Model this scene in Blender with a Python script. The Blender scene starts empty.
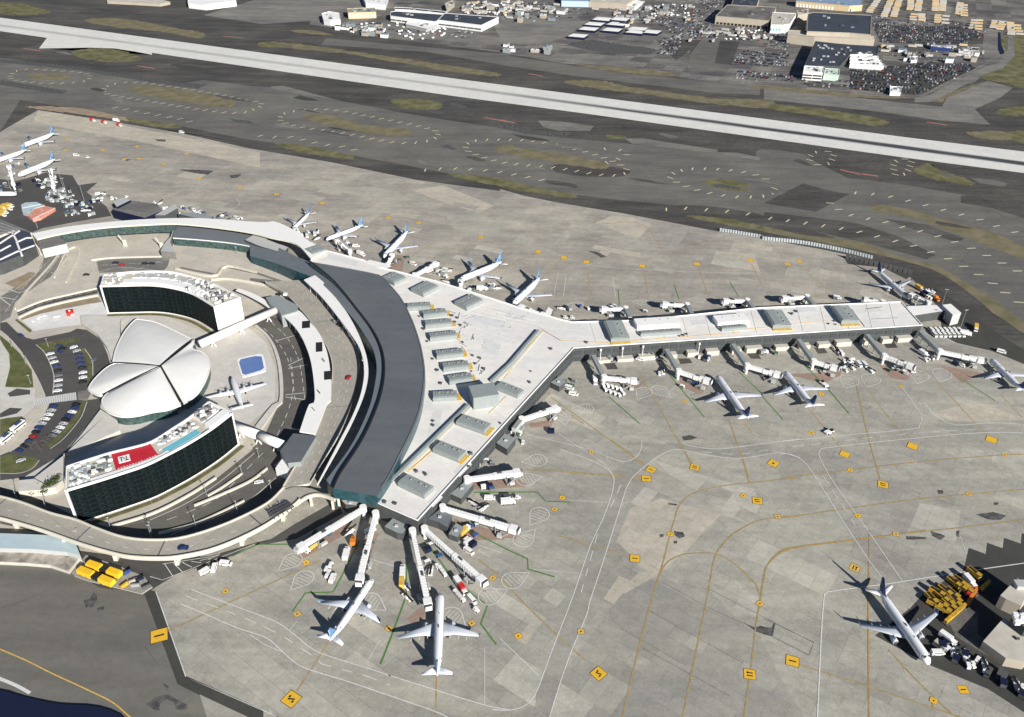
import bpy, bmesh, math, random
from mathutils import Vector, Matrix
R = random.Random(7)
sc = bpy.context.scene
# ---------------------------------------------------------------- camera
FOC, PITCH, ROLL, HGT = 850.0, math.radians(33.3), math.radians(0.8), 291.0
CX, CY = 512.0, 358.5
cam_d = bpy.data.cameras.new('camera'); cam = bpy.data.objects.new('camera', cam_d)
sc.collection.objects.link(cam); sc.camera = cam
cam_d.sensor_width = 36; cam_d.lens = FOC / 1024 * 36
cam_d.clip_start = 1; cam_d.clip_end = 30000
cam.matrix_world = (Matrix.Translation((0, 0, HGT)) @ Matrix.Rotation(math.radians(90) - PITCH, 4, 'X') @ Matrix.Rotation(ROLL, 4, 'Z'))

def W(p, z=0.0):
    """where the sight line of a measured point meets the level z"""
    u, v = p[0] - CX, p[1] - CY
    c, s = math.cos(ROLL), math.sin(ROLL)
    u, v = c * u + s * v, -s * u + c * v
    d = (u, FOC * math.cos(PITCH) - v * math.sin(PITCH), -FOC * math.sin(PITCH) - v * math.cos(PITCH))
    t = (HGT - z) / (-d[2])
    return Vector((d[0] * t, d[1] * t, z))

TILES = {}
for r_, y0, s_ in (('A', 0, 3.938), ('B', 170, 3.938), ('C', 350, 3.938), ('D', 530, 3.834)):
    for c_, x0 in ((1, 0), (2, 250), (3, 500), (4, 764)):
        TILES[r_ + str(c_)] = (x0, y0, s_)
TILES.update(E=(50, 370, 4.481), F=(80, 250, 5.689), K=(0, 280, 5.975), L=(0, 380, 5.975), M=(0, 480, 5.975), N=(150, 430, 4.78),
    O=(180, 260, 5.119), P=(20, 190, 4.267), Q=(240, 480, 8.533), R=(270, 640, 8.533), S=(580, 540, 10.24), T=(560, 640, 10.24),
    U=(100, 420, 8.533), V=(900, 550, 7.169), X=(60, 545, 9.309), W=(920, 620, 7.394),
    a=(310, 0, 5.12), b=(500, 0, 5.12), c=(690, 0, 6.0235), d=(850, 0, 5.885), e=(0, 160, 7.167), g=(350, 240, 4.481),
    h=(560, 280, 5.689), i=(730, 280, 5.689), j=(400, 420, 5.975), k=(280, 500, 7.171), l=(400, 510, 5.5125), m=(540, 340, 5.689),
    n=(560, 440, 4.267), o=(780, 380, 3.9836), p=(620, 560, 4.565), q=(150, 560, 4.567), w5=(820, 550, 5.977), w6=(840, 250, 4.783),
    w7=(280, 190, 7.171), w8=(410, 230, 6.827), w9=(0, 110, 5.518), z=(0, 0, 1))
def t(tile, *pts):
    x0, y0, s = TILES[tile]
    return [(x0 + x / s, y0 + y / s) for x, y in pts]

# ---------------------------------------------------------------- helpers
USED = {}
def tag(o, label=None, cat=None, group=None, kind=None):
    if label:
        base = label; k = 2
        if group is None:
            assert base not in USED, 'duplicate label ' + base
        USED[label] = 1; o['label'] = label
    if cat: o['category'] = cat
    if group: o['group'] = group
    if kind: o['kind'] = kind
    return o
def empty(name, loc, rz=0.0, label=None, cat=None, group=None):
    o = bpy.data.objects.new(name, None); sc.collection.objects.link(o)
    o.location = loc; o.rotation_euler = (0, 0, rz)
    return tag(o, label, cat, group)
def link(name, bm, mats, parent=None, smooth=False, local=False):
    """bmesh -> one mesh object; world-space mesh is moved so its origin lies at its base centre"""
    me = bpy.data.meshes.new(name)
    bmesh.ops.recalc_face_normals(bm, faces=bm.faces)
    off = Vector((0, 0, 0))
    if not local and parent is None and len(bm.verts):
        xs = [v.co.x for v in bm.verts]; ys = [v.co.y for v in bm.verts]; zs = [v.co.z for v in bm.verts]
        off = Vector(((min(xs) + max(xs)) / 2, (min(ys) + max(ys)) / 2, min(zs)))
        for v in bm.verts: v.co -= off
    if not local and parent is not None:
        inv = parent_mat(parent).inverted()
        for v in bm.verts: v.co = inv @ v.co
    bm.to_mesh(me); bm.free()
    for m in (mats if isinstance(mats, (list, tuple)) else [mats]): me.materials.append(m)
    if smooth:
        for p in me.polygons: p.use_smooth = True
    o = bpy.data.objects.new(name, me); sc.collection.objects.link(o)
    o.location = off
    if parent is not None: o.parent = parent; o.location = (0, 0, 0)
    return o
def link_split(name, bm, mats, parent=None, whole=1):
    """every loose piece of the bmesh becomes an object of its own"""
    bm.verts.index_update(); seen = set(); out = []
    comps = []
    for v in bm.verts:
        if v in seen: continue
        st = [v]; seen.add(v); comp = []
        while st:
            a = st.pop(); comp.append(a)
            for e in a.link_edges:
                b = e.other_vert(a)
                if b not in seen: seen.add(b); st.append(b)
        comps.append(comp)
    comps = [sum(comps[i:i + whole], []) for i in range(0, len(comps), whole)]
    for comp in comps:
        nb_ = bmesh.new(); mp = {v: nb_.verts.new(v.co) for v in comp}; fs = {f for v in comp for f in v.link_faces}
        for f in fs: nb_.faces.new([mp[v] for v in f.verts]).material_index = f.material_index
        out.append(link(name, nb_, mats, parent))
    bm.free(); return out
def parent_mat(o):
    m = Matrix.Translation(o.location) @ o.rotation_euler.to_matrix().to_4x4() @ Matrix.Diagonal((*o.scale, 1))
    return parent_mat(o.parent) @ m if o.parent else m
def dup(root, loc, rz=0.0, label=None, group=None, scale=None):
    r = root.copy(); sc.collection.objects.link(r); r.location = loc; r.rotation_euler = (0, 0, rz)
    if scale: r.scale = scale
    if label:
        if group is None: assert label not in USED, 'duplicate label ' + label
        USED[label] = 1; r['label'] = label
    if group: r['group'] = group
    elif 'group' in r.keys(): del r['group']
    for ch in list(root.children):
        c2 = ch.copy(); sc.collection.objects.link(c2); c2.parent = r
        for gch in list(ch.children):
            d2 = gch.copy(); sc.collection.objects.link(d2); d2.parent = c2
    return r
def smooth_line(pts, n=6, closed=False):
    pts = [Vector((p[0], p[1])) for p in pts]; out = []
    N = len(pts)
    rng = range(N if closed else N - 1)
    for i in rng:
        p1, p2 = pts[i], pts[(i + 1) % N]
        p0 = pts[(i - 1) % N] if (closed or i > 0) else p1 * 2 - p2
        p3 = pts[(i + 2) % N] if (closed or i + 2 < N) else p2 * 2 - p1
        for k in range(n):
            s = k / n
            out.append(0.5 * ((2 * p1) + (p2 - p0) * s + (2 * p0 - 5 * p1 + 4 * p2 - p3) * s * s + (3 * p1 - p0 - 3 * p2 + p3) * s ** 3))
    if not closed: out.append(pts[-1])
    return [(p.x, p.y) for p in out]
def resample(pts, n):
    pts = [Vector(p) for p in pts]
    L = [0]
    for a, b in zip(pts, pts[1:]): L.append(L[-1] + (b - a).length)
    out = []; j = 0
    for i in range(n):
        s = L[-1] * i / (n - 1)
        while j < len(pts) - 2 and L[j + 1] < s: j += 1
        seg = L[j + 1] - L[j]
        out.append(pts[j].lerp(pts[j + 1], (s - L[j]) / seg if seg else 0))
    return out
def bm_prism(bm, wp, z0, z1, mtop=0, mside=1):
    """wp world xy points"""
    if z1 - z0 < 1e-4:
        f = bm.faces.new([bm.verts.new((p[0], p[1], z1)) for p in wp]); f.material_index = mtop
        bmesh.ops.triangulate(bm, faces=[f]); return
    top = [bm.verts.new((p[0], p[1], z1)) for p in wp]; bot = [bm.verts.new((p[0], p[1], z0)) for p in wp]
    ft = bm.faces.new(top); ft.material_index = mtop
    fb = bm.faces.new(list(reversed(bot))); fb.material_index = mside
    n = len(wp)
    for i in range(n):
        f = bm.faces.new((top[i], bot[i], bot[(i + 1) % n], top[(i + 1) % n])); f.material_index = mside
    bmesh.ops.triangulate(bm, faces=[ft, fb])
def bm_strip(bm, a, b, z0, z1, mtop=0, mside=1):
    """a,b equal length lists of world xy; solid band between them from z0 to z1 (z may be callable of 0..1)"""
    n = len(a)
    f0 = z0 if callable(z0) else (lambda s: z0); f1 = z1 if callable(z1) else (lambda s: z1)
    flat = (not callable(z0)) and (not callable(z1)) and abs(z1 - z0) < 1e-4
    A1 = [bm.verts.new((a[i][0], a[i][1], f1(i / (n - 1)))) for i in range(n)]
    B1 = [bm.verts.new((b[i][0], b[i][1], f1(i / (n - 1)))) for i in range(n)]
    if not flat:
        A0 = [bm.verts.new((a[i][0], a[i][1], f0(i / (n - 1)))) for i in range(n)]
        B0 = [bm.verts.new((b[i][0], b[i][1], f0(i / (n - 1)))) for i in range(n)]
    def q(*v, m):
        f = bm.faces.new(v); f.material_index = m
    for i in range(n - 1):
        q(A1[i], A1[i + 1], B1[i + 1], B1[i], m=mtop)
        if not flat:
            q(A0[i], B0[i], B0[i + 1], A0[i + 1], m=mside)
            q(A0[i], A0[i + 1], A1[i + 1], A1[i], m=mside)
            q(B0[i], B1[i], B1[i + 1], B0[i + 1], m=mside)
    if not flat:
        q(A0[0], A1[0], B1[0], B0[0], m=mside); q(A0[-1], B0[-1], B1[-1], A1[-1], m=mside)
def bm_box(bm, c, size, rz=0.0, m=0, mt=None, taper=1.0, tx=1.0):
    """c = centre of the base"""
    sx, sy, sz = size[0] / 2, size[1] / 2, size[2]
    ca, sa = math.cos(rz), math.sin(rz)
    vs = []
    for zz, k, kx in ((0, 1, 1), (sz, taper, tx)):
        for x, y in ((-sx, -sy), (sx, -sy), (sx, sy), (-sx, sy)):
            x *= kx; y *= k
            vs.append(bm.verts.new((c[0] + ca * x - sa * y, c[1] + sa * x + ca * y, c[2] + zz)))
    for idx, mm in (((3, 2, 1, 0), m), ((4, 5, 6, 7), m if mt is None else mt), ((0, 1, 5, 4), m), ((1, 2, 6, 5), m), ((2, 3, 7, 6), m), ((3, 0, 4, 7), m)):
        f = bm.faces.new([vs[i] for i in idx]); f.material_index = mm
def bm_tube(bm, p0, p1, r0, r1=None, seg=8, m=0, caps=True):
    p0, p1 = Vector(p0), Vector(p1); r1 = r0 if r1 is None else r1
    d = (p1 - p0).normalized(); up = Vector((0, 0, 1)) if abs(d.z) < .9 else Vector((1, 0, 0))
    x = d.cross(up).normalized(); y = d.cross(x)
    a = []; b = []
    for i in range(seg):
        an = 2 * math.pi * i / seg; v = x * math.cos(an) + y * math.sin(an)
        a.append(bm.verts.new(p0 + v * r0)); b.append(bm.verts.new(p1 + v * r1))
    for i in range(seg):
        f = bm.faces.new((a[i], a[(i + 1) % seg], b[(i + 1) % seg], b[i])); f.material_index = m
    if caps:
        for ring in (list(reversed(a)), b):
            f = bm.faces.new(ring); f.material_index = m
def bm_beam(bm, p0, p1, w, h, m=0, mt=None):
    """box beam whose underside centre runs p0-p1"""
    p0, p1 = Vector(p0), Vector(p1); d = (p1 - p0); d.z = 0; d.normalize(); s = Vector((-d.y, d.x, 0)) * w / 2
    vs = [bm.verts.new(p + k * s + Vector((0, 0, hh))) for p in (p0, p1) for hh in (0, h) for k in (-1, 1)]
    # order: p0:(0-,0+,h-,h+) p1: (4,5,6,7)
    for idx, mm in (((0, 1, 5, 4), m), ((2, 6, 7, 3), m if mt is None else mt), ((0, 4, 6, 2), m), ((1, 3, 7, 5), m), ((0, 2, 3, 1), m), ((4, 5, 7, 6), m)):
        f = bm.faces.new([vs[i] for i in idx]); f.material_index = mm
def NB(): return bmesh.new()

# ---------------------------------------------------------------- materials
def mat(name, col, rough=.8, spec=.3, metal=0.0, var=0.0, scale=.2, col2=None, bump=0.0, detail=4.0, coat=0):
    m = bpy.data.materials.new(name); m.use_nodes = True; nt = m.node_tree; b = nt.nodes['Principled BSDF']
    b.inputs['Base Color'].default_value = (*col, 1); b.inputs['Roughness'].default_value = rough
    b.inputs['Specular IOR Level'].default_value = spec; b.inputs['Metallic'].default_value = metal
    if coat: b.inputs['Coat Weight'].default_value = coat
    if var or col2:
        tc = nt.nodes.new('ShaderNodeTexCoord'); nz = nt.nodes.new('ShaderNodeTexNoise')
        nz.inputs['Scale'].default_value = scale; nz.inputs['Detail'].default_value = detail; nz.inputs['Roughness'].default_value = .6
        nt.links.new(tc.outputs['Object'], nz.inputs['Vector'])
        rp = nt.nodes.new('ShaderNodeValToRGB'); rp.color_ramp.elements[0].position = .35; rp.color_ramp.elements[1].position = .65
        c2 = col2 or tuple(min(1, c * (1 + var)) for c in col); c1 = col if col2 else tuple(c * (1 - var) for c in col)
        rp.color_ramp.elements[0].color = (*c1, 1); rp.color_ramp.elements[1].color = (*c2, 1)
        nt.links.new(nz.outputs['Fac'], rp.inputs['Fac']); nt.links.new(rp.outputs['Color'], b.inputs['Base Color'])
    return m
def pavement(name, c1, c2, mortar, slab=7.6, ang=0.0, big=.18, stain=.35, msize=.012, tint=None, fine=.1, patch=.0, streak=0.0, long=1.0):
    """slabs with joints, tone differences from slab to slab, broad mottling, dark stains"""
    m = bpy.data.materials.new(name); m.use_nodes = True; nt = m.node_tree; b = nt.nodes['Principled BSDF']; N = nt.nodes; Lk = nt.links
    b.inputs['Roughness'].default_value = .92; b.inputs['Specular IOR Level'].default_value = .2
    tc = N.new('ShaderNodeNewGeometry'); mp = N.new('ShaderNodeMapping'); mp.vector_type = 'POINT'; mp.inputs['Rotation'].default_value = (0, 0, -ang)
    Lk.new(tc.outputs['Position'], mp.inputs['Vector'])
    def brick(w, h, off, ca, cb, mo, ms):
        br = N.new('ShaderNodeTexBrick'); br.offset = off; br.squash = 1
        br.inputs['Scale'].default_value = 1; br.inputs['Brick Width'].default_value = w; br.inputs['Row Height'].default_value = h
        br.inputs['Mortar Size'].default_value = ms; br.inputs['Mortar Smooth'].default_value = .3; br.inputs['Bias'].default_value = 0
        br.inputs['Color1'].default_value = (*ca, 1); br.inputs['Color2'].default_value = (*cb, 1); br.inputs['Mortar'].default_value = (*mo, 1)
        Lk.new(mp.outputs['Vector'], br.inputs['Vector']); return br
    br = brick(slab * long, slab, .5 if long > 1 else 0, c1, c2, mortar, msize * slab)
    def noise(sc_, det, lo, hi, c_lo, c_hi, r=.6, vec=None, stretch=None):
        nz = N.new('ShaderNodeTexNoise'); nz.inputs['Scale'].default_value = sc_; nz.inputs['Detail'].default_value = det; nz.inputs['Roughness'].default_value = r
        if stretch:
            m2 = N.new('ShaderNodeMapping'); m2.inputs['Rotation'].default_value = (0, 0, -stretch[0]); m2.inputs['Scale'].default_value = (stretch[1], 1, 1)
            Lk.new(tc.outputs['Position'], m2.inputs['Vector']); Lk.new(m2.outputs['Vector'], nz.inputs['Vector'])
        else: Lk.new(tc.outputs['Position'], nz.inputs['Vector'])
        rp = N.new('ShaderNodeValToRGB'); e = rp.color_ramp.elements
        e[0].position = lo; e[1].position = hi; e[0].color = (*c_lo, 1); e[1].color = (*c_hi, 1)
        Lk.new(nz.outputs['Fac'], rp.inputs['Fac']); return rp
    def mul(a, bb, f=1.0):
        mx = N.new('ShaderNodeMix'); mx.data_type = 'RGBA'; mx.blend_type = 'MULTIPLY'; mx.inputs['Factor'].default_value = f
        Lk.new(a, mx.inputs['A']); Lk.new(bb, mx.inputs['B']); return mx.outputs['Result']
    out = br.outputs['Color']
    if patch:
        b2 = brick(slab * 5, slab * 3, .37, (1, 1, 1), (1 - patch, 1 - patch, 1 - patch * .9), (1 - patch / 2,) * 3, .001)
        out = mul(out, b2.outputs['Color'])
    out = mul(out, noise(.012, 3, .35, .65, (1 - big, 1 - big, 1 - big * .8), (1.0, 1.0, 1.0)).outputs['Color'])
    out = mul(out, noise(.09, 5, .3, .6, (1 - stain * .5,) * 3, (1, 1, 1), stretch=(ang + .3, .3)).outputs['Color'])
    if streak: out = mul(out, noise(.05, 8, .32, .62, (1 - streak,) * 3, (1.06, 1.04, 1.0), r=.72, stretch=(ang, .18)).outputs['Color']); out = mul(out, noise(.25, 5, .35, .6, (1 - streak * .5,) * 3, (1, 1, 1), stretch=(ang, .08)).outputs['Color'])
    out = mul(out, noise(.05, 6, .27, .37, (1 - stain, 1 - stain, 1 - stain), (1, 1, 1), r=.7).outputs['Color'])
    out = mul(out, noise(.9, 5, .3, .7, (1 - fine,) * 3, (1, 1, 1), r=.75).outputs['Color'])
    out = mul(out, noise(.22, 9, .36, .64, (1 - fine * .95,) * 3, (1.07, 1.06, 1.05), r=.8).outputs['Color'])
    Lk.new(out, b.inputs['Base Color'])
    return m
SLAB_A = W(t('p', (880, 375))[0]) - W(t('p', (400, 130))[0]); SLAB_A = math.atan2(SLAB_A.y, SLAB_A.x)
RWY = W((1024, 162)) - W((0, 24.3)); RWY = math.atan2(RWY.y, RWY.x)

M = {}
M['apron'] = pavement('apron_concrete', (.58, .565, .49), (.515, .50, .435), (.38, .37, .325), 7.6, SLAB_A, .16, .38, .013, patch=.12, streak=.15, fine=.22, long=2)
M['apron_far'] = pavement('apron_concrete_far', (.60, .565, .485), (.53, .50, .432), (.46, .435, .375), 7.6, RWY, .18, .42, .012, patch=.16, streak=.18, fine=.2)
M['apron_dark'] = pavement('apron_concrete_grey', (.455, .445, .39), (.405, .398, .35), (.33, .322, .285), 7.6, SLAB_A, .12, .26, .014, patch=.08, streak=.1, fine=.18, long=2)
M['apron_tan'] = pavement('apron_concrete_tan', (.63, .585, .485), (.575, .535, .445), (.48, .445, .37), 7.6, SLAB_A, .10, .26, .014, streak=.1, fine=.2)
M['apron_light'] = pavement('apron_concrete_light', (.60, .58, .50), (.545, .53, .458), (.45, .435, .375), 7.6, SLAB_A, .10, .24, .014, streak=.1, fine=.2)
M['apron_mid'] = pavement('apron_concrete_mid', (.52, .505, .435), (.48, .465, .40), (.42, .405, .35), 7.6, SLAB_A, .10, .26, .014, streak=.1, fine=.2)
M['asphalt_taxi'] = pavement('taxiway_asphalt', (.225, .22, .198), (.21, .205, .187), (.19, .185, .17), 23, RWY, .24, .35, .004, fine=.18, streak=.2)
M['asphalt'] = pavement('ground_asphalt', (.18, .174, .158), (.155, .15, .138), (.135, .13, .12), 40, RWY, .3, .45, .003, fine=.3, streak=.42)
M['asphalt_left'] = pavement('old_asphalt', (.215, .208, .185), (.205, .2, .178), (.195, .188, .168), 30, SLAB_A, .18, .35, .002, fine=.12, streak=.12)
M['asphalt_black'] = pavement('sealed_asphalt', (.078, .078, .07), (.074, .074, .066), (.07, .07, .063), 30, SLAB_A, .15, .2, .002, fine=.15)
M['road'] = pavement('road_asphalt', (.105, .102, .097), (.098, .095, .09), (.09, .09, .085), 15, SLAB_A, .15, .25, .004)
M['street'] = pavement('street_asphalt', (.185, .178, .162), (.17, .163, .15), (.14, .135, .125), 15, SLAB_A, .15, .3, .004, streak=.15, fine=.18)
M['deck'] = pavement('viaduct_concrete', (.43, .405, .345), (.41, .388, .33), (.36, .34, .29), 12, SLAB_A, .12, .25, .02)
M['tan'] = pavement('tan_paving', (.60, .555, .465), (.54, .50, .425), (.40, .37, .32), 9, RWY, .12, .12, .006)
M['plaza'] = pavement('plaza_paving', (.65, .63, .575), (.61, .59, .545), (.50, .485, .44), 5, RWY, .08, .1, .01)
M['pale'] = pavement('pale_concrete', (.34, .33, .30), (.30, .292, .27), (.25, .245, .23), 12, RWY, .25, .4, .006, fine=.2, streak=.3)
M['lot'] = pavement('lot_ground', (.50, .485, .44), (.27, .262, .24), (.33, .32, .29), 26, RWY, .4, .6, .02, fine=.4, streak=.4)
M['terrace'] = pavement('white_terrace', (.78, .77, .74), (.73, .72, .69), (.6, .59, .56), 4, RWY, .06, .12, .01, fine=.1)
def runway_mat():
    m = pavement('runway_concrete', (.70, .695, .65), (.65, .645, .605), (.57, .565, .53), 7.6, RWY, .05, .08, .006, fine=.05)
    nt = m.node_tree; N = nt.nodes; Lk = nt.links; b = N['Principled BSDF']; old = b.inputs['Base Color'].links[0].from_socket
    g = N.new('ShaderNodeNewGeometry'); mp = N.new('ShaderNodeMapping'); mp.vector_type = 'TEXTURE'
    c = (W((520, 88)) + W((520, 104.5))) / 2
    mp.inputs['Location'].default_value = (c.x, c.y, 0); mp.inputs['Rotation'].default_value = (0, 0, RWY)
    Lk.new(g.outputs['Position'], mp.inputs['Vector']); sx = N.new('ShaderNodeSeparateXYZ'); Lk.new(mp.outputs['Vector'], sx.inputs[0])
    nz = N.new('ShaderNodeTexNoise'); nz.inputs['Scale'].default_value = 1; m3 = N.new('ShaderNodeMapping'); m3.inputs['Scale'].default_value = (.01, .25, 1)
    Lk.new(mp.outputs['Vector'], m3.inputs['Vector']); Lk.new(m3.outputs['Vector'], nz.inputs['Vector'])
    def ma(op, a, bb=None, cl=False):
        n = N.new('ShaderNodeMath'); n.operation = op; n.use_clamp = cl
        for k, v in enumerate((a, bb)):
            if v is None: continue
            if isinstance(v, (int, float)): n.inputs[k].default_value = v
            else: Lk.new(v, n.inputs[k])
        return n.outputs[0]
    off = ma('ADD', sx.outputs['Y'], -1.5)
    w = ma('SUBTRACT', 1.0, ma('DIVIDE', ma('ABSOLUTE', off), 8.0), True)      # rubber laid across the centre
    al = N.new('ShaderNodeMapRange'); al.inputs['From Min'].default_value = -100; al.inputs['From Max'].default_value = 420; al.inputs['To Min'].default_value = .55; al.inputs['To Max'].default_value = 2.6
    Lk.new(sx.outputs['X'], al.inputs['Value'])
    f = ma('MULTIPLY', ma('MULTIPLY', w, al.outputs[0]), ma('ADD', nz.outputs['Fac'], .25), True)
    mx = N.new('ShaderNodeMix'); mx.data_type = 'RGBA'; Lk.new(f, mx.inputs['Factor']); Lk.new(old, mx.inputs['A']); mx.inputs['B'].default_value = (.06, .065, .075, 1)
    Lk.new(mx.outputs['Result'], b.inputs['Base Color']); return m
M['runway'] = runway_mat()
M['grass'] = mat('dry_grass', (.13, .125, .07), .95, .1, col2=(.225, .19, .125), scale=.07, detail=12)
M['grass_green'] = mat('green_grass', (.08, .09, .035), .95, .1, col2=(.20, .18, .105), scale=.07, detail=12)
M['lawn'] = mat('lawn', (.075, .092, .03), .95, .1, col2=(.15, .15, .07), scale=.15, detail=10)
M['hold_red'] = mat('worn_red_paint', (.42, .17, .13), .8, var=.3, scale=.3)
M['dirt'] = mat('bare_earth', (.30, .24, .17), .95, .1, var=.15, scale=.1)
M['white_line'] = mat('white_road_paint', (.62, .62, .6), .7, var=.15, scale=1)
M['line_edge'] = mat('dark_line_edge', (.21, .19, .14), .8, col2=(.36, .34, .27), scale=.4)
M['yellow_line'] = mat('yellow_taxi_paint', (.34, .22, .055), .7, col2=(.48, .32, .07), scale=.5)
M['yellow_tick'] = mat('yellow_chevron_paint', (.60, .55, .36), .7)
M['green_line'] = mat('green_zone_paint', (.09, .20, .05), .7, var=.15, scale=.7)
M['sign_yellow'] = mat('yellow_sign_paint', (.62, .36, .03), .8, col2=(.84, .50, .035), scale=1.3, detail=8)
M['sign_faded'] = mat('worn_yellow_paint', (.62, .40, .085), .7, var=.2, scale=1)
M['black'] = mat('black_paint', (.02, .02, .02), .7)
M['tar'] = mat('tar_patch', (.04, .04, .042), .8, col2=(.13, .128, .12), scale=.35, detail=8)
M['pink'] = mat('red_zone_paint', (.30, .215, .17), .9, var=.12, scale=.3)
M['white_roof'] = pavement('white_roof_membrane', (.80, .79, .765), (.765, .757, .735), (.68, .675, .66), 9.0, SLAB_A, .06, .16, .008, fine=.05, streak=.06)
M['white_roof2'] = mat('white_roof_sheet', (.82, .81, .78), .6, var=.02, scale=.3)
M['cream_trim'] = mat('cream_parapet', (.63, .59, .49), .7, var=.05)
M['wall_dark'] = mat('dark_grey_cladding', (.072, .078, .078), .7, .2, var=.12, scale=.3)
M['wall_window'] = mat('dark_glass_band', (.06, .068, .072), .5, .1)  # even dark tone, close to the grey cladding
M['far_cars_grey'] = mat('mixed_car_paint', (.25, .26, .28), .5, .3)
M['mullion'] = mat('dark_mullion', (.02, .026, .026), .6)
M['tan_white'] = mat('pale_trailer', (.50, .48, .44), .7, var=.1)
M['fence_blue'] = mat('weathered_blue_panel', (.38, .42, .43), .6, var=.15, scale=.4)
M['wall_teal'] = mat('teal_glass_wall', (.025, .07, .085), .25, .5, var=.3, scale=.4)
M['wall_green'] = mat('green_glass_wall', (.05, .085, .08), .3, .4, var=.45, scale=.5)
M['crescent'] = pavement('grey_metal_roof', (.135, .152, .170), (.128, .145, .162), (.11, .125, .14), 14.0, SLAB_A, .08, .14, .004, fine=.06, streak=.1)
M['crescent2'] = mat('grey_metal_gutter_roof', (.15, .168, .185), .6, .3, var=.05, scale=.1)
M['unit'] = mat('grey_louvre_metal', (.27, .30, .295), .6, var=.06, scale=.5)
M['unit_light'] = mat('pale_louvre_metal', (.45, .46, .45), .6, var=.04)
M['white'] = mat('white_paint', (.80, .80, .78), .5, var=.02)
M['wall_white'] = mat('white_wall', (.78, .76, .70), .6, var=.03)
M['parapet'] = mat('parapet_concrete', (.53, .505, .44), .8, var=.06)
M['shell'] = mat('concrete_shell', (.68, .675, .645), .9, .1, col2=(.76, .755, .73), scale=.05, detail=10)
M['glass'] = mat('dark_glass', (.005, .009, .010), .5, .08)
M['glass_pane'] = mat('curtained_glass', (.014, .021, .021), .5, .08)
M['navy'] = mat('dark_navy', (.006, .010, .035), .7)
M['fin_blue'] = mat('blue_tail_paint', (.03, .09, .22), .35, .5, col2=(.25, .42, .62), scale=.7)
M['fin_navy'] = mat('navy_tail_paint', (.015, .03, .10), .35, .5, col2=(.03, .06, .18), scale=.6)
M['plane_white'] = mat('aircraft_white', (.80, .81, .83), .3, .5, coat=.3)
M['wing_grey'] = mat('wing_grey', (.52, .55, .60), .35, .5, var=.04)
M['metal'] = mat('bare_metal', (.45, .46, .48), .35, .5, metal=.6)
M['dark'] = mat('dark_rubber', (.02, .02, .022), .8)
M['grey'] = mat('grey_steel', (.3, .3, .3), .6, var=.05)
M['darkgrey'] = mat('dark_steel', (.09, .09, .095), .6, var=.1)
M['red'] = mat('red_paint', (.55, .03, .03), .5, var=.05)
M['red_roof'] = mat('red_deck', (.50, .02, .035), .7, var=.08, scale=.3)
M['orange'] = mat('orange_paint', (.65, .20, .03), .6)
M['coral'] = mat('coral_canvas', (.55, .19, .14), .8, col2=(.68, .34, .26), scale=.3)
M['yellow'] = mat('yellow_machine_paint', (.36, .22, .03), .6, col2=(.72, .42, .03), scale=.5)
M['yellow_bus'] = mat('bright_yellow_paint', (.82, .50, .025), .5, var=.04)
M['blue'] = mat('blue_pool_cover', (.11, .19, .42), .5, var=.05)
M['blue_car'] = mat('dark_blue_paint', (.03, .06, .2), .3, .5, coat=.5)
M['pool'] = mat('pool_water', (.16, .48, .58), .15, .5, var=.05, scale=.4)
M['awning'] = mat('pale_blue_roof', (.42, .52, .56), .6, var=.04)
M['blue_roof'] = mat('blue_grey_roof', (.22, .30, .42), .6, var=.06, scale=.1)
M['dark_roof'] = mat('dark_far_roof', (.045, .055, .075), .8, var=.15, scale=.05)
M['beige'] = mat('beige_cladding', (.42, .37, .30), .8, var=.05, scale=.1)
M['beige_roof'] = mat('beige_flat_roof', (.44, .41, .35), .8, col2=(.56, .53, .46), scale=.12, detail=10)
M['mottled_concrete'] = mat('mottled_concrete', (.20, .18, .15), .9, .2, col2=(.50, .46, .39), scale=.22, detail=10)
M['tan_box'] = mat('tan_trailer', (.58, .45, .27), .7, var=.05)
M['mint'] = mat('mint_roof', (.5, .62, .54), .7)
M['leaf'] = mat('leaf_green', (.045, .07, .025), .9, .1, col2=(.09, .11, .04), scale=.6)
M['bark'] = mat('bark', (.12, .09, .07), .95, .1)
M['twig'] = mat('bare_twigs', (.16, .14, .12), .95, .1)
M['skin'] = mat('skin', (.5, .33, .25), .6)
CAR_COLS = [('white', (.75, .75, .75)), ('silver', (.42, .43, .45)), ('black', (.015, .015, .018)), ('dark blue', (.02, .04, .13)), ('grey', (.16, .17, .18)), ('red', (.35, .02, .02))]
for n_, c_ in CAR_COLS: M['car_' + n_] = mat('car_paint_' + n_.replace(' ', '_'), c_, .3, .5, coat=.5)

# ---------------------------------------------------------------- ground sheets
LV = [0.012]
BOX = []
def level(w, pad=1.0):
    """lowest 4 mm step above every earlier sheet whose extent this one may touch (oriented extents along two diagonals too)"""
    ext = []
    for fx, fy in ((1, 0), (0, 1), (.707, .707), (.707, -.707), (.924, .383), (.383, .924), (.924, -.383), (.383, -.924)):
        v = [p[0] * fx + p[1] * fy for p in w]; ext.append((min(v) - pad, max(v) + pad))
    k = 0
    for e2, k2 in BOX:
        if k2 >= k and all(a[0] < b[1] and b[0] < a[1] for a, b in zip(ext, e2)): k = k2 + 1
    BOX.append((ext, k)); return .008 + .004 * k
def rough_line(pts, amp, n=4):
    out = []
    for i, a in enumerate(pts):
        b = pts[(i + 1) % len(pts)]
        for k in range(n):
            s_ = k / n; out.append((a[0] + (b[0] - a[0]) * s_ + R.uniform(-amp, amp), a[1] + (b[1] - a[1]) * s_ + R.uniform(-amp, amp) * .45))
    return out
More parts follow.
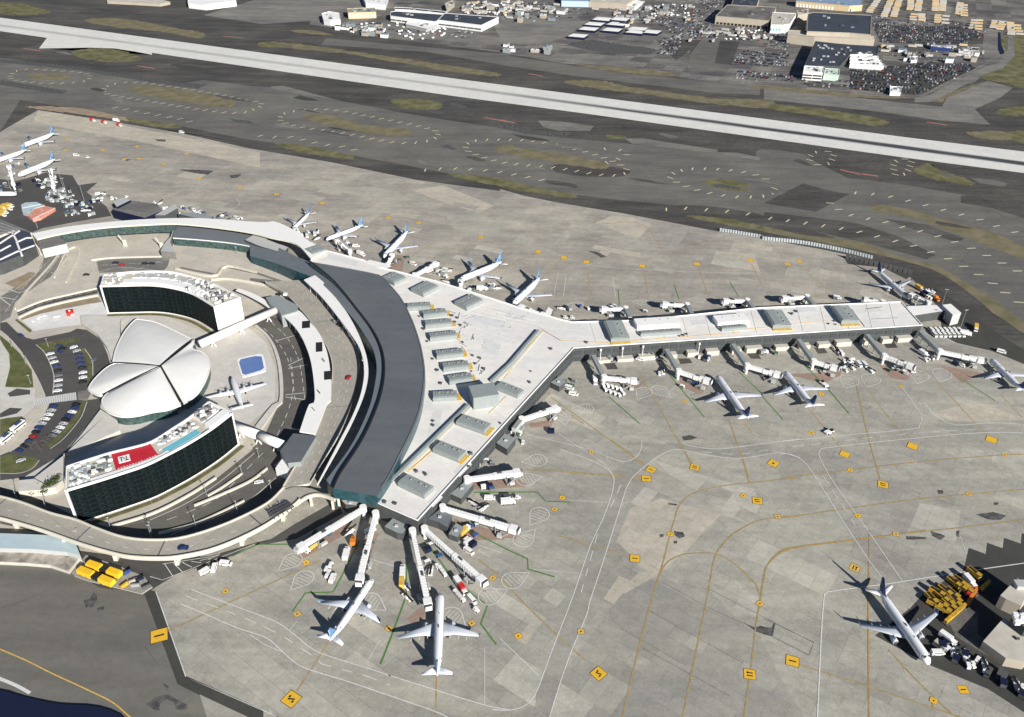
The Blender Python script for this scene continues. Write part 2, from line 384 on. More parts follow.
def sheet(name, px, m, smooth=False, z=None, kind='structure', world=None, n=5):
    pts = smooth_line(px, n, True) if smooth else px
    if m in ('grass', 'grass_green', 'tar', 'dirt') and not world:
        ar = abs(sum(a[0] * b[1] - b[0] * a[1] for a, b in zip(pts, pts[1:] + pts[:1]))); pe = sum(math.hypot(a[0] - b[0], a[1] - b[1]) for a, b in zip(pts, pts[1:] + pts[:1]))
        pts = rough_line(pts, min(1.3 if m != 'tar' else .5, .22 * ar / pe), 3)
    zz = level(world or [W(p) for p in pts]) if z is None else z
    bm = NB(); bm_prism(bm, [(p[0], p[1]) for p in world] if world else [W(p, zz) for p in pts], zz, zz)
    for f in bm.faces: f.material_index = 0
    o = link(name, bm, M[m]); o['kind'] = kind
    for p in o.data.polygons:
        pass
    if o.data.polygons and o.data.polygons[0].normal.z < 0: o.data.flip_normals()
    return o
def lines(name, pls, width, m, z=None, dash=None, smooth=True):
    bm = NB()
    for pl in pls:
        pp = smooth_line(pl, 5) if smooth and len(pl) > 2 else pl
        zz = level([W(p) for p in pp], width) if z is None else z
        w = [W(p, zz) for p in pp]
        if dash:
            L = sum((b - a).length for a, b in zip(w, w[1:])); w = resample(w, max(2, int(L / 1.5)))
        n = len(w); s = []
        for i in range(n):
            d = (w[min(i + 1, n - 1)] - w[max(i - 1, 0)]).normalized(); s.append(Vector((-d.y, d.x, 0)) * width / 2)
        vs = [(bm.verts.new(w[i] + s[i]), bm.verts.new(w[i] - s[i])) for i in range(n)]
        for i in range(n - 1):
            if dash and (i * 1.5) % (dash * 2) > dash: continue
            bm.faces.new((vs[i][0], vs[i + 1][0], vs[i + 1][1], vs[i][1]))
    o = link(name, bm, M[m]); o['kind'] = 'structure'
    for p in o.data.polygons: pass
    return o
# base
bm = NB(); bm_prism(bm, [(-6000, -1500), (6000, -1500), (6000, 9000), (-6000, 9000)], 0, 0); g = link('ground', bm, M['asphalt']); g['kind'] = 'structure'
# far cargo area ground
sheet('cargo_ground', [(-60, -60), (180, 12)] and [(380, 2), (335, 16), (350, 34), (420, 42), (505, 53), (560, 63), (640, 70), (720, 84), (850, 97), (925, 98), (975, 82), (1000, 60), (1100, 30), (1100, -60), (380, -60)], 'lot')
sheet('taxiway', t('A1', (800, 60), (1000, 0)) + [(300, -12), (420, -12), (350, 12), (330, 20), (262, 24), (215, 17)], 'pale')
sheet('taxiway', t('A2', (300, 150), (1024, 215), (1024, 260), (700, 205), (280, 175)), 'asphalt_taxi')
sheet('taxiway', t('A3', (0, 215), (500, 290), (1024, 340), (1024, 375), (840, 365), (300, 300), (0, 255)), 'asphalt_taxi')
sheet('taxiway', t('A4', (0, 340), (200, 365), (500, 400), (700, 420), (720, 385), (880, 318), (980, 345), (930, 385), (830, 430), (890, 490), (700, 475), (450, 440), (0, 390)), 'pale')
sheet('taxiway', t('c', (75, 240), (300, 250), (240, 420), (0, 440), (0, 330)), 'asphalt_taxi')
sheet('patch', t('c', (300, 250), (250, 390), (150, 380), (180, 245)), 'asphalt')
sheet('patch', t('c', (0, 240), (70, 240), (0, 330)), 'asphalt')
sheet('patch', t('b', (800, 205), (960, 205), (1024, 210), (930, 290), (900, 310)), 'asphalt')
sheet('lot_patch', t('b', (345, 225), (470, 205), (600, 225), (790, 250), (760, 280), (700, 275), (540, 270), (430, 250)), 'tar', True)
sheet('lot_patch', t('b', (0, 90), (330, 80), (420, 120), (300, 200), (100, 230), (0, 190)), 'pale', True)
sheet('lot_patch', t('b', (540, 100), (640, 90), (600, 180), (500, 190)), 'pale')
sheet('lot_patch', t('b', (380, 320), (700, 350), (700, 330), (600, 290), (450, 270), (340, 280)), 'pale')
sheet('lot_patch', t('a', (60, 60), (180, 70), (130, 120), (330, 170), (500, 190), (860, 225), (1000, 235), (1000, 200), (700, 150), (400, 120), (330, 110), (180, 150), (0, 125), (0, 60)), 'pale')
# runway
def ext(a, b, k):
    a, b = Vector(a), Vector(b); return tuple(b + (b - a) * k)
top = [(0, 17.6), (460, 79.3), (580, 94.9), (904, 137), (1024, 151.6)]; bot = [(0, 31.1), (460, 96.9), (580, 112.8), (904, 157.5), (1024, 173)]
def linefit(pts):
    w = [W(p) for p in pts]; d = (w[-1] - w[0]).normalized(); n = Vector((-d.y, d.x, 0)); o = sum((p.dot(n) for p in w)) / len(w); return d, n, o
dT, nT, oT = linefit(top); dB, nB, oB = linefit(bot); dd = (dT + dB).normalized(); nn = Vector((-dd.y, dd.x, 0))
oT = sum(W(p).dot(nn) for p in top) / 5; oB = sum(W(p).dot(nn) for p in bot) / 5
rp = [W(p) for p in top] ; rb = [W(p) for p in bot]
eT = [rp[0] - dd * 900] + rp + [rp[-1] + dd * 900]; eB = [rb[0] - dd * 900] + rb + [rb[-1] + dd * 900]
sheet('runway', None, 'runway', world=eT + list(reversed(eB)))
sheet('runway_exit', t('A1', (0, 0),)[:0] + [(47.5, 37), (39, 48.5), (60, 48.2), (89, 47.6), (114, 48.4), (135, 51.5), (152, 54.8), (152, 52), (120, 48), (60, 38)], 'runway')
# taxiways between the runway and the apron
up = [(-80, 47), (0, 58), (80, 69), (130, 75), (175, 84), (205, 80), (250, 86), (290, 89), (340, 98), (392, 111), (440, 119), (510, 129.5), (568, 138), (622, 143), (718, 152), (770, 158), (808, 158), (848, 178), (900, 184), (959, 194), (1024, 207), (1100, 222)]
lo = [(1100, 360), (1024, 324), (990, 300), (960, 282), (930, 268), (890, 254), (850, 243), (800, 226), (740, 214), (680, 206), (620, 200), (560, 193), (480, 180), (400, 164), (320, 150), (240, 138), (180, 126), (120, 117), (60, 106), (20, 100), (0, 132), (-80, 150)]
sheet('taxiway', up + lo, 'asphalt_taxi')
sheet('taxiway', t('A4', (-20, 590), (120, 600), (180, 620), (160, 640), (45, 645), (-20, 640)), 'asphalt_taxi', True)
sheet('patch', t('A2', (100, 340), (200, 345), (370, 380), (350, 392), (200, 370), (90, 350)), 'pale', True)
sheet('patch', t('A3', (150, 475), (240, 478), (370, 495), (355, 515), (230, 515), (170, 500)), 'pale', False)
sheet('patch', t('A3', (490, 545), (560, 545), (860, 590), (850, 602), (520, 565)), 'pale')
sheet('patch', t('A3', (860, 600), (930, 600), (1024, 620), (1024, 632), (920, 615)), 'pale')
sheet('patch', t('A1', (700, 360), (860, 375), (1000, 400), (860, 390)), 'tar', True)
sheet('patch', t('B4', (0, 130), (155, 52), (240, 78), (335, 95), (205, 165)), 'asphalt')
sheet('patch', t('B4', (0, 165), (200, 188), (350, 205), (540, 265), (675, 335), (640, 352), (450, 300), (200, 240), (0, 212)), 'asphalt')
sheet('patch', t('B4', (470, 190), (640, 215), (790, 270), (760, 285), (560, 225)), 'asphalt')
sheet('patch', t('B4', (775, 100), (1024, 105), (1024, 190), (900, 150), (775, 130)), 'asphalt')
sheet('patch', t('A3', (210, 650), (300, 648), (500, 665), (480, 695), (340, 695), (225, 680)), 'asphalt', True)
sheet('patch', t('B3', (700, 140), (850, 145), (1024, 175), (1024, 195), (850, 180), (720, 165)), 'asphalt', True)
sheet('patch', t('A1', (180, 430), (700, 500), (1024, 575), (1024, 590), (700, 520), (300, 445)), 'asphalt')
sheet('patch', t('A1', (0, 315), (270, 358), (240, 372), (0, 335)), 'tar')
sheet('patch', t('A1', (0, 232), (300, 262), (700, 325), (820, 330), (780, 350), (600, 325), (300, 275), (0, 245)), 'tar')
sheet('patch', t('A2', (0, 290), (250, 310), (560, 420), (560, 435), (370, 400), (100, 330), (0, 320)), 'asphalt')
sheet('patch', t('A3', (0, 480), (150, 515), (280, 520), (260, 545), (100, 525), (0, 505)), 'tar')
sheet('dirt_patch', t('A1', (100, 420), (300, 425), (480, 460), (520, 478), (400, 462), (260, 445)), 'dirt', True)
G = [('A1', ((285, 200), (400, 190), (500, 205), (560, 235), (440, 245), (320, 230)), 1), ('A1', ((120, 290), (270, 295), (260, 312), (130, 308)), 0),
 ('A1', ((500, 345), (620, 340), (900, 390), (920, 415), (850, 420), (600, 380)), 0), ('A1', ((500, 465), (700, 492), (690, 505), (560, 492)), 1),
 ('A1', ((340, 75), (500, 75), (690, 110), (800, 130), (780, 150), (640, 125), (400, 100)), 0), ('A1', ((0, 10), (110, 20), (200, 50), (60, 60), (0, 50)), 1),
 ('A2', ((90, 165), (250, 180), (500, 215), (700, 245), (960, 285), (960, 300), (750, 275), (400, 215), (120, 185)), 0), ('A2', ((30, 170), (90, 165), (120, 185), (50, 185)), 1),
 ('A2', ((210, 450), (320, 455), (450, 490), (620, 510), (620, 535), (480, 525), (350, 500), (240, 475)), 0), ('A2', ((565, 390), (740, 400), (740, 430), (600, 425)), 1),
 ('A2', ((99, 565), (200, 570), (400, 615), (390, 628), (200, 600)), 1), ('A2', ((780, 685), (900, 692), (1040, 715), (1040, 735), (900, 718)), 1),
 ('A2', ((985, 575), (1040, 572), (1040, 600), (1000, 598)), 0), ('A2', ((160, 118), (250, 120), (330, 140), (200, 130)), 0),
 ('A3', ((0, 575), (200, 600), (420, 640), (400, 665), (250, 645), (0, 600)), 0), ('B3', ((-15, 30), (150, 70), (290, 95), (280, 110), (100, 85), (-15, 60)), 1),
 ('A3', ((250, 320), (400, 318), (530, 345), (840, 385), (1060, 395), (1060, 425), (850, 410), (560, 370), (350, 345)), 0), ('A3', ((420, 530), (490, 535), (490, 545), (430, 545)), 1),
 ('B3', ((800, 40), (880, 35), (990, 60), (960, 85), (850, 70)), 1), ('B3', ((730, 180), (880, 190), (1040, 222), (1040, 240), (880, 215)), 1),
 ('A4', ((30, 410), (200, 425), (400, 455), (490, 480), (430, 495), (200, 455), (30, 432)), 1), ('A4', ((640, 395), (700, 370), (880, 318), (800, 350), (720, 385), (700, 402)), 0),
 ('A4', ((930, 150), (1100, 140), (1100, 345), (940, 325), (850, 300), (930, 250), (960, 210)), 1), ('A4', ((800, 520), (960, 520), (980, 550), (860, 545)), 0),
 ('A4', ((960, 520), (1060, 520), (1060, 565), (990, 555)), 1), ('A4', ((930, 430), (1060, 418), (1060, 455), (930, 450)), 1), ('A4', ((560, 330), (640, 320), (600, 345)), 0),
 ('B4', ((590, 0), (640, -25), (700, 0), (820, 45), (800, 60), (640, 30)), 1), ('A3', ((300, 255), (600, 275), (700, 300), (500, 288)), 0), ('A4', ((0, 335), (400, 375), (600, 385), (400, 385), (0, 350)), 0)]
islands = []
for tl, pts, gr in G:
    pp = t(tl, *pts); sheet('grass', pp, 'grass_green' if gr else 'grass', True)
sheet('grass', t('B4', (415, 150), (450, 135), (560, 150), (720, 200), (880, 240), (1024, 300), (1060, 320), (1060, 370), (1024, 350), (900, 310), (740, 240), (560, 180), (440, 165)), 'grass')
sheet('grass', t('B4', (0, 222), (140, 252), (400, 285), (470, 318), (560, 345), (700, 385), (850, 470), (950, 545), (1060, 630), (1060, 665), (900, 560), (780, 470), (640, 385), (480, 345), (300, 300), (0, 242)), 'grass')
# chevron ticks round the islands
def ticks(name, loops, spacing, length, width, closed=True):
    bm = NB()
    for lp in loops:
        pts = smooth_line(lp, 6, closed); zz = level([W(p) for p in pts], 8); w = [W(p, zz) for p in pts]
        if closed: w.append(w[0])
        L = sum((b - a).length for a, b in zip(w, w[1:])); n = max(3, int(L / spacing)); rs = resample(w, n)
        for i in range(n - 1):
            d = (rs[i + 1] - rs[i]).normalized(); s = Vector((-d.y, d.x, 0)); c = rs[i]
            k = (s + d * .35).normalized()
            q_ = [c + k * length / 2 + d * width / 2, c - k * length / 2 + d * width / 2, c - k * length / 2 - d * width / 2, c + k * length / 2 - d * width / 2]
            bm.faces.new([bm.verts.new(v) for v in q_])
    o = link(name, bm, M['yellow_tick']); o['kind'] = 'structure'; return o
loops = [t('A1', (410, 350), (450, 330), (540, 325), (700, 345), (1010, 400), (1000, 430), (930, 445), (780, 430), (600, 400), (430, 372)),
 t('A1', (40, 300), (80, 275), (180, 275), (340, 290), (330, 320), (180, 328), (60, 315)),
 t('A2', (120, 460), (160, 440), (300, 430), (480, 460), (700, 505), (740, 530), (700, 555), (580, 562), (400, 530), (200, 500), (130, 480)),
 t('A2', (850, 580), (880, 555), (1000, 550), (1150, 560), (1330, 600), (1460, 650), (1480, 680), (1400, 690), (1200, 660), (1000, 640), (880, 605)),
 t('B3', (670, 30), (690, 10), (760, -5), (900, 0), (1010, 20), (1080, 60), (1050, 100), (930, 105), (800, 85), (700, 50)),
 t('A4', (180, 630), (200, 600), (270, 600), (260, 640), (220, 650)), t('A4', (510, 650), (530, 630), (580, 630), (560, 680), (520, 690))]
ticks('chevron_marking', loops, 11.5, 6.8, 1.25)
ticks('chevron_marking', [t('B4', (360, 90), (430, 95), (500, 105), (565, 120), (635, 138), (705, 157), (775, 175), (850, 195), (915, 220), (990, 245), (1060, 270)), t('B4', (260, 130), (320, 170), (400, 190), (480, 205), (560, 228), (650, 250), (730, 275), (810, 305), (885, 340), (960, 378), (1060, 430)),
  t('B4', (25, 190), (135, 205), (250, 222), (360, 240), (440, 260), (518, 280), (595, 300), (670, 328), (745, 358), (815, 395), (880, 432), (935, 472), (1060, 560)),
  t('B3', (655, 155), (720, 150), (780, 155), (850, 158), (955, 170), (1060, 185)), t('A2', (40, 535), (100, 540), (160, 540), (230, 555), (300, 570), (380, 580), (450, 605)), t('A2', (690, 670), (740, 665), (850, 665), (1000, 680), (1200, 720), (1240, 740)),
  t('A1', (455, 423), (520, 435), (580, 446), (645, 457), (710, 468), (780, 490)), t('A3', (420, 640), (480, 620), (500, 600), (430, 585), (360, 595))], 13, 7, 1.25, False)
lines('taxi_centre_line', [t('A1', (0, 70 + 20), (500, 165), (1024, 252)) and t('A2', (0, 490), (200, 520), (400, 545)), t('A4', (170, 620), (330, 665), (450, 690), (560, 705)), t('A4', (380, 660), (400, 640), (450, 615)), t('A1', (250, 395), (500, 420), (1024, 500))], .8, 'tar')
for tl, a, b in (('A1', (90, 190), (160, 200)), ('A2', (920, 462), (1020, 480)), ('A3', (110, 290), (170, 300)), ('A4', (300, 668), (380, 686)), ('A4', (385, 684), (450, 694)), ('A4', (640, 480), (720, 492)), ('A3', (0, 472), (60, 484)), ('A1', (540, 258), (610, 270)), ('A1', (880, 142), (960, 150))):
    pa, pb = t(tl, a, b); lines('hold_marking', [[pa, pb]], 2.2, 'hold_red', smooth=False)
for k in range(46):
    c = t('z', (R.uniform(0, 1020), 0))[0]; x = c[0]; y = 58 + x * .135 + R.uniform(-46, 52)
    if abs(y - (24 + x * .135)) < 17 or y > 128 + x * .11: continue
    L_, H_ = R.uniform(6, 26), R.uniform(1.2, 3.2); pts = [(x + math.cos(a) * L_ * R.uniform(.6, 1.1) + math.sin(a) * 2, y + math.sin(a) * H_ * R.uniform(.6, 1.1) + math.cos(a) * L_ * .13) for a in [j * .7 for j in range(9)]]
    sheet('worn_patch', pts, R.choice(['asphalt', 'asphalt_taxi', 'tar', 'pale', 'asphalt_black']))
for k in range(40):
    x = R.uniform(40, 900); y = 150 + x * .12 + R.uniform(0, 70)
    if y > 300 - max(0, 400 - x) * .2: continue
    L_ = R.uniform(8, 30); H_ = L_ * .28; sk = R.uniform(-.1, .25)
    sheet('apron_slab_patch', [(x, y), (x + L_, y + L_ * .14), (x + L_ + sk * 20, y + L_ * .14 + H_), (x + sk * 20, y + H_)], R.choice(['apron_mid', 'apron_tan', 'apron_far', 'apron', 'apron_mid'])) if R.random() < .8 and False else None
# service road round the apron head
sr = t('A1', (250, 440), (560, 490), (1024, 590)) + t('A2', (500, 670),) + t('B3', (0, 85), (400, 130), (800, 205)) + t('B4', (0, 245), (300, 300), (520, 350), (680, 400), (830, 500), (980, 640), (1060, 730))
sheet('service_road', smooth_line(sr, 5) + list(reversed([(x, y + 6 + 11 * max(0, (x - 850) / 170)) for x, y in smooth_line(sr, 5)])), 'asphalt')
# apron
far_edge = [(-80, 168), (0, 132), (38, 110), (110, 121), (180, 133), (250, 148.5), (330, 162), (417, 180), (500, 191), (560, 203), (627, 214), (716, 231), (764, 239), (820, 249), (876, 261)]
AP = far_edge + [(905, 272), (925, 292), (940, 310), (942, 335), (957, 343), (992, 351), (1024, 364), (1090, 400), (1090, 760), (1010, 760), (930, 760), (260, 760), (263, 712), (182.6, 678.7), (151, 590), (200, 560), (200, 520), (-80, 520)]
sheet('apron', AP, 'apron')
KY = 1
sheet('apron_head', far_edge + [(905, 272), (925, 292), (920, 308), (764, 312), (576, 325), (510, 308), (440, 286), (370, 262), (308, 245), (250, 228), (120, 218), (36, 235), (-80, 230)], 'apron_far')
for tl, pts, mm in (('n', ((410, 90), (610, 150), (830, 210), (852, 290), (810, 360), (690, 315), (640, 250), (470, 150)), 'apron_light'),
  ('n', ((430, 250), (690, 315), (550, 460), (410, 580), (340, 540), (310, 500), (240, 430), (300, 290)), 'apron_tan'),
  ('S', ((400, 365), (520, 415), (600, 330), (740, 330), (770, 390), (530, 585), (440, 545), (370, 670), (240, 600)), 'apron_tan'),
  ('n', ((310, 120), (470, 160), (620, 230), (520, 260), (380, 210)), 'apron_mid'),
  ('p', ((0, 165), (150, 80), (400, 130), (540, 275), (640, 350), (735, 540), (840, 717), (860, 760), (-200, 760), (-350, 640)), 'apron_dark'),
  ('A1', ((150, 435), (320, 460), (1024, 600), (1024, 660), (560, 560), (130, 480)), 'apron_tan'),
  ('B3', ((0, 100), (270, 210), (540, 250), (560, 200), (480, 180), (200, 130), (0, 75)), 'apron_far'),
  ('B3', ((440, 180), (520, 185), (600, 215), (540, 270), (370, 210)), 'apron_tan'), ('B3', ((850, 320), (1000, 330), (1024, 400), (830, 370)), 'apron_tan'),
  ('B2', ((640, 80), (760, 60), (960, 140), (900, 170), (740, 120)), 'apron_tan'), ('B2', ((770, 180), (900, 170), (1010, 220), (930, 260), (800, 230)), 'apron_mid'),
  ('o', ((600, 130), (760, 90), (972, 110), (972, 160), (700, 165)), 'apron_tan'), ('o', ((440, 410), (560, 470), (530, 560), (360, 510), (340, 480)), 'apron_dark'),
  ('o', ((560, 490), (720, 520), (700, 640), (500, 620)), 'apron_light'), ('o', ((95, 440), (190, 470), (300, 640), (240, 720), (0, 640)), 'apron_mid'),
  ('o', ((0, 300), (110, 280), (140, 400), (0, 400)), 'apron_dark'), ('o', ((620, 160), (972, 185), (972, 260), (880, 290), (700, 230)), 'apron_dark'),
  ('C3', ((720, 340), (900, 370), (1024, 380), (1024, 470), (830, 460), (740, 420)), 'apron_mid'), ('D3', ((70, 510), (130, 540), (50, 635), (10, 600)), 'apron_dark'),
  ('D3', ((130, 340), (160, 350), (100, 440), (60, 420)), 'apron_tan'), ('q', ((270, 120), (330, 95), (350, 130), (290, 170)), 'apron_mid')):
    sheet('apron_slab_patch', t(tl, *pts), mm)
ca_, sa_ = math.cos(SLAB_A), math.sin(SLAB_A)
def slabs(x, y, nx, ny, m_, ang=None):
    a_ = SLAB_A if ang is None else ang; c_, s_ = math.cos(a_), math.sin(a_); w = W((x, y)); u = round((c_ * w.x + s_ * w.y) / 7.6) * 7.6; v = round((-s_ * w.x + c_ * w.y) / 7.6) * 7.6
    q_ = [(u, v), (u + nx * 7.6, v), (u + nx * 7.6, v + ny * 7.6), (u, v + ny * 7.6)]
    sheet('apron_slab_patch', None, m_, world=[Vector((c_ * a - s_ * b, s_ * a + c_ * b, 0)) for a, b in q_])
for k in range(48):
    x, y = R.uniform(170, 1010), R.uniform(400, 712)
    if (y - 400) < (520 - x) * .62 or (x < 420 and y < 590) or (x > 850 and y > 560) or (x < 250 and y > 640): continue
    slabs(x, y, R.choice([1, 1, 2, 3, 5]), R.choice([1, 1, 2]), R.choice(['apron_mid', 'apron_light', 'apron_mid', 'apron']))
for k in range(44):
    x = R.uniform(60, 860); y = 165 + x * .12 + R.uniform(-14, 42)
    if y < 128 + x * .15 or y > 262 + (x - 400) * .08: continue
    slabs(x, y, R.choice([1, 2, 3, 5]), R.choice([1, 1, 2]), R.choice(['apron_mid', 'apron_light', 'apron_tan', 'apron_far', 'apron_mid']), RWY)
# service road lane surface across the apron (slightly darker worn lane)
sheet('apron_lane', t('q', (190, 135), (360, 200), (560, 275), (640, 325), (740, 405), (822, 440)) + t('R', (700, 200), (1024, 305)) + t('D2', (880, 665), (1000, 690), (1000, 740), (720, 700), (450, 610), (250, 545)) + t('q', (700, 490), (570, 385), (520, 350), (260, 250), (140, 200)), 'apron_mid')
sheet('apron_lane', t('n', (228, 200), (190, 320), (130, 450), (50, 680)) + t('D3', (200, 460), (140, 620), (130, 717), (190, 717), (260, 500), (330, 330)) + t('n', (130, 680), (180, 530), (250, 310), (290, 190)), 'apron_dark')
sheet('apron_lane', t('n', (220, 140), (228, 200), (290, 190), (340, 130), (410, 75), (470, 45), (520, 42), (640, 65), (760, 78), (900, 58), (900, 20), (680, 38), (520, 10), (400, 20), (350, 50), (330, 80), (280, 100)), 'apron_dark')
# asphalt left of the apron
sheet('taxiway', [(-80, 560), (0, 563), (45, 565), (75, 572), (100, 588), (150, 592), (182, 678), (262, 712), (262, 780), (-80, 780)], 'asphalt_left')
sheet('asphalt_band', t('D1', (553, 245), (575, 230), (597, 235), (712, 562), (1010, 690), (1010, 760), (680, 590), (640, 480)), 'asphalt_black')
sheet('patch', t('D1', (765, 630), (1000, 740), (800, 740)), 'apron_dark')
sheet('patch', [(-30, 668), (0, 677), (15, 683), (30, 693), (60, 703), (140, 712), (140, 760), (-30, 760)], 'asphalt_left')
for tl, pts in (('D1', ((320, 270), (345, 262), (358, 240), (372, 248), (370, 275), (352, 300), (340, 292), (330, 300))), ('D1', ((370, 300), (400, 290), (398, 305), (372, 315))),
  ('D1', ((560, 668), (600, 640), (640, 630), (680, 650), (720, 672), (715, 688), (675, 690), (668, 660), (640, 648), (612, 665), (612, 692), (590, 690))), ('D1', ((622, 585), (648, 600), (640, 615))),
  ('n', ((485, 388), (525, 392), (532, 412), (510, 420), (488, 405))), ('n', ((425, 402), (442, 402), (442, 414), (426, 414))), ('n', ((484, 430), (500, 430), (500, 442), (486, 442))), ('n', ((460, 270), (500, 272), (498, 280), (465, 276))),
  ('p', ((545, 275), (620, 310), (640, 300), (690, 310), (700, 290), (710, 285), (695, 350), (660, 340), (620, 325))), ('o', ((780, 535), (850, 525), (900, 540), (880, 558), (830, 555))), ('o', ((598, 600), (660, 620), (640, 638), (605, 620))), ('o', ((500, 622), (580, 625), (585, 635), (505, 636))),
  ('o', ((625, 438), (650, 440), (648, 455), (628, 452))), ('o', ((850, 487), (870, 488), (866, 500), (852, 498))), ('o', ((700, 600), (715, 600), (712, 625), (703, 622))), ('C3', ((715, 340), (750, 335), (780, 345), (750, 355), (725, 355))),
  ('A1', ((700, 668), (760, 668), (840, 672), (820, 688), (760, 680))), ('A1', ((905, 690), (950, 685), (940, 700), (910, 700))), ('A1', ((610, 548), (655, 550), (650, 558), (620, 556))), ('B3', ((345, 318), (380, 322), (420, 340), (400, 345))), ('A1', ((470, 625), (520, 628), (500, 634)))):
    sheet('tar_patch', t(tl, *pts), 'tar')
# cracks and joints sealed with tar
lines('sealed_joint', [t('p', (400, 130), (880, 375)), t('p', (190, 100), (400, 215), (560, 290)), t('p', (705, 290), (885, 375), (860, 435), (700, 355)), t('p', (130, 230), (560, 470)), t('p', (100, 400), (500, 620)), t('p', (0, 310), (300, 480)),
  t('o', (620, 475), (715, 505)), t('o', (400, 430), (445, 450)), t('o', (525, 440), (560, 455)), t('C3', (660, 600), (700, 610)), t('D4', (0, 340), (190, 430), (175, 480), (30, 405)), t('D1', (0, 300), (80, 275), (210, 220)), t('D1', (555, 445), (600, 510)), t('o', (180, 695), (210, 717))], .2, 'tar', smooth=False)
M['stain'] = mat('oil_stain', (.20, .195, .175), .9, .2, col2=(.34, .33, .29), scale=.6, detail=8)
for tl, c, r_ in (('D2', (700, 330), 2.5), ('D2', (440, 270), 2.2), ('m', (860, 300), 3), ('C3', (880, 140), 2), ('C4', (110, 130), 2.5), ('C4', (620, 100), 2), ('C4', (880, 60), 2), ('j', (640, 380), 2.4), ('j', (600, 640), 2.4), ('l', (470, 430), 2), ('C3', (560, 130), 2.4), ('C3', (250, 250), 2), ('l', (600, 330), 1.6), ('B3', (360, 510), 2.4), ('B3', (590, 490), 2), ('B3', (820, 480), 2), ('B2', (860, 440), 3), ('B2', (560, 300), 2.6), ('B2', (350, 270), 2), ('D4', (570, 400), 3), ('C4', (400, 220), 2.4), ('C3', (455, 275), 1.6), ('C3', (310, 460), 1.5)):
    for k in range(3):
        x, y = t(tl, c)[0]; x += R.uniform(-4, 4); y += R.uniform(-3, 3); q_ = r_ * R.uniform(.5, 1.2); sheet('oil_stain', [(x + math.cos(a) * q_ * R.uniform(.6, 1.3), y + math.sin(a) * q_ * R.uniform(.3, .8)) for a in [j * .79 for j in range(8)]], 'stain', True)
# right-hand dark areas
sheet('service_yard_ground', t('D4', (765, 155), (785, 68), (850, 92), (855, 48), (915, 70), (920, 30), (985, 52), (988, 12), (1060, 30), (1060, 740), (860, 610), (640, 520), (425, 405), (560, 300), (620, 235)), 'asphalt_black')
sheet('yard_concrete', t('V', (330, 480), (450, 400), (560, 440), (560, 600), (700, 717), (889, 800), (889, 860), (700, 800), (400, 620)), 'lot')
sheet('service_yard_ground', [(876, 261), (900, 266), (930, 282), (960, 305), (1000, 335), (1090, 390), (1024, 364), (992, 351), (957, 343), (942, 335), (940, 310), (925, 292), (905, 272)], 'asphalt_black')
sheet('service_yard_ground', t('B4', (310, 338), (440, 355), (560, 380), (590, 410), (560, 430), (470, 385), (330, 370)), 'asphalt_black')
# pink restricted areas by the stands
for tl, pts in (('k', ((130, 400), (240, 290), (480, 170), (530, 210), (340, 320), (190, 410), (150, 430))), ('k', ((620, 430), (680, 220), (705, 240), (640, 440))), ('j', ((430, 370), (700, 350), (760, 385), (740, 400), (450, 415))),
  ('j', ((320, 590), (560, 660), (640, 690), (620, 717), (400, 717), (330, 640))), ('C4', ((80, 95), (240, 130), (300, 100), (310, 60), (220, 90))), ('m', ((770, 200), (960, 260), (920, 310), (830, 280))), ('m', ((470, 240), (600, 235), (560, 275), (500, 275))),
  ('C4', ((450, 60), (600, 80), (560, 120), (500, 110))), ('C4', ((690, 60), (860, 90), (780, 130), (730, 90))), ('B2', ((520, 390), (560, 330), (610, 340), (600, 400))), ('D2', ((600, 340), (660, 290), (680, 330), (620, 360))), ('C3', ((110, 290), (220, 270), (200, 300), (120, 305))), ('l', ((560, 130), (650, 110), (640, 160), (560, 150)))):
    sheet('stand_marking', t(tl, *pts), 'pink')
lines('apron_edge_line', [t('R', (0, 610), (70, 657)) + t('D1', (712, 562), (1010, 690)), t('D1', (597, 235), (712, 562))], .35, 'white_line', smooth=False)
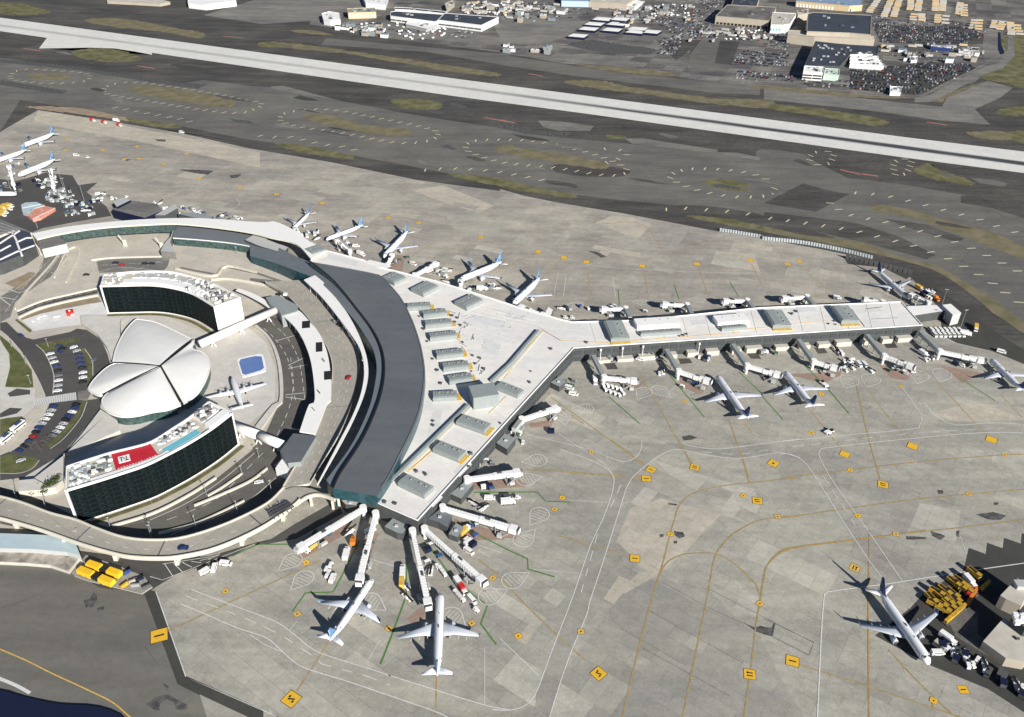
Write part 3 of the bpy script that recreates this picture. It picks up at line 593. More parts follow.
YL = [t('n', (220, 0), (365, 105)), t('n', (0, 135), (345, 165)), t('n', (0, 410), (290, 495)), t('n', (1023, 160), (830, 180), (700, 195), (600, 215), (540, 245), (505, 285), (485, 350), (470, 400), (440, 520), (400, 650)) + t('p', (90, 380), (10, 717), (-10, 800)),
 t('n', (1023, 325), (930, 330), (830, 350), (740, 400), (690, 450), (660, 500), (640, 600), (625, 683)) + t('p', (350, 400), (285, 717), (270, 790)), t('n', (425, 570), (460, 520), (520, 490), (600, 482), (680, 490), (760, 540), (820, 600)) + t('p', (620, 110), (640, 165)),
 t('n', (1023, 460), (960, 465), (910, 500), (875, 560), (855, 680)) + t('p', (620, 300), (600, 470), (565, 717), (555, 790)), t('n', (750, 0), (780, 80), (805, 180)), t('n', (520, 20), (560, 110)),
 t('o', (0, 390), (280, 358), (560, 325), (900, 298), (1040, 297)), t('o', (0, 550), (250, 515), (500, 480), (750, 455), (1040, 430)), t('o', (0, 690), (60, 665), (300, 635), (460, 615), (700, 590), (1040, 548)),
 t('o', (110, 110), (250, 280)), t('o', (300, 0), (345, 200), (400, 400)), t('o', (330, 0), (380, 80), (520, 260)), t('o', (620, 0), (720, 110), (840, 235)), t('o', (880, 60), (965, 150)),
 t('D4', (405, 0), (400, 300), (403, 760)), t('D4', (130, 515), (400, 600), (640, 680), (760, 720)), t('D4', (480, 460), (580, 570), (720, 705)), t('D4', (0, 190), (10, 140), (60, 90), (140, 65), (400, 32), (620, 0)), t('D4', (642, 640), (650, 690)),
 t('q', (780, 0), (80, 325)), t('q', (815, 375), (670, 600)), t('D2', (715, 555), (710, 760)), t('l', (430, 270), (560, 380), (700, 530), (882, 705)) + t('D3', (330, 500)),
 t('C3', (200, 185), (400, 330), (590, 470)), t('C3', (550, 90), (710, 370), (760, 450)), t('C3', (900, 270), (980, 500)), t('C3', (240, 230), (330, 290)), t('C3', (960, 280), (1000, 340)),
 t('B3', (345, 380), (355, 520)), t('B3', (565, 390), (585, 500)), t('B3', (780, 380), (820, 495)), t('B3', (990, 370), (1030, 450)), t('B4', (130, 370), (250, 470)), t('B3', (140, 330), (0, 390)), t('B3', (245, 350), (160, 430)), t('C3', (600, 500), (100, 470)),
 t('B2', (285, 130), (240, 170)), t('B2', (715, 290), (620, 350)), t('B2', (905, 265), (830, 320)), t('B3', (400, 210), (560, 215), (640, 320)), t('B3', (660, 345), (860, 280))]
lines('taxi_line_edge', YL, .7, 'line_edge')
lines('taxi_line', YL, .36, 'yellow_line')
lines('taxi_line', [t('D1', (-60, 430), (0, 457), (100, 500), (200, 550), (330, 610), (430, 660), (490, 710), (560, 770))], .5, 'sign_faded')
lines('white_line', [t('D1', (-20, 560), (0, 570), (60, 595), (115, 625))], 1.3, 'white_line')
WL = [t('o', (0, 245), (200, 225), (520, 195), (555, 180), (565, 150), (545, 110), (480, 20)), t('o', (575, 90), (620, 140), (700, 178), (860, 170), (1040, 182)), t('o', (155, 300), (160, 280), (200, 268), (500, 235), (800, 210), (1040, 212)),
 t('o', (0, 292), (50, 298), (100, 330), (150, 400), (250, 560), (350, 712)) + t('D4', (450, 180)), t('o', (155, 300), (190, 370), (250, 460), (350, 600), (430, 717)) + t('D4', (530, 195)),
 t('n', (0, 40), (90, 70), (160, 100), (220, 140), (228, 200), (190, 320), (130, 450), (50, 680)) + t('D3', (200, 460), (140, 620), (100, 670), (40, 690), (-30, 688)),
 t('n', (1023, 75), (950, 55), (900, 58), (760, 78), (640, 65), (520, 42), (470, 45), (410, 75), (340, 130), (290, 190), (250, 310), (180, 530), (130, 680)) + t('D3', (330, 330), (260, 500), (190, 717), (180, 770)),
 t('n', (350, 0), (345, 40), (320, 75), (270, 92), (200, 70)), t('n', (520, 10), (560, 25), (680, 38), (830, 20), (1023, -5)),
 t('q', (190, 135), (360, 200), (560, 275), (640, 325), (740, 405), (822, 440)) + t('R', (700, 200), (880, 255), (1024, 305)) + t('D2', (560, 565), (880, 665), (1000, 690)),
 t('q', (140, 200), (260, 250), (400, 310), (520, 350), (570, 385), (640, 450), (700, 490), (822, 530)) + t('R', (640, 345), (1024, 475)) + t('D2', (720, 700), (800, 740))]
lines('white_line', WL, .38, 'white_line')
lines('white_line', [t('D4', (203, 760), (220, 400), (230, 262), (238, 242), (262, 234), (400, 215), (480, 205), (800, 155), (1060, 118))], .5, 'white_line')
lines('white_line', [t('D2', (900, 450), (900, 670)), t('D2', (500, 420), (445, 510)), t('D2', (455, 110), (560, 140)), t('C3', (270, 590), (420, 600)), t('C3', (230, 330), (400, 440), (440, 490)), t('D3', (0, 415), (130, 540), (150, 560)), t('D3', (125, 150), (300, 165)), t('C3', (100, 330), (380, 400), (430, 440)),
  t('B3', (230, 400), (210, 500)), t('B3', (260, 410), (250, 500)), t('B3', (445, 420), (455, 500)), t('B3', (150, 300), (400, 380), (1024, 410)), t('D2', (180, 350), (150, 385)), t('D4', (750, 20), (775, 90)), t('C4', (500, 150), (620, 240)),
  t('B1', (640, 110), (730, 75)), t('B1', (860, 170), (940, 140), (930, 110)), t('l', (420, 190), (560, 235)), t('l', (430, 220), (500, 260)), t('D2', (0, 400), (60, 440), (130, 470))], .25, 'white_line')
lines('lane_dash', [t('q', (165, 165), (420, 260), (600, 345), (760, 450)) + t('R', (450, 205), (800, 300), (1024, 385)), t('n', (160, 400), (90, 650)), t('n', (260, 190), (210, 300)), t('n', (600, 50), (760, 60), (900, 40)), t('o', (50, 265), (500, 215), (900, 190)), t('o', (170, 380), (300, 580))], .35, 'white_line', dash=5)
GL = [t('q', (650, 235), (710, 150), (822, 147)) + t('D2', (320, 235), (355, 170), (420, 40)), t('D2', (500, 515), (545, 400), (600, 250), (598, 120)), t('D2', (665, 50), (690, 65), (780, 190), (910, 290), (885, 360), (945, 440)), t('D2', (830, -5), (997, 80)) + t('D3', (105, 110), (108, 150), (210, 180)),
 t('j', (440, 432), (820, 430), (870, 485), (956, 487)) + t('C3', (275, 600)), t('C3', (430, 185), (550, 290)), t('C3', (665, 95), (805, 265)), t('C3', (940, 85), (1024, 165)) + t('C4', (0, 190), (75, 275)), t('C4', (150, 50), (240, 140), (335, 250)),
 t('C4', (770, 110), (910, 200)), t('B3', (465, 470), (470, 530)), t('B3', (685, 450), (705, 510)), t('B3', (905, 440), (940, 500)), t('D1', (890, 100), (997, 50)) + t('Q', (130, 548), (420, 548)), t('e', (180, 290), (260, 235))]
lines('green_line', GL, .8, 'green_line', smooth=False)
# hatched keep-out shapes
def hatch(tl, c, r, ang, n=5):
    bm = NB(); ctr = W(t(tl, c)[0], 0); ctr.z = level([ctr], r * 1.5); pts = [(-r, 0)]
    for k in range(9):
        a = math.pi * .62 - k * math.pi * 1.24 / 8; pts.append((r * .5 + r * math.cos(a) * .8, r * math.sin(a) * .8))
    pts.append((-r, 0)); ca, sa = math.cos(ang), math.sin(ang)
    w = [ctr + Vector((ca * x - sa * y, sa * x + ca * y, 0)) for x, y in pts]
    def seg(a, b, wd):
        d = (b - a).normalized(); s = Vector((-d.y, d.x, 0)) * wd / 2
        bm.faces.new([bm.verts.new(v) for v in (a + s, b + s, b - s, a - s)])
    for a, b in zip(w, w[1:]): seg(a, b, .35)
    for k in range(n):
        x = -r * .3 + k * r * 1.4 / n; h = r * .62 * (1 - abs(x - .35 * r) / (1.5 * r))
        a = ctr + Vector((ca * x - sa * h, sa * x + ca * h, 0)); b = ctr + Vector((ca * (x + .8) + sa * h, sa * (x + .8) - ca * h, 0)); seg(a, b, .22)
    o = link('hatched_marking', bm, M['white_line']); o['kind'] = 'structure'
for tl, c, r, a in (('D2', (145, 130), 5.5, .9), ('D2', (190, 200), 5.5, 1.0), ('D2', (480, 285), 6, 2.6), ('D2', (790, 345), 6, 2.4), ('l', (650, 375), 6, 3.7), ('l', (525, 465), 6, 3.6),
    ('j', (790, 245), 6, .2), ('j', (785, 350), 6, 3.4), ('j', (815, 585), 6, 1), ('j', (760, 695), 6, 4), ('m', (235, 390), 5.5, 0), ('m', (135, 450), 5.5, 1.7), ('m', (580, 310), 6, 1), ('m', (700, 300), 6, 2.2), ('C4', (330, 130), 7, 1), ('C4', (415, 125), 7, 1), ('C4', (610, 110), 7, 1.1), ('C4', (700, 105), 7, 1.1),
    ('h', (450, 125), 5, 0), ('h', (770, 110), 5, 0), ('h', (80, 140), 5, 0)):
    hatch(tl, c, r, a)
# yellow position boxes with dark figures
def ybox(tl, c, s, ang, m='sign_yellow', glyph=1):
    s *= .87; bm = NB(); ctr = W(t(tl, c)[0], 0)
    z = level([ctr], s * .8)
    bm_box(bm, (ctr.x, ctr.y, z), (s * 1.08, s * 1.08, .002), ang, m=1); bm_box(bm, (ctr.x, ctr.y, z + .004), (s, s, .002), ang, m=0)
    if glyph:
        ca, sa = math.cos(ang), math.sin(ang)
        def bar(x, y, w, h, r=0):
            bm_box(bm, (ctr.x + ca * x * s - sa * y * s, ctr.y + sa * x * s + ca * y * s, z + .008), (w * s, h * s, .002), ang + r, m=1)
        if glyph == 1: bar(0, 0, .12, .5, .5); bar(.1, .22, .2, .14); bar(-.1, -.22, .2, .14)
        elif glyph == 2: bar(-.15, 0, .12, .55); bar(.15, 0, .12, .55); bar(.15, .2, .25, .1)
        elif glyph == 3: bar(-.2, 0, .2, .12, .6); bar(0, 0, .2, .12, -.6); bar(.2, 0, .2, .12, .6)
        elif glyph == 4: bar(0, 0, .6, .13)
        else: bar(0, 0, .25, .25)
    o = link('position_marking', bm, [M[m], M['black']]); o['kind'] = 'structure'
A_ = SLAB_A
for tl, c, s, a, m_, gl in (('q', (42, 345), 7.5, .35, 'sign_yellow', 4), ('q', (645, 635), 6.5, 1.0, 'sign_yellow', 1), ('T', (395, 345), 5.6, .75, 'sign_yellow', 1), ('S', (562, 190), 5.0, -.15, 'sign_yellow', 3),
  ('n', (388, 127), 5, -.6, 'sign_yellow', 4), ('n', (368, 165), 5.2, -.1, 'sign_yellow', 4), ('n', (575, 117), 5.2, 1.2, 'sign_yellow', 2), ('n', (910, 100), 5.6, -.7, 'sign_yellow', 5), ('n', (842, 260), 5.4, 1.4, 'sign_yellow', 2),
  ('p', (592, 522), 5.2, 1.4, 'sign_yellow', 2), ('p', (787, 462), 5.6, -.3, 'sign_yellow', 4), ('o', (258, 296), 5.4, -.6, 'sign_yellow', 0), ('o', (528, 264), 5.8, -.6, 'sign_yellow', 0), ('o', (842, 238), 6, -.6, 'sign_yellow', 0), ('o', (410, 417), 5.6, 1.2, 'sign_yellow', 2),
  ('D4', (348, 145), 5, -.6, 'sign_faded', 2), ('W', (320, 515), 4.2, 0, 'sign_yellow', 4)):
    ybox(tl, c, s, a, m_, gl)
for tl, c in (('q', (345, 143)), ('q', (672, 247)), ('D2', (850, 358)), ('D3', (70, 407)), ('D3', (310, 390)), ('C3', (360, 403)), ('C3', (245, 582)), ('C3', (215, 628)), ('n', (782, 238)), ('n', (928, 327)), ('n', (470, 403)), ('o', (280, 360)), ('o', (895, 299)), ('o', (753, 455)), ('o', (462, 615)), ('o', (310, 540)),
  ('o', (165, 55)), ('o', (125, 210)), ('o', (480, 25)), ('D4', (650, 655)), ('D2', (930, 185)), ('p', (638, 200)), ('D2', (215, 125)), ('m', (820, 350)), ('D2', (532, 378))):
    ybox(tl, c, 3.1, R.uniform(0, 1.5), R.choice(['sign_yellow', 'sign_faded']), 5)
for tl, c in (('B3', (150, 322)), ('B3', (252, 345)), ('B3', (340, 362)), ('B3', (560, 378)), ('B3', (775, 370)), ('B3', (985, 355)), ('B4', (93, 370)), ('B4', (140, 360)), ('B2', (105, 95)), ('B2', (285, 130)), ('B2', (545, 188)), ('B2', (665, 208)), ('B2', (910, 265)), ('A1', (405, 592)), ('A1', (540, 577)), ('A1', (265, 548)),
  ('A1', (258, 590)), ('A1', (490, 627)), ('A1', (548, 625)), ('A1', (645, 645)), ('A1', (735, 605)), ('B1', (785, 35)), ('B1', (945, 68)), ('i', (250, 245))):
    ybox(tl, c, 5.2, R.uniform(-.5, .3), 'sign_faded' if tl != 'B3' else 'sign_yellow', 0)
# ================================================================ terminal
def prism(name, px, z0, z1, mats, parent=None, **k):
    bm = NB(); bm_prism(bm, [W(p, z1) for p in px], z0, z1); return link(name, bm, mats, parent, **k)
def strip(name, a, b, z0, z1, mats, parent=None, n=24, zt=None, smooth=True):
    zt = z1 if zt is None else zt
    sa = resample([W(p, zt) for p in (smooth_line(a, 6) if smooth else a)], n); sb = resample([W(p, zt) for p in (smooth_line(b, 6) if smooth else b)], n)
    bm = NB(); bm_strip(bm, sa, sb, z0, z1); return link(name, bm, mats, parent)
def rail(bm, pts, z0, h, w, m=0, n=None):
    """thin wall along world points"""
    for i in range(len(pts) - 1):
        a, b = Vector(pts[i]).xy.to_3d(), Vector(pts[i + 1]).xy.to_3d()
        if (b - a).length < .05: continue
        d = (b - a).normalized() * w * .0
        a.z = b.z = z0; bm_beam(bm, a - d, b + d, w, h, m)
ZR = 9.8
term = empty('airport_terminal', W((500, 350)).xy.to_3d(), 0, 'white roofed Y-shaped airport terminal with a curved grey crescent roof', 'terminal')
crO = t('B2', (235, 360), (500, 410), (530, 430), (560, 460), (600, 510), (640, 590), (665, 660), (678, 709)) + t('C2', (690, 80), (685, 160), (670, 240), (640, 320), (600, 400), (550, 500), (500, 575))
crI = t('B2', (235, 360), (330, 440), (420, 550), (480, 630), (518, 709)) + t('C2', (528, 80), (515, 170), (480, 270), (430, 370), (350, 490), (325, 545))
crG = t('B2', (0, 278), (100, 300), (180, 340), (232, 362), (330, 440), (420, 550), (480, 630), (518, 709)) + t('C2', (528, 80), (515, 170), (480, 270), (430, 370), (350, 490), (325, 545))
crH = t('B2', (0, 338), (110, 370), (200, 405), (252, 425), (340, 500), (412, 590), (465, 670), (486, 709)) + t('C2', (499, 60), (493, 130), (468, 230), (408, 360), (346, 450), (300, 512))
farE = t('B2', (0, 185), (100, 200), (180, 240), (235, 275)) 
# north link: white curved roof strip
rtop = t('B1', (125, 250), (250, 225), (420, 205), (600, 192), (800, 190), (1024, 205)) + t('B2', (100, 203), (180, 240), (240, 285), (300, 318))
rbot = t('B1', (145, 272), (240, 250), (400, 226), (600, 213), (700, 211), (850, 225), (985, 245)) + t('B2', (80, 265), (180, 290), (240, 350))
ZN = 12.0
strip('white_roof_strip', rtop, rbot, ZN - 1.2, ZN, [M['white_roof2'], M['cream_trim']], term, 40)
gf = t('B1', (145, 275), (240, 253), (400, 229), (600, 216), (690, 214))
w1 = [W(p, ZN - 1.2) for p in smooth_line(gf, 6)]
back = [W((p[0], p[1] - 4), ZN - 1.2) for p in smooth_line(gf, 6)]
bm = NB(); bm_strip(bm, resample(w1, 30), resample(back, 30), 4.2, ZN - 1.2, 0, 0); link('link_glass_wall', bm, M['wall_green'], term)
bm = NB(); rs = resample(w1, 46)
for p in rs: bm_box(bm, (p.x, p.y - .35, 4.2), (.25, .3, ZN - 5.5), 0)
link('mullion', bm, M['darkgrey'], term)
prism('link_end_block', t('B1', (132, 262), (235, 262), (262, 290), (165, 312)), 3.0, 10.2, [M['pale'], M['unit_light']], term)
for tl, c in (('B1', (170, 335)), ('B1', (258, 312)), ('B1', (495, 300)), ('B1', (640, 310))):
    p = W(t(tl, c)[0], 0); bm = NB(); bm_beam(bm, (p.x - 1.5, p.y, 0), (p.x + 1.5, p.y, 0), 1.0, 5.5); bm_tube(bm, (p.x - 1, p.y, 3), (p.x - 4, p.y + 1, 9), .4, .4, 6); link('bridge_pier', bm, M['parapet'], term)
# lower grey roof and teal wall east of the link
strip('lower_grey_roof', t('B1', (692, 214), (850, 228), (985, 248)) + t('B2', (0, 296), (110, 318), (225, 360)), t('B1', (680, 266), (800, 275), (935, 290), (1024, 312)) + t('B2', (60, 348), (140, 372), (215, 408)), 5.2, 6.0, [M['crescent2'], M['white']], term, 24)
strip('teal_wall', t('B1', (682, 268), (800, 277), (935, 292), (1024, 314)) + t('B2', (60, 350), (140, 374), (215, 410)), [(x, y + 1.2) for x, y in t('B1', (682, 268), (800, 277), (935, 292), (1024, 314)) + t('B2', (60, 350), (140, 374), (215, 410))], 0, 5.2, [M['wall_teal'], M['wall_green']], term, 30)
prism('link_stair_tower', t('B1', (690, 215), (672, 262), (650, 285), (632, 318), (690, 325), (670, 285)), 0, 6, [M['unit_light'], M['pale']], term)
prism('roof_block', t('B1', (965, 275), (1010, 248), (1030, 252)) + t('B2', (70, 275), (150, 305), (130, 325), (40, 300)), 5, 8.0, [M['unit_light'], M['wall_dark']], term)
# pier roofs
root_top = t('B2', (240, 285), (300, 318), (450, 356), (510, 385), (560, 395), (740, 440), (900, 490), (1024, 530)) + t('B3', (80, 545), (250, 592), (285, 600)) + t('z', (640, 320.5), (760, 308)) + t('B4', (540, 520))
pier_end = t('B4', (540, 520), (622, 612)); front = t('B4', (622, 612), (0, 652)) + t('B3', (290, 702)) + t('C3', (0, 312)) + t('C2', (660, 672)); sw = t('C2', (660, 672), (430, 572), (430, 540))
inner = t('C2', (500, 575), (550, 500), (600, 400), (640, 320), (670, 240), (685, 160), (690, 80)) + t('B2', (678, 709), (665, 660), (640, 590), (600, 510), (560, 460), (530, 430), (500, 410), (235, 360))
prism('main_roof', root_top + pier_end[1:] + front[1:-1] + sw + inner, 0, ZR, [M['white_roof'], M['wall_dark']], term)
# roof edge trims, parapets
bm = NB()
for pl in (root_top, pier_end + front, sw):
    rail(bm, [W(p, ZR) for p in pl], ZR + .003, .55, .5)
link('roof_parapet', bm, M['white_roof2'], term)
# crescent head house
bm = NB(); A1 = resample([W(p, 15) for p in smooth_line(crO, 4)], 48); B1 = resample([W(p, 15) for p in smooth_line(crI, 4)], 48); bm_strip(bm, A1, B1, ZR - 1, 15, 0, 1); link('crescent_roof', bm, [M['crescent'], M['wall_teal']], term)
zg = lambda s_: 6 + 7.8 * min(1, s_ / .35)
gp_ = resample(smooth_line(crG, 4), 48); hp_ = resample(smooth_line(crH, 4), 48)
bm = NB(); bm_strip(bm, [W(p, zg(i / 47)) for i, p in enumerate(gp_)], [W(p, zg(i / 47)) for i, p in enumerate(hp_)], 0, zg, 0, 1); link('crescent_gutter_roof', bm, [M['crescent2'], M['wall_teal']], term)
bm = NB(); rail(bm, [B1[i] + (A1[i] - B1[i]).normalized() * .4 if (A1[i] - B1[i]).length > 1 else B1[i] for i in range(48)], 15.003, .7, .7); link('roof_edge_shade', bm, M['black'], term)  # black strip paints the shade of the wall below the inner roof edge
bm = NB(); rail(bm, [A1[i] + (B1[i] - A1[i]).normalized() * .6 for i in range(2, 47)], 15.003, .35, .5); link('roof_edge_trim', bm, M['crescent2'], term)
# roof step between the root roof and the south-west arm
st = t('C2', (555, 512), (860, 212)) ; st2 = t('C2', (950, 118), (1024, 50)) + t('B3', (152, 628))
for a in (st, st2):
    bm = NB(); rail(bm, [W(p, ZR + 1.8) for p in a], ZR, 1.8, 1.6); link('roof_step_wall', bm, M['unit'], term)
    bm = NB(); rail(bm, [W((p[0] + 4, p[1] + 2.2), ZR) for p in a], ZR + .002, .25, 1.3); link('roof_walkway', bm, M['cream_trim'], term)
lines('roof_line', [t('z', (300, 240))], 1, 'grey') if False else None
def roofline(pts, w, m, z=ZR + .02):
    bm = NB(); ws = [W(p, z) for p in pts]
    for a, b in zip(ws, ws[1:]): bm_beam(bm, a, b, w, .12)
    link('roof_membrane_seam', bm, M[m], term)
roofline(t('g', (525, 315), (845, 390), (941, 450)), .35, 'unit_light')
roofline(t('B3', (165, 630), (240, 672), (420, 680)) + t('h', (1024, 298)), .45, 'sign_faded')
roofline(t('i', (0, 290), (270, 262)), .45, 'sign_faded'); roofline(t('i', (330, 250), (560, 232)), .4, 'sign_faded'); roofline(t('i', (690, 165), (765, 265)), .5, 'darkgrey'); roofline(t('i', (770, 165), (865, 153)), .5, 'darkgrey'); roofline(t('i', (805, 223), (955, 215)), .6, 'unit')
roofline(t('g', (850, 410), (690, 620)), .4, 'sign_faded'); roofline(t('B2', (820, 520), (1024, 565)), .3, 'unit_light')
roofline(t('C2', (940, 250), (960, 230), (1010, 180)), .4, 'sign_faded'); roofline(t('C2', (620, 480), (730, 385)), .8, 'sign_faded')
M['roof_grey'] = mat('patched_membrane', (.66, .655, .64), .7, var=.05)
for tl, poly in (('g', ((540, 330), (700, 365), (690, 400), (545, 365))), ('g', ((600, 440), (680, 470), (660, 520), (590, 490))), ('g', ((700, 320), (800, 345), (790, 365), (695, 345))), ('C2', ((700, 600), (740, 560), (760, 580), (720, 620))), ('C2', ((800, 480), (850, 430), (875, 450), (825, 500))), ('C2', ((720, 240), (760, 230), (740, 330), (700, 340))), ('i', ((340, 160), (480, 150), (500, 175), (355, 190))), ('i', ((720, 170), (850, 160), (870, 180), (735, 192))), ('h', ((60, 250), (160, 260), (150, 290), (50, 280))), ('h', ((740, 230), (830, 225), (840, 250), (750, 258))), ('B2', ((310, 330), (430, 362), (420, 380), (300, 350)))):
    bm = NB(); bm_prism(bm, [W(p, ZR + .03) for p in t(tl, *poly)], ZR, ZR + .03); link('roof_patch', bm, [M['roof_grey'], M['roof_grey']], term)
for a_, b_ in (((560, 300), (830, 360)), ((520, 380), (760, 460)), ((540, 440), (720, 520)), ((575, 500), (690, 560))): roofline(t('g', a_, b_), .15, 'roof_grey')
for k in range(9): roofline(t('C2', (590 + k * 44, 560 - k * 42), (660 + k * 44, 610 - k * 42)), .18, 'roof_grey')
for k in range(14): roofline([(590 + k * 23, 322 - k * 1.6), (596 + k * 23, 342 - k * 1.2)], .18, 'roof_grey')
bm = NB()
for k in range(46):
    x, y = R.choice([(R.uniform(480, 800), 0), (R.uniform(480, 800), 0)]); y = R.uniform(330, 330 + (800 - x) * .8); p = W(t('g', (x, y))[0], ZR); bm_tube(bm, (p.x, p.y, ZR), (p.x, p.y, ZR + .25), .3, .3, 6)
link_split('roof_drain', bm, M['grey'], term)
# windows bands and lower ledges on the pier fronts
def wall_band(name, px, z0, z1, m, off=.35, seg=60):
    ws = [W(p, ZR).xy.to_3d() for p in px]; bm = NB()
    for a, b in zip(ws, ws[1:]):
        d = (b - a).normalized(); s = Vector((d.y, -d.x, 0))
        n = max(1, int((b - a).length / 6))
        for k in range(n):
            p0 = a.lerp(b, (k + .12) / n); p1 = a.lerp(b, (k + .88) / n)
            p0 = p0 + s * off; p1 = p1 + s * off; p0.z = p1.z = z0; bm_beam(bm, p0, p1, .3, z1 - z0)
    return link(name, bm, M[m], term)
fr = list(reversed(front))
wall_band('window_band', fr, 5.0, 7.4, 'wall_window', .12)
wall_band('service_door_band', fr, .3, 2.8, 'wall_window', .12)
# ledge (lower level roof) along the south front
led = [W(p, ZR).xy.to_3d() for p in t('B4', (600, 612), (0, 652)) + t('B3', (300, 702))]
bm = NB()
for a, b in zip(led, led[1:]):
    d = (b - a).normalized(); s = Vector((-d.y, d.x, 0)) * 1
    if s.y > 0: s = -s
    for k in range(int((b - a).length // 14)):
        p0 = a + d * (k * 14 + R.uniform(1, 3)) + s * 2.2; p1 = p0 + d * R.uniform(6, 11); bm_beam(bm, p0, p1, 4.0, R.choice([2.2, 2.8, 3.3]), 0)
link_split('ground_floor_annex', bm, M['parapet'], term)
# roof top units
def unit(tl, c, c2, w, h, cube=False, m='unit', trim=False):
    a, b = W(t(tl, c)[0], ZR + h), W(t(tl, c2)[0], ZR + h); d = (b - a).xy.to_3d(); L = d.length; an = math.atan2(d.y, d.x); mid = (a + b) / 2
    r = empty('rooftop_unit', (mid.x, mid.y, ZR), an); r.parent = term; r.location = Vector((mid.x, mid.y, ZR)) - term.location
    bm = NB()
    if cube: bm_box(bm, (0, 0, 0), (L, w, h))
    else:
        bm_box(bm, (0, 0, 0), (L, w, h * .8))
        # shallow ridge with louvre ribs
        for k in range(int(L / 1.6)): bm_box(bm, (-L / 2 + .8 + k * 1.6, 0, h * .8), (1.15, w * .96, .22))
        bm_box(bm, (0, -w * .22, h * .8 + .2), (L * .97, w * .4, .35)); 
    o = link('unit_casing', bm, [M[m]], None, local=True); o.parent = r
    bm = NB()
    for k in (-.25, .1, .3):
        bm = NB(); bm_tube(bm, (L * k, w * .2, h * .8), (L * k, w * .2, h * .8 + .7), .55, .55, 8); o = link('fan_cowl', bm, [M['grey']], None, local=True); o.parent = r
    if trim:
        bm = NB(); bm_box(bm, (L / 2 + 1.3, 0, 0), (2.2, w * 1.05, .35)); o = link('yellow_walkway', bm, [M['sign_faded']], None, local=True); o.parent = r
    return r
for c, c2 in (((255, 290), (360, 284)), ((325, 325), (430, 312)), ((335, 368), (455, 358)), ((355, 425), (475, 412)), ((385, 505), (505, 492)), ((415, 560), (530, 548)), ((440, 618), (545, 602)), ((370, 690), (480, 684))):
    unit('g', c, c2, 6.5, 3.2, trim=True)
unit('g', (170, 175), (225, 150), 13, 3.2); unit('g', (300, 225), (370, 190), 12, 3.4); unit('g', (495, 285), (570, 250), 12, 3.4); unit('g', (215, -30 + 300 - 200), (250, 60), 1, .5) if False else None
unit('B2', (230, 318), (285, 300), 12, 3.0)
unit('C2', (870, 165), (970, 150), 12, 8, cube=True, m='unit')
unit('C2', (825, 262), (935, 300), 7.5, 3.4, trim=True); unit('C2', (735, 368), (835, 408), 7.5, 3.4, trim=True); unit('C2', (600, 500), (705, 550), 7.5, 3.4); unit('g', (665, 640), (765, 680), 6.5, 3)
unit('h', (300, 225), (345, 325), 12, 3.6, trim=True); unit('i', (245, 165), (300, 250), 12, 3.6, trim=True); unit('i', (625, 140), (690, 225), 12, 3.6, trim=True)
unit('h', (430, 240), (665, 225), 9, 3.2, cube=True, m='white_roof2'); unit('h', (455, 296), (690, 280), 4, 2.4)
unit('h', (885, 222), (1060, 208), 9, 3.2, cube=True, m='white_roof2'); unit('h', (915, 268), (1060, 255), 4, 2.4); unit('i', (0, 222), (150, 195), 9, 3.4, cube=True, m='white_roof2') if False else None
# small plant on the roofs
bm = NB()
for tl, c in (('h', (680, 320)), ('h', (700, 315)), ('h', (720, 310)), ('h', (150, 358)), ('i', (560, 250)), ('i', (590, 235)), ('i', (600, 255)), ('i', (350, 195)), ('i', (375, 180)), ('g', (455, 340)), ('g', (480, 350)), ('g', (470, 370)), ('g', (495, 385)), ('g', (550, 520)), ('g', (580, 530)), ('g', (560, 555)), ('g', (600, 580)), ('g', (545, 590)),
    ('g', (330, 400)), ('g', (345, 455)), ('g', (370, 535)), ('g', (390, 585)), ('g', (405, 645)), ('g', (310, 345)), ('g', (160, 300)), ('g', (505, 460)), ('g', (810, 590)), ('g', (805, 640)), ('g', (900, 490)), ('C2', (720, 280)), ('C2', (720, 298)), ('C2', (690, 490)), ('C2', (655, 480)), ('C2', (530, 600)), ('C2', (570, 605)), ('C2', (755, 30)), ('C2', (735, 80)), ('C2', (750, 130)), ('C2', (860, 460)), ('C2', (870, 410)), ('C2', (985, 290))):
    p = W(t(tl, c)[0], ZR); s = R.uniform(.8, 1.8); bm_box(bm, (p.x, p.y, ZR), (s, s * R.uniform(.7, 1.6), R.uniform(.5, 1.3)), R.uniform(0, 3))
link_split('roof_vent', bm, M['darkgrey'], term)
bm = NB()
for k in range(26):
    p = W(t('g', (R.uniform(445, 640), 0))[0], ZR); y = R.uniform(310, 610); x = 445 + (y - 310) * .28 + R.uniform(-5, 75)
    p = W(t('g', (x, y))[0], ZR)
    a = R.uniform(0, 3.1); q_ = p + Vector((math.cos(a), math.sin(a), 0)) * R.uniform(3, 8); p.z = q_.z = ZR + .3; bm_tube(bm, p, q_, .16, .16, 5)
link_split('roof_pipe', bm, M['grey'], term)
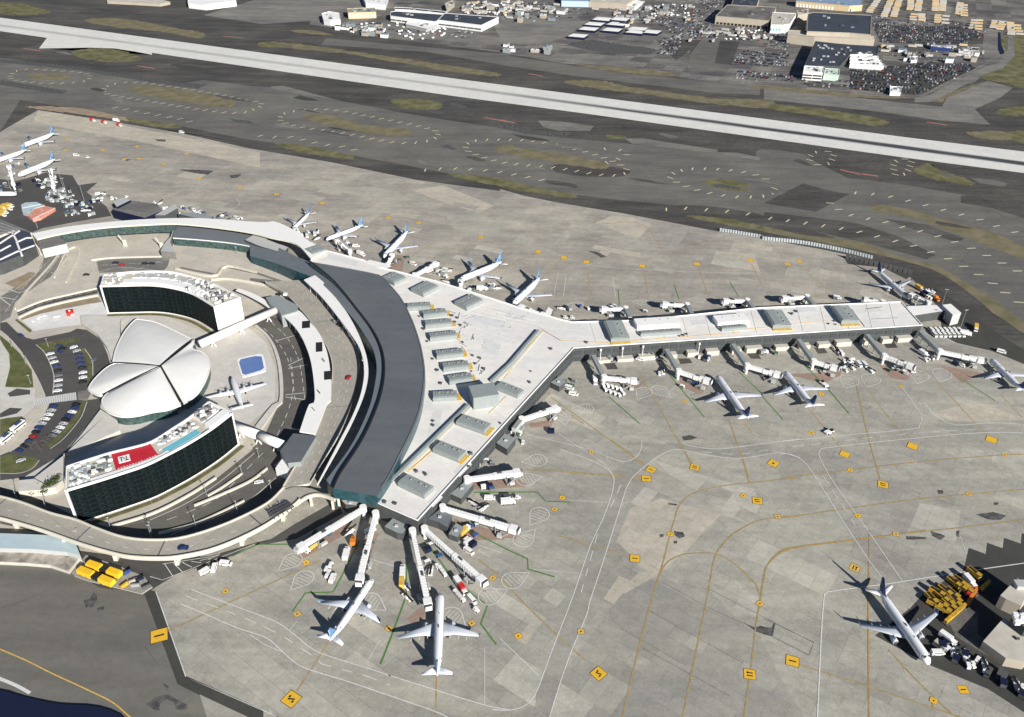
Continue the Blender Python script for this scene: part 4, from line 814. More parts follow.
# end annexes of the pier: two low white blocks on the far side
prism('pier_annex', t('w6', (320, 268), (500, 262), (505, 290), (345, 315)), 0, 6.5, [M['white_roof2'], M['wall_dark']], term)
prism('annex_block', t('w6', (490, 262), (530, 257), (580, 300), (540, 310)), 0, 8.5, [M['white_roof2'], M['unit_light']], term)
prism('far_annex', t('B1', (440, 155), (520, 120), (620, 135), (640, 160), (570, 188)), 0, 8, [M['pale'], M['navy']], term)
prism('far_annex', t('B1', (610, 178), (660, 148), (690, 135), (700, 150), (650, 178)), 0, 8.5, [M['unit_light'], M['wall_dark']], term)
prism('far_annex', t('B1', (700, 172), (760, 165), (840, 182), (820, 200)), 0, 7, [M['unit'], M['wall_dark']], term)
prism('far_annex', t('B1', (445, 125), (480, 110), (515, 118), (460, 145)), 0, 10, [M['unit_light'], M['navy']], term)
prism('gate_canopy', t('w7', (600, 530), (640, 500), (770, 530), (800, 550), (735, 572)), 0, 7.5, [M['white_roof2'], M['wall_dark']], term)
prism('gate_canopy', t('w8', (910, 588), (945, 525), (975, 545), (960, 590)), 0, 6, [M['white_roof2'], M['wall_dark']], term)
# ================================================================ roads round the terminal
ZD = 6.0
arcO = t('N', (630, 285), (700, 190), (790, 60)) and t('z', (334, 556))[:0]
roadO = t('B2', (215, 432), (280, 495), (335, 565), (385, 640), (425, 709)) + t('C2', (430, 60), (420, 130), (395, 220), (350, 330), (290, 430), (233, 525))
roadI = t('B2', (60, 440), (130, 480), (190, 540), (240, 600), (280, 660), (308, 709)) + t('C2', (325, 60), (322, 130), (300, 220), (255, 335), (190, 440), (128, 545))
dep = empty('departures_drive', W((370, 400)).xy.to_3d(), 0, 'curved concrete departures roadway beside the white terminal canopy', 'road')
dO = resample([W(p, ZD) for p in smooth_line(roadO, 5)], 60); dI = resample([W(p, ZD) for p in smooth_line(roadI, 5)], 60)
bm = NB(); bm_strip(bm, dO, dI, ZD - 1.4, ZD); link('road_deck', bm, [M['deck'], M['parapet']], dep)
bm = NB(); rail(bm, dI, ZD + .003, .9, .4); link('road_parapet', bm, M['parapet'], dep)
bm = NB()
for i in range(2, 58, 5):
    for s in (.25, .75):
        p = dO[i].lerp(dI[i], s); bm_tube(bm, (p.x, p.y, 0), (p.x, p.y, ZD - 1.4), .6, .6, 8)
link_split('road_column', bm, M['parapet'], dep)
bm = NB()
for i in range(0, 59):
    if i % 2: continue
    for s in (.35, .62):
        a = dO[i].lerp(dI[i], s); b = dO[i + 1].lerp(dI[i + 1], s); a.z = b.z = ZD + .01; bm_beam(bm, a, a.lerp(b, .6), .25, .01)
link_split('lane_marking', bm, M['white_line'], dep)
bm = NB()
for i in (16, 42):
    a = dO[i].copy(); b = min(dI, key=lambda q: (q - dO[i]).length).copy(); a.z = b.z = ZD + .008; bm_beam(bm, a, b, .5, .008)
link_split('expansion_joint', bm, M['pale'], dep)
# white canopy strip along the departures drive
caO = t('B2', (256, 414), (300, 452), (357, 525), (410, 610), (452, 709)) + t('C2', (466, 80), (453, 160), (418, 250), (365, 355), (265, 532))
caI = t('B2', (212, 432), (280, 497), (340, 570), (400, 650), (435, 709)) + t('C2', (450, 80), (437, 170), (402, 262), (350, 362), (263, 530))
can = strip('terminal_canopy', caO, caI, 11.0, 11.8, [M['white_roof2'], M['white']], None, 48)
tag(can, 'long white curved canopy between the grey crescent roof and the departures road', 'canopy')
bm = NB(); cI = resample([W(p, 11) for p in smooth_line(caI, 6)], 24)
for p in cI[1:-1]: bm_tube(bm, (p.x, p.y, ZD), (p.x, p.y, 11), .2, .2, 6)
link_split('canopy_post', bm, M['white'], can)
# roof and walkway deck in the shade between canopy and headhouse
caM = strip('canopy_glass_band', [(x + 2.5, y - 1) for x, y in caO], caO, 8.5, 9.2, [M['navy'], M['navy']], term, 40) if False else None
# white platform canopy on the plaza side (with notches)
pO = t('O', (520, 262), (600, 255), (650, 300), (715, 380), (755, 480), (772, 600), (772, 717)) + t('C2', (302, 215), (257, 330))
pI = t('O', (515, 272), (590, 345), (640, 430), (675, 545), (690, 717)) + t('C2', (232, 215), (195, 320))
plat = strip('platform_canopy', pO, pI, 7.2, 8.0, [M['white_roof2'], M['white']], None, 40)
tag(plat, 'white curved platform roof between the two arc roads, with dark openings', 'canopy')
bm = NB()
for tl, c, s in (('O', (645, 330), (5, 9)), ('O', (712, 445), (4, 11)), ('O', (757, 590), (4.5, 9))):
    p = W(t(tl, c)[0], 8); bm_box(bm, (p.x, p.y, 8.003), (s[0], s[1], .06), .2)
link_split('roof_opening', bm, M['black'], plat)
bm = NB()
for tl, c in (('O', (733, 517)), ('O', (712, 680)), ('C2', (290, 40)), ('C2', (270, 165)), ('C2', (250, 235))):
    p = W(t(tl, c)[0], 8); bm_box(bm, (p.x, p.y, 8.003), (.5, 4, .5), .6)
link_split('roof_rib', bm, M['grey'], plat)
bm = NB()
for p in resample([W(p, 7.2) for p in smooth_line(pI, 6)], 18)[1:-1]: bm_tube(bm, (p.x + 2, p.y, 0), (p.x + 2, p.y, 7.2), .3, .3, 6)
link_split('canopy_post', bm, M['white'], plat)
o = strip('platform_canopy', t('O', (300, 145), (360, 165), (430, 200), (470, 235)), t('O', (285, 155), (345, 180), (410, 215), (455, 245)), 5, 5.6, [M['white_roof2'], M['white']])
tag(o, 'short thin white curved canopy north of the pedestrian tube', 'canopy')
# arc road (dark) inside
sheet('plaza', t('B1', (330, 260), (640, 250), (1024, 330)) + t('B2', (100, 400), (250, 480), (340, 620), (400, 709)) + t('C2', (380, 300), (200, 545), (60, 640)) + t('D2', (0, 20)) + [(150, 560), (0, 540), (-80, 530), (-80, 238), (30, 240)], 'tan')
sheet('road', t('O', (370, 325), (470, 280), (520, 265), (590, 345), (650, 440), (690, 600), (700, 717)) + t('C2', (235, 215), (195, 340), (130, 420), (60, 490), (0, 560)) + t('N', (200, 520), (60, 560), (0, 560), (-207, 467), (10, 392), (165, 320), (315, 234), (525, 67)) + t('C2', (0, 400), (65, 320), (110, 220)) + t('O', (520, 717), (520, 600), (490, 470), (440, 380)), 'street')
sheet('under_viaduct_road', t('N', (0, 455), (120, 445), (300, 370), (450, 290), (590, 170), (640, 180), (700, 120), (640, 300), (500, 400), (280, 500), (0, 560)) + t('M', (740, 470), (400, 350), (0, 260), (0, 40), (250, 120), (460, 220), (700, 300), (890, 310)), 'street')
sheet('under_viaduct_road', t('M', (420, 340), (640, 440), (956, 480)) + t('N', (300, 600), (580, 520), (690, 450), (900, 330), (920, 400), (700, 520), (560, 545), (500, 540), (400, 600), (50, 717), (0, 690)), 'road')
lines('bay_line', [t('N', (70 + k * 42, 640 - k * 4), (110 + k * 45, 700 - k * 22)) for k in range(6)] + [t('N', (60, 640), (330, 600)), t('N', (0, 700), (60, 717), (500, 545))], .3, 'white_line', smooth=False)
lines('lane_dash', [t('N', (80, 430), (200, 385), (330, 320), (450, 200), (540, 110)), t('O', (430, 350), (500, 420), (560, 530), (590, 717)), t('O', (470, 320), (550, 400), (610, 520), (640, 717)), t('C2', (160, 30), (170, 140), (150, 240), (90, 370))], .3, 'white_line', dash=4)
lines('road_line', [t('O', (490, 415), (590, 385)), t('O', (555, 555), (655, 535)), t('C2', (140, 185), (215, 195)), t('N', (210, 358), (480, 240), (560, 180)), t('N', (270, 310), (440, 210)), t('O', (540, 690), (640, 680)), t('C2', (150, 60), (215, 30))], .5, 'white_line', smooth=False)
sheet('yard_ground', t('e', (120, 150), (330, 90), (520, 110), (560, 180), (700, 160), (620, 230), (760, 330), (800, 400), (560, 440), (300, 490), (230, 520), (0, 420), (-60, 400), (-60, 130)), 'road')
# roads north-west
sheet('road', t('B1', (180, 320), (240, 310), (262, 340), (200, 420), (110, 480), (60, 520), (40, 580), (0, 600), (0, 500), (60, 460), (150, 400)), 'pale')
sheet('road', t('B1', (380, 360), (440, 345), (670, 345), (660, 380), (640, 400), (480, 402), (390, 405)), 'pale')
sheet('road', t('K', (100, 185), (250, 125), (400, 90), (580, 50), (585, 80), (400, 118), (230, 160), (110, 215)), 'road')
sheet('grass_verge', t('K', (120, 225), (300, 160), (580, 90), (600, 130), (400, 165), (200, 215), (130, 245)), 'dirt')
sheet('grass_verge', t('K', (100, 232), (190, 300), (180, 315), (90, 240)), 'lawn')
sheet('hotel_terrace', t('K', (130, 240), (250, 200), (450, 160), (640, 125), (650, 210), (480, 265), (200, 305)), 'terrace')
for k in range(7):
    x = R.uniform(190, 620); y = 255 - (x - 190) * .2 + R.uniform(-25, 25); p = W(t('K', (x, y))[0], 0); bm = NB(); bm_tube(bm, (p.x, p.y, 0), (p.x, p.y, 2.6), .06, .06, 5); o = link('terrace_parasol', bm, M['grey']); tag(o, 'small parasol on the white terrace left of the rear hotel wing', 'parasol', 'parasols on the white terrace'); bm = NB(); bm_tube(bm, (p.x, p.y, 2.2), (p.x, p.y, 2.9), 1.4, .1, 8); link('parasol_cover', bm, M['white'], o)
o = prism('red_kiosk', t('K', (390, 180), (435, 172), (440, 190), (395, 198)), 0, 2.6, [M['red'], M['red']]); tag(o, 'small bright red kiosk on the white terrace', 'kiosk'); bm = NB(); p = W(t('K', (415, 185))[0], 2.6); bm_box(bm, (p.x, p.y, 2.6), (1.2, .8, .4)); link('roof_hatch', bm, M['white'], o)
sheet('road', t('B2', (0, 425), (160, 440), (230, 500), (200, 520), (120, 455), (0, 440)), 'pale') 
sheet('brown_patch', t('B1', (20, 445), (120, 400), (150, 410), (80, 475)), 'dirt')
lines('kerb_line', [t('B1', (0, 445), (90, 480), (200, 370), (270, 300)), t('B1', (200, 405), (280, 405)), t('B1', (240, 345), (280, 295), (315, 320), (260, 440)), t('B1', (290, 440), (330, 350)), t('B1', (370, 400), (380, 350), (640, 340)), t('B1', (0, 500), (60, 510)), t('K', (0, 105), (60, 150)), t('K', (65, 230), (110, 130)), t('B1', (80, 510), (380, 465))], .8, 'white_roof2' if False else 'parapet')
lines('lane_dash', [t('B1', (60, 560), (190, 400), (240, 330)), t('B1', (20, 560), (120, 430), (210, 340)), t('B1', (400, 375), (640, 362)), t('K', (110, 200), (250, 142), (400, 103), (580, 64)), t('K', (20, 290), (90, 350), (170, 440), (230, 540), (262, 640)), t('L', (150, 590), (300, 500), (430, 380), (560, 230)), t('B1', (430, 440), (700, 345), (1024, 400))], .3, 'white_line', dash=3)
lines('kerb_line', [t('B1', (175, 330), (150, 400), (60, 470), (0, 490)), t('B1', (265, 345), (215, 420), (120, 480), (60, 540)), t('B1', (330, 262), (520, 290), (640, 300)), t('B1', (700, 320), (1024, 360)), t('P', (330, 350), (440, 330), (600, 345)), t('K', (100, 180), (250, 120), (400, 85), (580, 45)), t('K', (110, 215), (230, 165), (400, 122), (585, 84)), t('N', (0, 430), (165, 355), (330, 250), (500, 110)), t('N', (100, 500), (330, 410), (480, 330), (600, 230)), t('B2', (0, 400), (120, 430), (200, 480)), t('B2', (0, 450), (110, 465), (180, 530))], .5, 'parapet')
lines('grey_path', [t('O', (0, 40), (190, 75), (235, 35), (400, 70), (520, 110), (600, 130))], 2.6, 'pale', smooth=False)
# dark rings of road / oval car park west of the shells
sheet('road', t('K', (0, 255), (40, 250), (100, 310), (160, 345), (200, 355), (420, 310), (460, 290), (540, 300), (600, 350), (640, 430), (660, 490), (640, 560), (560, 640), (520, 640), (520, 717)) + t('L', (600, 110), (600, 170), (470, 330), (380, 430), (210, 575), (120, 585), (0, 600)) + t('L', (0, 560), (0, 450), (100, 410), (230, 290), (300, 130)) + t('K', (270, 717), (265, 680), (220, 580), (150, 460), (60, 350), (0, 300)), 'road')
sheet('lawn', t('K', (0, 330), (50, 370), (120, 440), (190, 540), (200, 640), (100, 650), (30, 640), (60, 520), (55, 440), (0, 360)), 'lawn')
sheet('lawn', t('L', (35, 45), (60, -60), (200, -40), (210, 45)), 'lawn') if False else None
sheet('lawn', t('L', (0, 235), (120, 210), (140, 225), (60, 300), (0, 335)), 'lawn')
sheet('lawn', t('L', (0, 460), (60, 440), (110, 455), (150, 455), (230, 470), (230, 490), (190, 530), (110, 555), (0, 555)), 'lawn')
sheet('lawn', t('K', (220, 390), (240, 375), (460, 345), (480, 360), (400, 385), (300, 420), (270, 435)), 'lawn')
sheet('lawn', t('K', (490, 400), (530, 440), (555, 500), (555, 570), (510, 630), (500, 620), (530, 560), (525, 490), (480, 420)), 'lawn')
sheet('lawn', t('L', (480, 125), (510, 128), (500, 170), (440, 270), (350, 360), (300, 405), (275, 390), (350, 330), (440, 230), (480, 170)), 'lawn')
sheet('plaza_path', t('K', (0, 355), (50, 440), (60, 520), (30, 640), (210, 645), (205, 717), (0, 717)), 'plaza')
sheet('plaza_path', t('L', (0, 40), (210, 48), (205, 160), (140, 215), (0, 232)), 'plaza')
sheet('path_patch', t('L', (45, 80), (100, 50), (180, 60), (180, 85), (60, 100)), 'road'); sheet('path_patch', t('L', (0, 200), (60, 165), (135, 170), (100, 200), (0, 225)), 'road')
lines('kerb_line', [t('K', (0, 300), (60, 350), (150, 460), (220, 580), (265, 680), (272, 717)), t('K', (215, 385), (270, 440), (320, 560), (315, 680)), t('K', (540, 300), (600, 350), (640, 430), (658, 490)), t('K', (505, 410), (550, 480), (555, 570)), t('L', (520, 130), (480, 230), (380, 350), (300, 410)), t('L', (270, 150), (230, 250), (150, 350), (60, 430)), t('L', (235, 480), (190, 530), (110, 557), (0, 557)), t('L', (0, 450), (230, 200)), t('K', (185, 320), (330, 295), (480, 268))], .45, 'parapet')
bm = NB(); 
za, zb = t('L', (215, 110), (455, 72)); zc, zd = t('L', (200, 150), (460, 118))
sheet('road', [za, zb, zd, zc], 'road')
ZZ = level([W(p) for p in (za, zb, zc, zd)])
for k in range(24):
    s = k / 24; a0 = W((za[0] + (zb[0] - za[0]) * s, za[1] + (zb[1] - za[1]) * s), ZZ); a1 = W((zc[0] + (zd[0] - zc[0]) * s, zc[1] + (zd[1] - zc[1]) * s), ZZ); e_ = Vector((.75, .1, 0)); bm.faces.new([bm.verts.new(v) for v in (a0, a1, a1 + e_, a0 + e_)])
o = link('zebra_crossing', bm, M['white_line']); o['kind'] = 'structure'
sheet('crossing_pad', t('L', (465, 70), (530, 55), (545, 75), (520, 125), (465, 118)), 'pale')
# podium of the shells
sheet('podium', t('E', (-50, 470), (60, 400)) + t('L', (380, 440), (600, 175)) + t('C1', (400, 190), (345, 150)) + t('K', (640, 570), (665, 480), (640, 400), (560, 310), (480, 260), (480, 215)) + t('F', (0, 370), (180, 365), (480, 370), (700, 470), (900, 430)) + t('O', (330, 330), (440, 420), (490, 560), (485, 717)) + t('C2', (85, 215), (0, 290)) + t('C1', (940, 290), (960, 380), (800, 480), (430, 660), (420, 665)) + t('L', (640, 700), (370, 600), (110, 600), (380, 440)), 'plaza')
strip('plaza_kerb', t('O', (378, 335), (438, 385), (480, 460), (505, 570), (508, 717)) + t('C2', (88, 215), (20, 300)), t('O', (392, 330), (452, 385), (496, 460), (523, 570), (526, 717)) + t('C2', (108, 220), (45, 310)), 0, 1.2, [M['plaza'], M['parapet']])['kind'] = 'structure'
# viaduct to the south-west
vU = [(-60, 484)] + [(0, 497), (25, 504), (50, 513.5), (75, 520), (94, 527.7), (117, 536), (134, 539.4), (150, 540.5), (175, 539.5), (202, 533), (234, 521), (267, 504), (284, 488)]
vL = [(-60, 505), (0, 518.5), (42, 530.5), (77, 543), (107, 552), (130, 557), (160, 558.3), (181, 556.6), (213, 549.5), (246, 536), (273, 521), (297, 503), (300, 500)]
via = empty('road_viaduct', W((180, 550)).xy.to_3d(), 0, 'elevated concrete road curving past the bottom left corner with one dark car', 'viaduct')
ZV = 7.5
u_ = resample([W(p, ZV) for p in smooth_line(vU, 5)], 60); l_ = resample([W(p, ZV) for p in smooth_line(vL, 5)], 60)
bm = NB(); bm_strip(bm, u_, l_, ZV - 1.6, ZV); link('road_deck', bm, [M['deck'], M['parapet']], via)
bm = NB(); rail(bm, u_, ZV + .003, 1.0, .55); link('parapet', bm, M['parapet'], via)
bm = NB(); rail(bm, l_, ZV + .003, 1.0, .6); link('parapet', bm, M['cream_trim'], via)
bm = NB()
for i in range(1, 58):
    if i % 3 == 0: 
        a = u_[i].lerp(l_[i], .52); b = u_[i + 1].lerp(l_[i + 1], .52); a.z = b.z = ZV + .01; bm_beam(bm, a, a.lerp(b, .8), .3, .01)
link_split('lane_marking', bm, M['white_line'], via)
bm = NB()
for i in (12, 28, 40, 52):
    a = u_[i].copy(); b = min(l_, key=lambda q: (q - u_[i]).length).copy(); a.z = b.z = ZV + .006; bm_beam(bm, a, b, .6, .008)
link_split('expansion_joint', bm, M['darkgrey'], via)
for i in (4, 13, 22, 31, 40, 49, 56):
    p = l_[i].lerp(u_[i], .3); bm = NB(); bm_box(bm, (p.x, p.y, 0), (1.8, 2.2, ZV - 3)); bm_beam(bm, l_[i].lerp(u_[i], .06).xy.to_3d() + Vector((0, 0, ZV - 3)), l_[i].lerp(u_[i], .9).xy.to_3d() + Vector((0, 0, ZV - 3)), 2.0, 1.3); link('viaduct_pier', bm, M['cream_trim'], via)
# made-up dark bar lattice in place of lettering-like marks on the deck
lat = empty('lettering_lattice', W(t('Q', (350, 250))[0], ZV), 0, 'made-up dark bar lattice in place of lettering-like marks on the viaduct deck', 'lettering stand-in')
bm = NB(); q1, q2 = W(t('Q', (255, 290))[0], ZV + 2.5), W(t('Q', (430, 200))[0], ZV + 2.5); d = (q2 - q1)
for k in range(15):
    p = q1 + d * (k / 14); s = Vector((-d.y, d.x, 0)).normalized()
    ln = 3.8 if k % 3 else 5.2
    bm_beam(bm, p - s * (ln * .9), p + s * (ln - 3 + (k % 2) * 1.2), .42, .3)
for sft in (-3, -1.2, .6): 
    s = Vector((-d.y, d.x, 0)).normalized() * sft; bm_beam(bm, q1 + s, q2 + s, .38, .3)
for p in (q1, q2, q1 + d * .5): bm_tube(bm, (p.x, p.y, ZV), (p.x, p.y, ZV + 2.5), .2, .2, 6)
o = link('lattice_bars', bm, M['darkgrey'], lat)
# branch ramp to the terminal corner
bm = NB(); ra = [W(p, 6.8) for p in smooth_line(t('Q', (480, 215), (560, 155), (640, 130), (720, 140), (810, 175)), 4)]; rb2 = [W(p, 6.8) for p in smooth_line(t('Q', (360, 90), (460, 60), (600, 70), (700, 110), (830, 130)), 4)]
bm_strip(bm, resample(ra, 16), resample(rb2, 16), 5.6, 6.8); o = link('entry_ramp', bm, [M['deck'], M['parapet']]); tag(o, 'short concrete ramp joining the viaduct to the teal corner of the terminal', 'ramp')
bm = NB(); rail(bm, resample(ra, 16), 6.803, 1.0, .9); link('parapet', bm, M['cream_trim'], o)
for tl, c in (('Q', (610, 190)), ('Q', (795, 220)), ('Q', (845, 190))):
    p = W(t(tl, c)[0], 2); bm = NB(); bm_box(bm, (p.x, p.y, 0), (1.2, 1.4, 5.6)); link('ramp_pier', bm, M['cream_trim'], o)
# pedestrian tubes with their lift houses
def tube(px, z, r, label, mats, seg=12):
    w = [W(p, z) for p in px]; r0 = empty('pedestrian_tube', w[0].xy.to_3d(), 0, label, 'walkway'); bm = NB()
    for a, b in zip(w, w[1:]): bm_tube(bm, a, b, r, r, seg)
    link('tube_shell', bm, mats, r0, smooth=True)
    bm = NB(); L = (w[-1] - w[0]).length
    for k in (.15, .5, .85):
        p = w[0].lerp(w[-1], k)
        bm_tube(bm, (p.x - 1.5, p.y, 0), (p.x, p.y, z - r), .4, .4, 6); bm_tube(bm, (p.x + 1.5, p.y, 0), (p.x, p.y, z - r), .4, .4, 6)
    link_split('tube_support', bm, mats, r0); return r0
tube(t('O', (100, 432), (508, 250)), 6.0, 2.6, 'upper cream pedestrian tube running to the shells past the white end wall', M['wall_white'])
tube(t('N', (395, -20), (520, 25), (632, 72)), 6.0, 2.6, 'lower cream pedestrian tube leaving the front hotel wing', M['wall_white'])
o = prism('lift_house', t('O', (440, 190), (500, 180), (550, 205), (602, 232), (600, 262), (520, 285), (505, 250), (460, 225)), 0, 9, [M['unit'], M['unit']]); tag(o, 'grey flat roofed lift house at the outer end of the upper tube', 'building')
bm = NB(); p = W(t('O', (540, 180))[0], 9); bm_box(bm, (p.x, p.y, 9), (2.5, 2, 1.5)); link('roof_hatch', bm, M['white'], o)
o = prism('lift_house', t('C2', (118, 398), (170, 328), (262, 338), (200, 440), (150, 445)), 0, 9, [M['crescent'], M['unit']]); tag(o, 'dark grey lift house at the outer end of the lower tube', 'building')
bm = NB(); bm_prism(bm, [W(p, 5) for p in t('C2', (100, 465), (125, 430), (182, 440), (150, 485))], 0, 5); link('entrance_block', bm, [M['white_roof2'], M['white']], o)
# low retaining walls and ramp kerbs of the landside roads
for label, px, h_ in (('low pale wall between the lower roads right of the front hotel wing', t('N', (210, 358), (340, 305), (480, 240), (560, 180)), 1.2), ('short pale wall parallel to the lower road near the lower tube', t('N', (275, 312), (350, 268), (440, 205)), 1.0), ('curved tan retaining wall under the front hotel wing facade', t('C1', (440, 690), (600, 640), (740, 570), (850, 500)), 1.4),
  ('long low wall on the outer side of the lower roads', t('N', (40, 490), (200, 450), (330, 395), (450, 335)), 1.2), ('curved retaining wall of the ramp left of the rear hotel wing', t('B1', (260, 440), (315, 330), (285, 298), (250, 340), (215, 420)), 1.2), ('straight low wall along the upper landside road', t('B1', (360, 352), (450, 343), (640, 338)), 1.2),
  ('long bent wall crossing the tan paving at upper left', t('B1', (60, 545), (100, 480), (200, 370), (235, 320)), 1.2), ('low wall below the terrace road left of the rear wing', t('K', (110, 222), (230, 168), (400, 125), (585, 88)), 1.2), ('low wall above the terrace road left of the rear wing', t('K', (100, 182), (250, 122), (400, 86), (580, 46)), 1.2),
  ('grey stepped wall on the tan deck behind the rear hotel wing', t('B1', (690, 385), (840, 415), (890, 375), (1010, 400)), 1.6), ('curved tan wall between the rear hotel wing and the lift house', t('B1', (830, 430), (900, 425), (1024, 445)) + t('B2', (90, 460), (150, 500)), 1.6)):
    ws = resample([W(p, h_) for p in smooth_line(px, 5)], 16); r0 = empty('retaining_wall', ws[8].xy.to_3d(), 0, label, 'wall'); bm = NB(); rail(bm, ws, 0, h_, .7); link('wall_body', bm, M['parapet'], r0); bm = NB(); rail(bm, ws, h_ + .003, .12, .9); link('coping', bm, M['cream_trim'], r0)
# ================================================================ hotel wings
def hotel(label, front, back, h, bays, facade_dark='glass', endm='wall_white'):
    n = bays + 1
    F_ = resample([W(p, h) for p in smooth_line(front, 6)], n); B_ = resample([W(p, h) for p in smooth_line(back, 6)], n)
    r0 = empty('hotel_wing', F_[n // 2].xy.to_3d(), 0, label, 'hotel')
    bm = NB(); bm_strip(bm, F_, B_, 0, h - 1.2, 0, 1); link('building_body', bm, [M['beige_roof'], M[endm]], r0)
    # curtain wall proud of the body
    bm = NB(); floors = 7; fh = (h - 2.2) / floors
    for i in range(bays):
        a, b = F_[i], F_[i + 1]; d = (b - a).xy.to_3d().normalized(); s = Vector((d.y, -d.x, 0))
        if s.y > 0: s = -s
        for f in range(floors):
            for hh in range(3):
                p0 = a.lerp(b, hh / 3).xy.to_3d() + s * .25; p1 = a.lerp(b, (hh + 1) / 3).xy.to_3d() + s * .25
                z0 = .8 + f * fh; z1 = z0 + fh
                vs = [bm.verts.new((p0.x, p0.y, z0)), bm.verts.new((p1.x, p1.y, z0)), bm.verts.new((p1.x, p1.y, z1)), bm.verts.new((p0.x, p0.y, z1))]
                fc = bm.faces.new(vs)
                if i % 3 != 2 and hh < 2 and f > 0 and R.random() < .8:
                    e_ = p1 - p0; c0 = p0 + s * .03 + e_ * .1; c1 = p1 + s * .03 - e_ * (.0 if hh == 0 else R.uniform(.1, .7)); za_, zb_ = z0 + fh * .3, z0 + fh * .62
                    fc = bm.faces.new([bm.verts.new(v_) for v_ in ((c0.x, c0.y, za_), (c1.x, c1.y, za_), (c1.x, c1.y, zb_), (c0.x, c0.y, zb_))]); fc.material_index = 1
    link('glass_facade', bm, [M['glass'], M['glass_pane']], r0)
    bm = NB()
    for i in range(0, n):
        p = F_[i]; d = (F_[min(i + 1, n - 1)] - F_[max(i - 1, 0)]).xy.to_3d().normalized(); s = Vector((d.y, -d.x, 0)); s = -s if s.y > 0 else s
        q_ = p.xy.to_3d() + s * .4; bm_box(bm, (q_.x, q_.y, .8), (.12, .12, h - 2))
    for f in range(1, floors):
        z = .8 + f * fh
        for i in range(n - 1):
            a, b = F_[i].xy.to_3d(), F_[i + 1].xy.to_3d(); d = (b - a).normalized(); s = Vector((d.y, -d.x, 0)); s = -s if s.y > 0 else s
            a, b = a + s * .36, b + s * .36; a.z = b.z = z; bm_beam(bm, a, b, .1, .14)
    link('facade_grid', bm, M['mullion'], r0)
    bm = NB(); pts = F_ + list(reversed(B_)) + [F_[0]]; rail(bm, pts, h - 1.2, 1.2, .7); link('roof_parapet', bm, M['white'], r0)
    # white frame on the end walls
    bm = NB()
    for k in (0, -1):
        p = F_[k]; bm_box(bm, (p.x, p.y - .3, 0), (1.0, .9, h)) 
    link_split('end_frame', bm, M['white'], r0)
    bm = NB(); n2 = [F_[i].xy.to_3d() for i in range(n)]
    for i in range(n - 1):
        a, b = n2[i], n2[i + 1]; d = (b - a).normalized(); s = Vector((d.y, -d.x, 0)); s = -s if s.y > 0 else s
        bm_beam(bm, a + s * 3, b + s * 3, 2.2, .5)
    link('planting_bed', bm, M['grass_green'], r0)
    return r0, F_, B_, h
hs, sF, sB, sh = hotel('curved black glass hotel wing with a red deck and pool on its roof', t('E', (72, 535), (180, 503), (310, 462), (420, 425), (500, 388), (610, 330), (720, 262), (815, 190)), t('E', (75, 430), (160, 402), (270, 368), (365, 345), (455, 318), (545, 262), (625, 210), (712, 140)), 21.5, 24)
def lerp_s(F_, B_, s, d, z):
    i = min(int(s * (len(F_) - 1)), len(F_) - 2); f = s * (len(F_) - 1) - i
    return (F_[i].lerp(F_[i + 1], f)).lerp(B_[i].lerp(B_[i + 1], f), d).xy.to_3d() + Vector((0, 0, z))
def deck(name, F_, B_, s0, s1, d0, d1, z0, z1, m, parent, n=8):
    a = [lerp_s(F_, B_, s0 + (s1 - s0) * k / (n - 1), d0, 0) for k in range(n)]; b = [lerp_s(F_, B_, s0 + (s1 - s0) * k / (n - 1), d1, 0) for k in range(n)]
    bm = NB(); bm_strip(bm, a, b, z0, z1); return link(name, bm, [M[m], M['white']], parent)
zr = sh - 1.2
deck('red_sun_deck', sF, sB, .255, .49, .22, .97, zr, zr + .35, 'red_roof', hs)
po = deck('rooftop_pool', sF, sB, .525, .765, .12, .40, zr, zr + .5, 'pool', hs)
deck('terrace', sF, sB, .51, .80, .45, .95, zr, zr + .25, 'plaza', hs)
deck('roof_band', sF, sB, .12, .55, .02, .2, zr, zr + .6, 'white', hs)
deck('roof_band', sF, sB, .82, .98, .03, .3, zr, zr + 2.0, 'white', hs)
deck('plant_room', sF, sB, .83, .97, .42, .9, zr, zr + 1.6, 'beige_roof', hs)
# white emblem block on the red deck
c = lerp_s(sF, sB, .315, .6, zr + .36); dr = lerp_s(sF, sB, .37, .6, 0) - lerp_s(sF, sB, .25, .6, 0); an = math.atan2(dr.y, dr.x)
bm = NB(); bm_box(bm, c, (5.2, 5.2, .3), an); o = link('emblem_panel', bm, M['white'], hs)
bm = NB(); ca, sa = math.cos(an), math.sin(an)
for x, y, w_, h_ in ((-1.2, -.2, .5, 3.4), (-1.2, 1.3, 1.9, .6), (1.1, -.2, .5, 3.4), (1.1, -1.6, 1.9, .6), (0, .2, .4, 1.6)):
    bm_box(bm, (c.x + ca * x - sa * y, c.y + sa * x + ca * y, c.z + .31), (w_, h_, .05), an)
link('emblem_mark', bm, M['darkgrey'], o)
bm = NB()
for k in range(14):
    s = .27 + .205 * k / 13; p = lerp_s(sF, sB, s, .26, zr + .36); bm_box(bm, p, (.9, .5 + .5 * (k % 3) / 2, .06), an + .2)
link_split('lounger', bm, M['plaza'], hs)
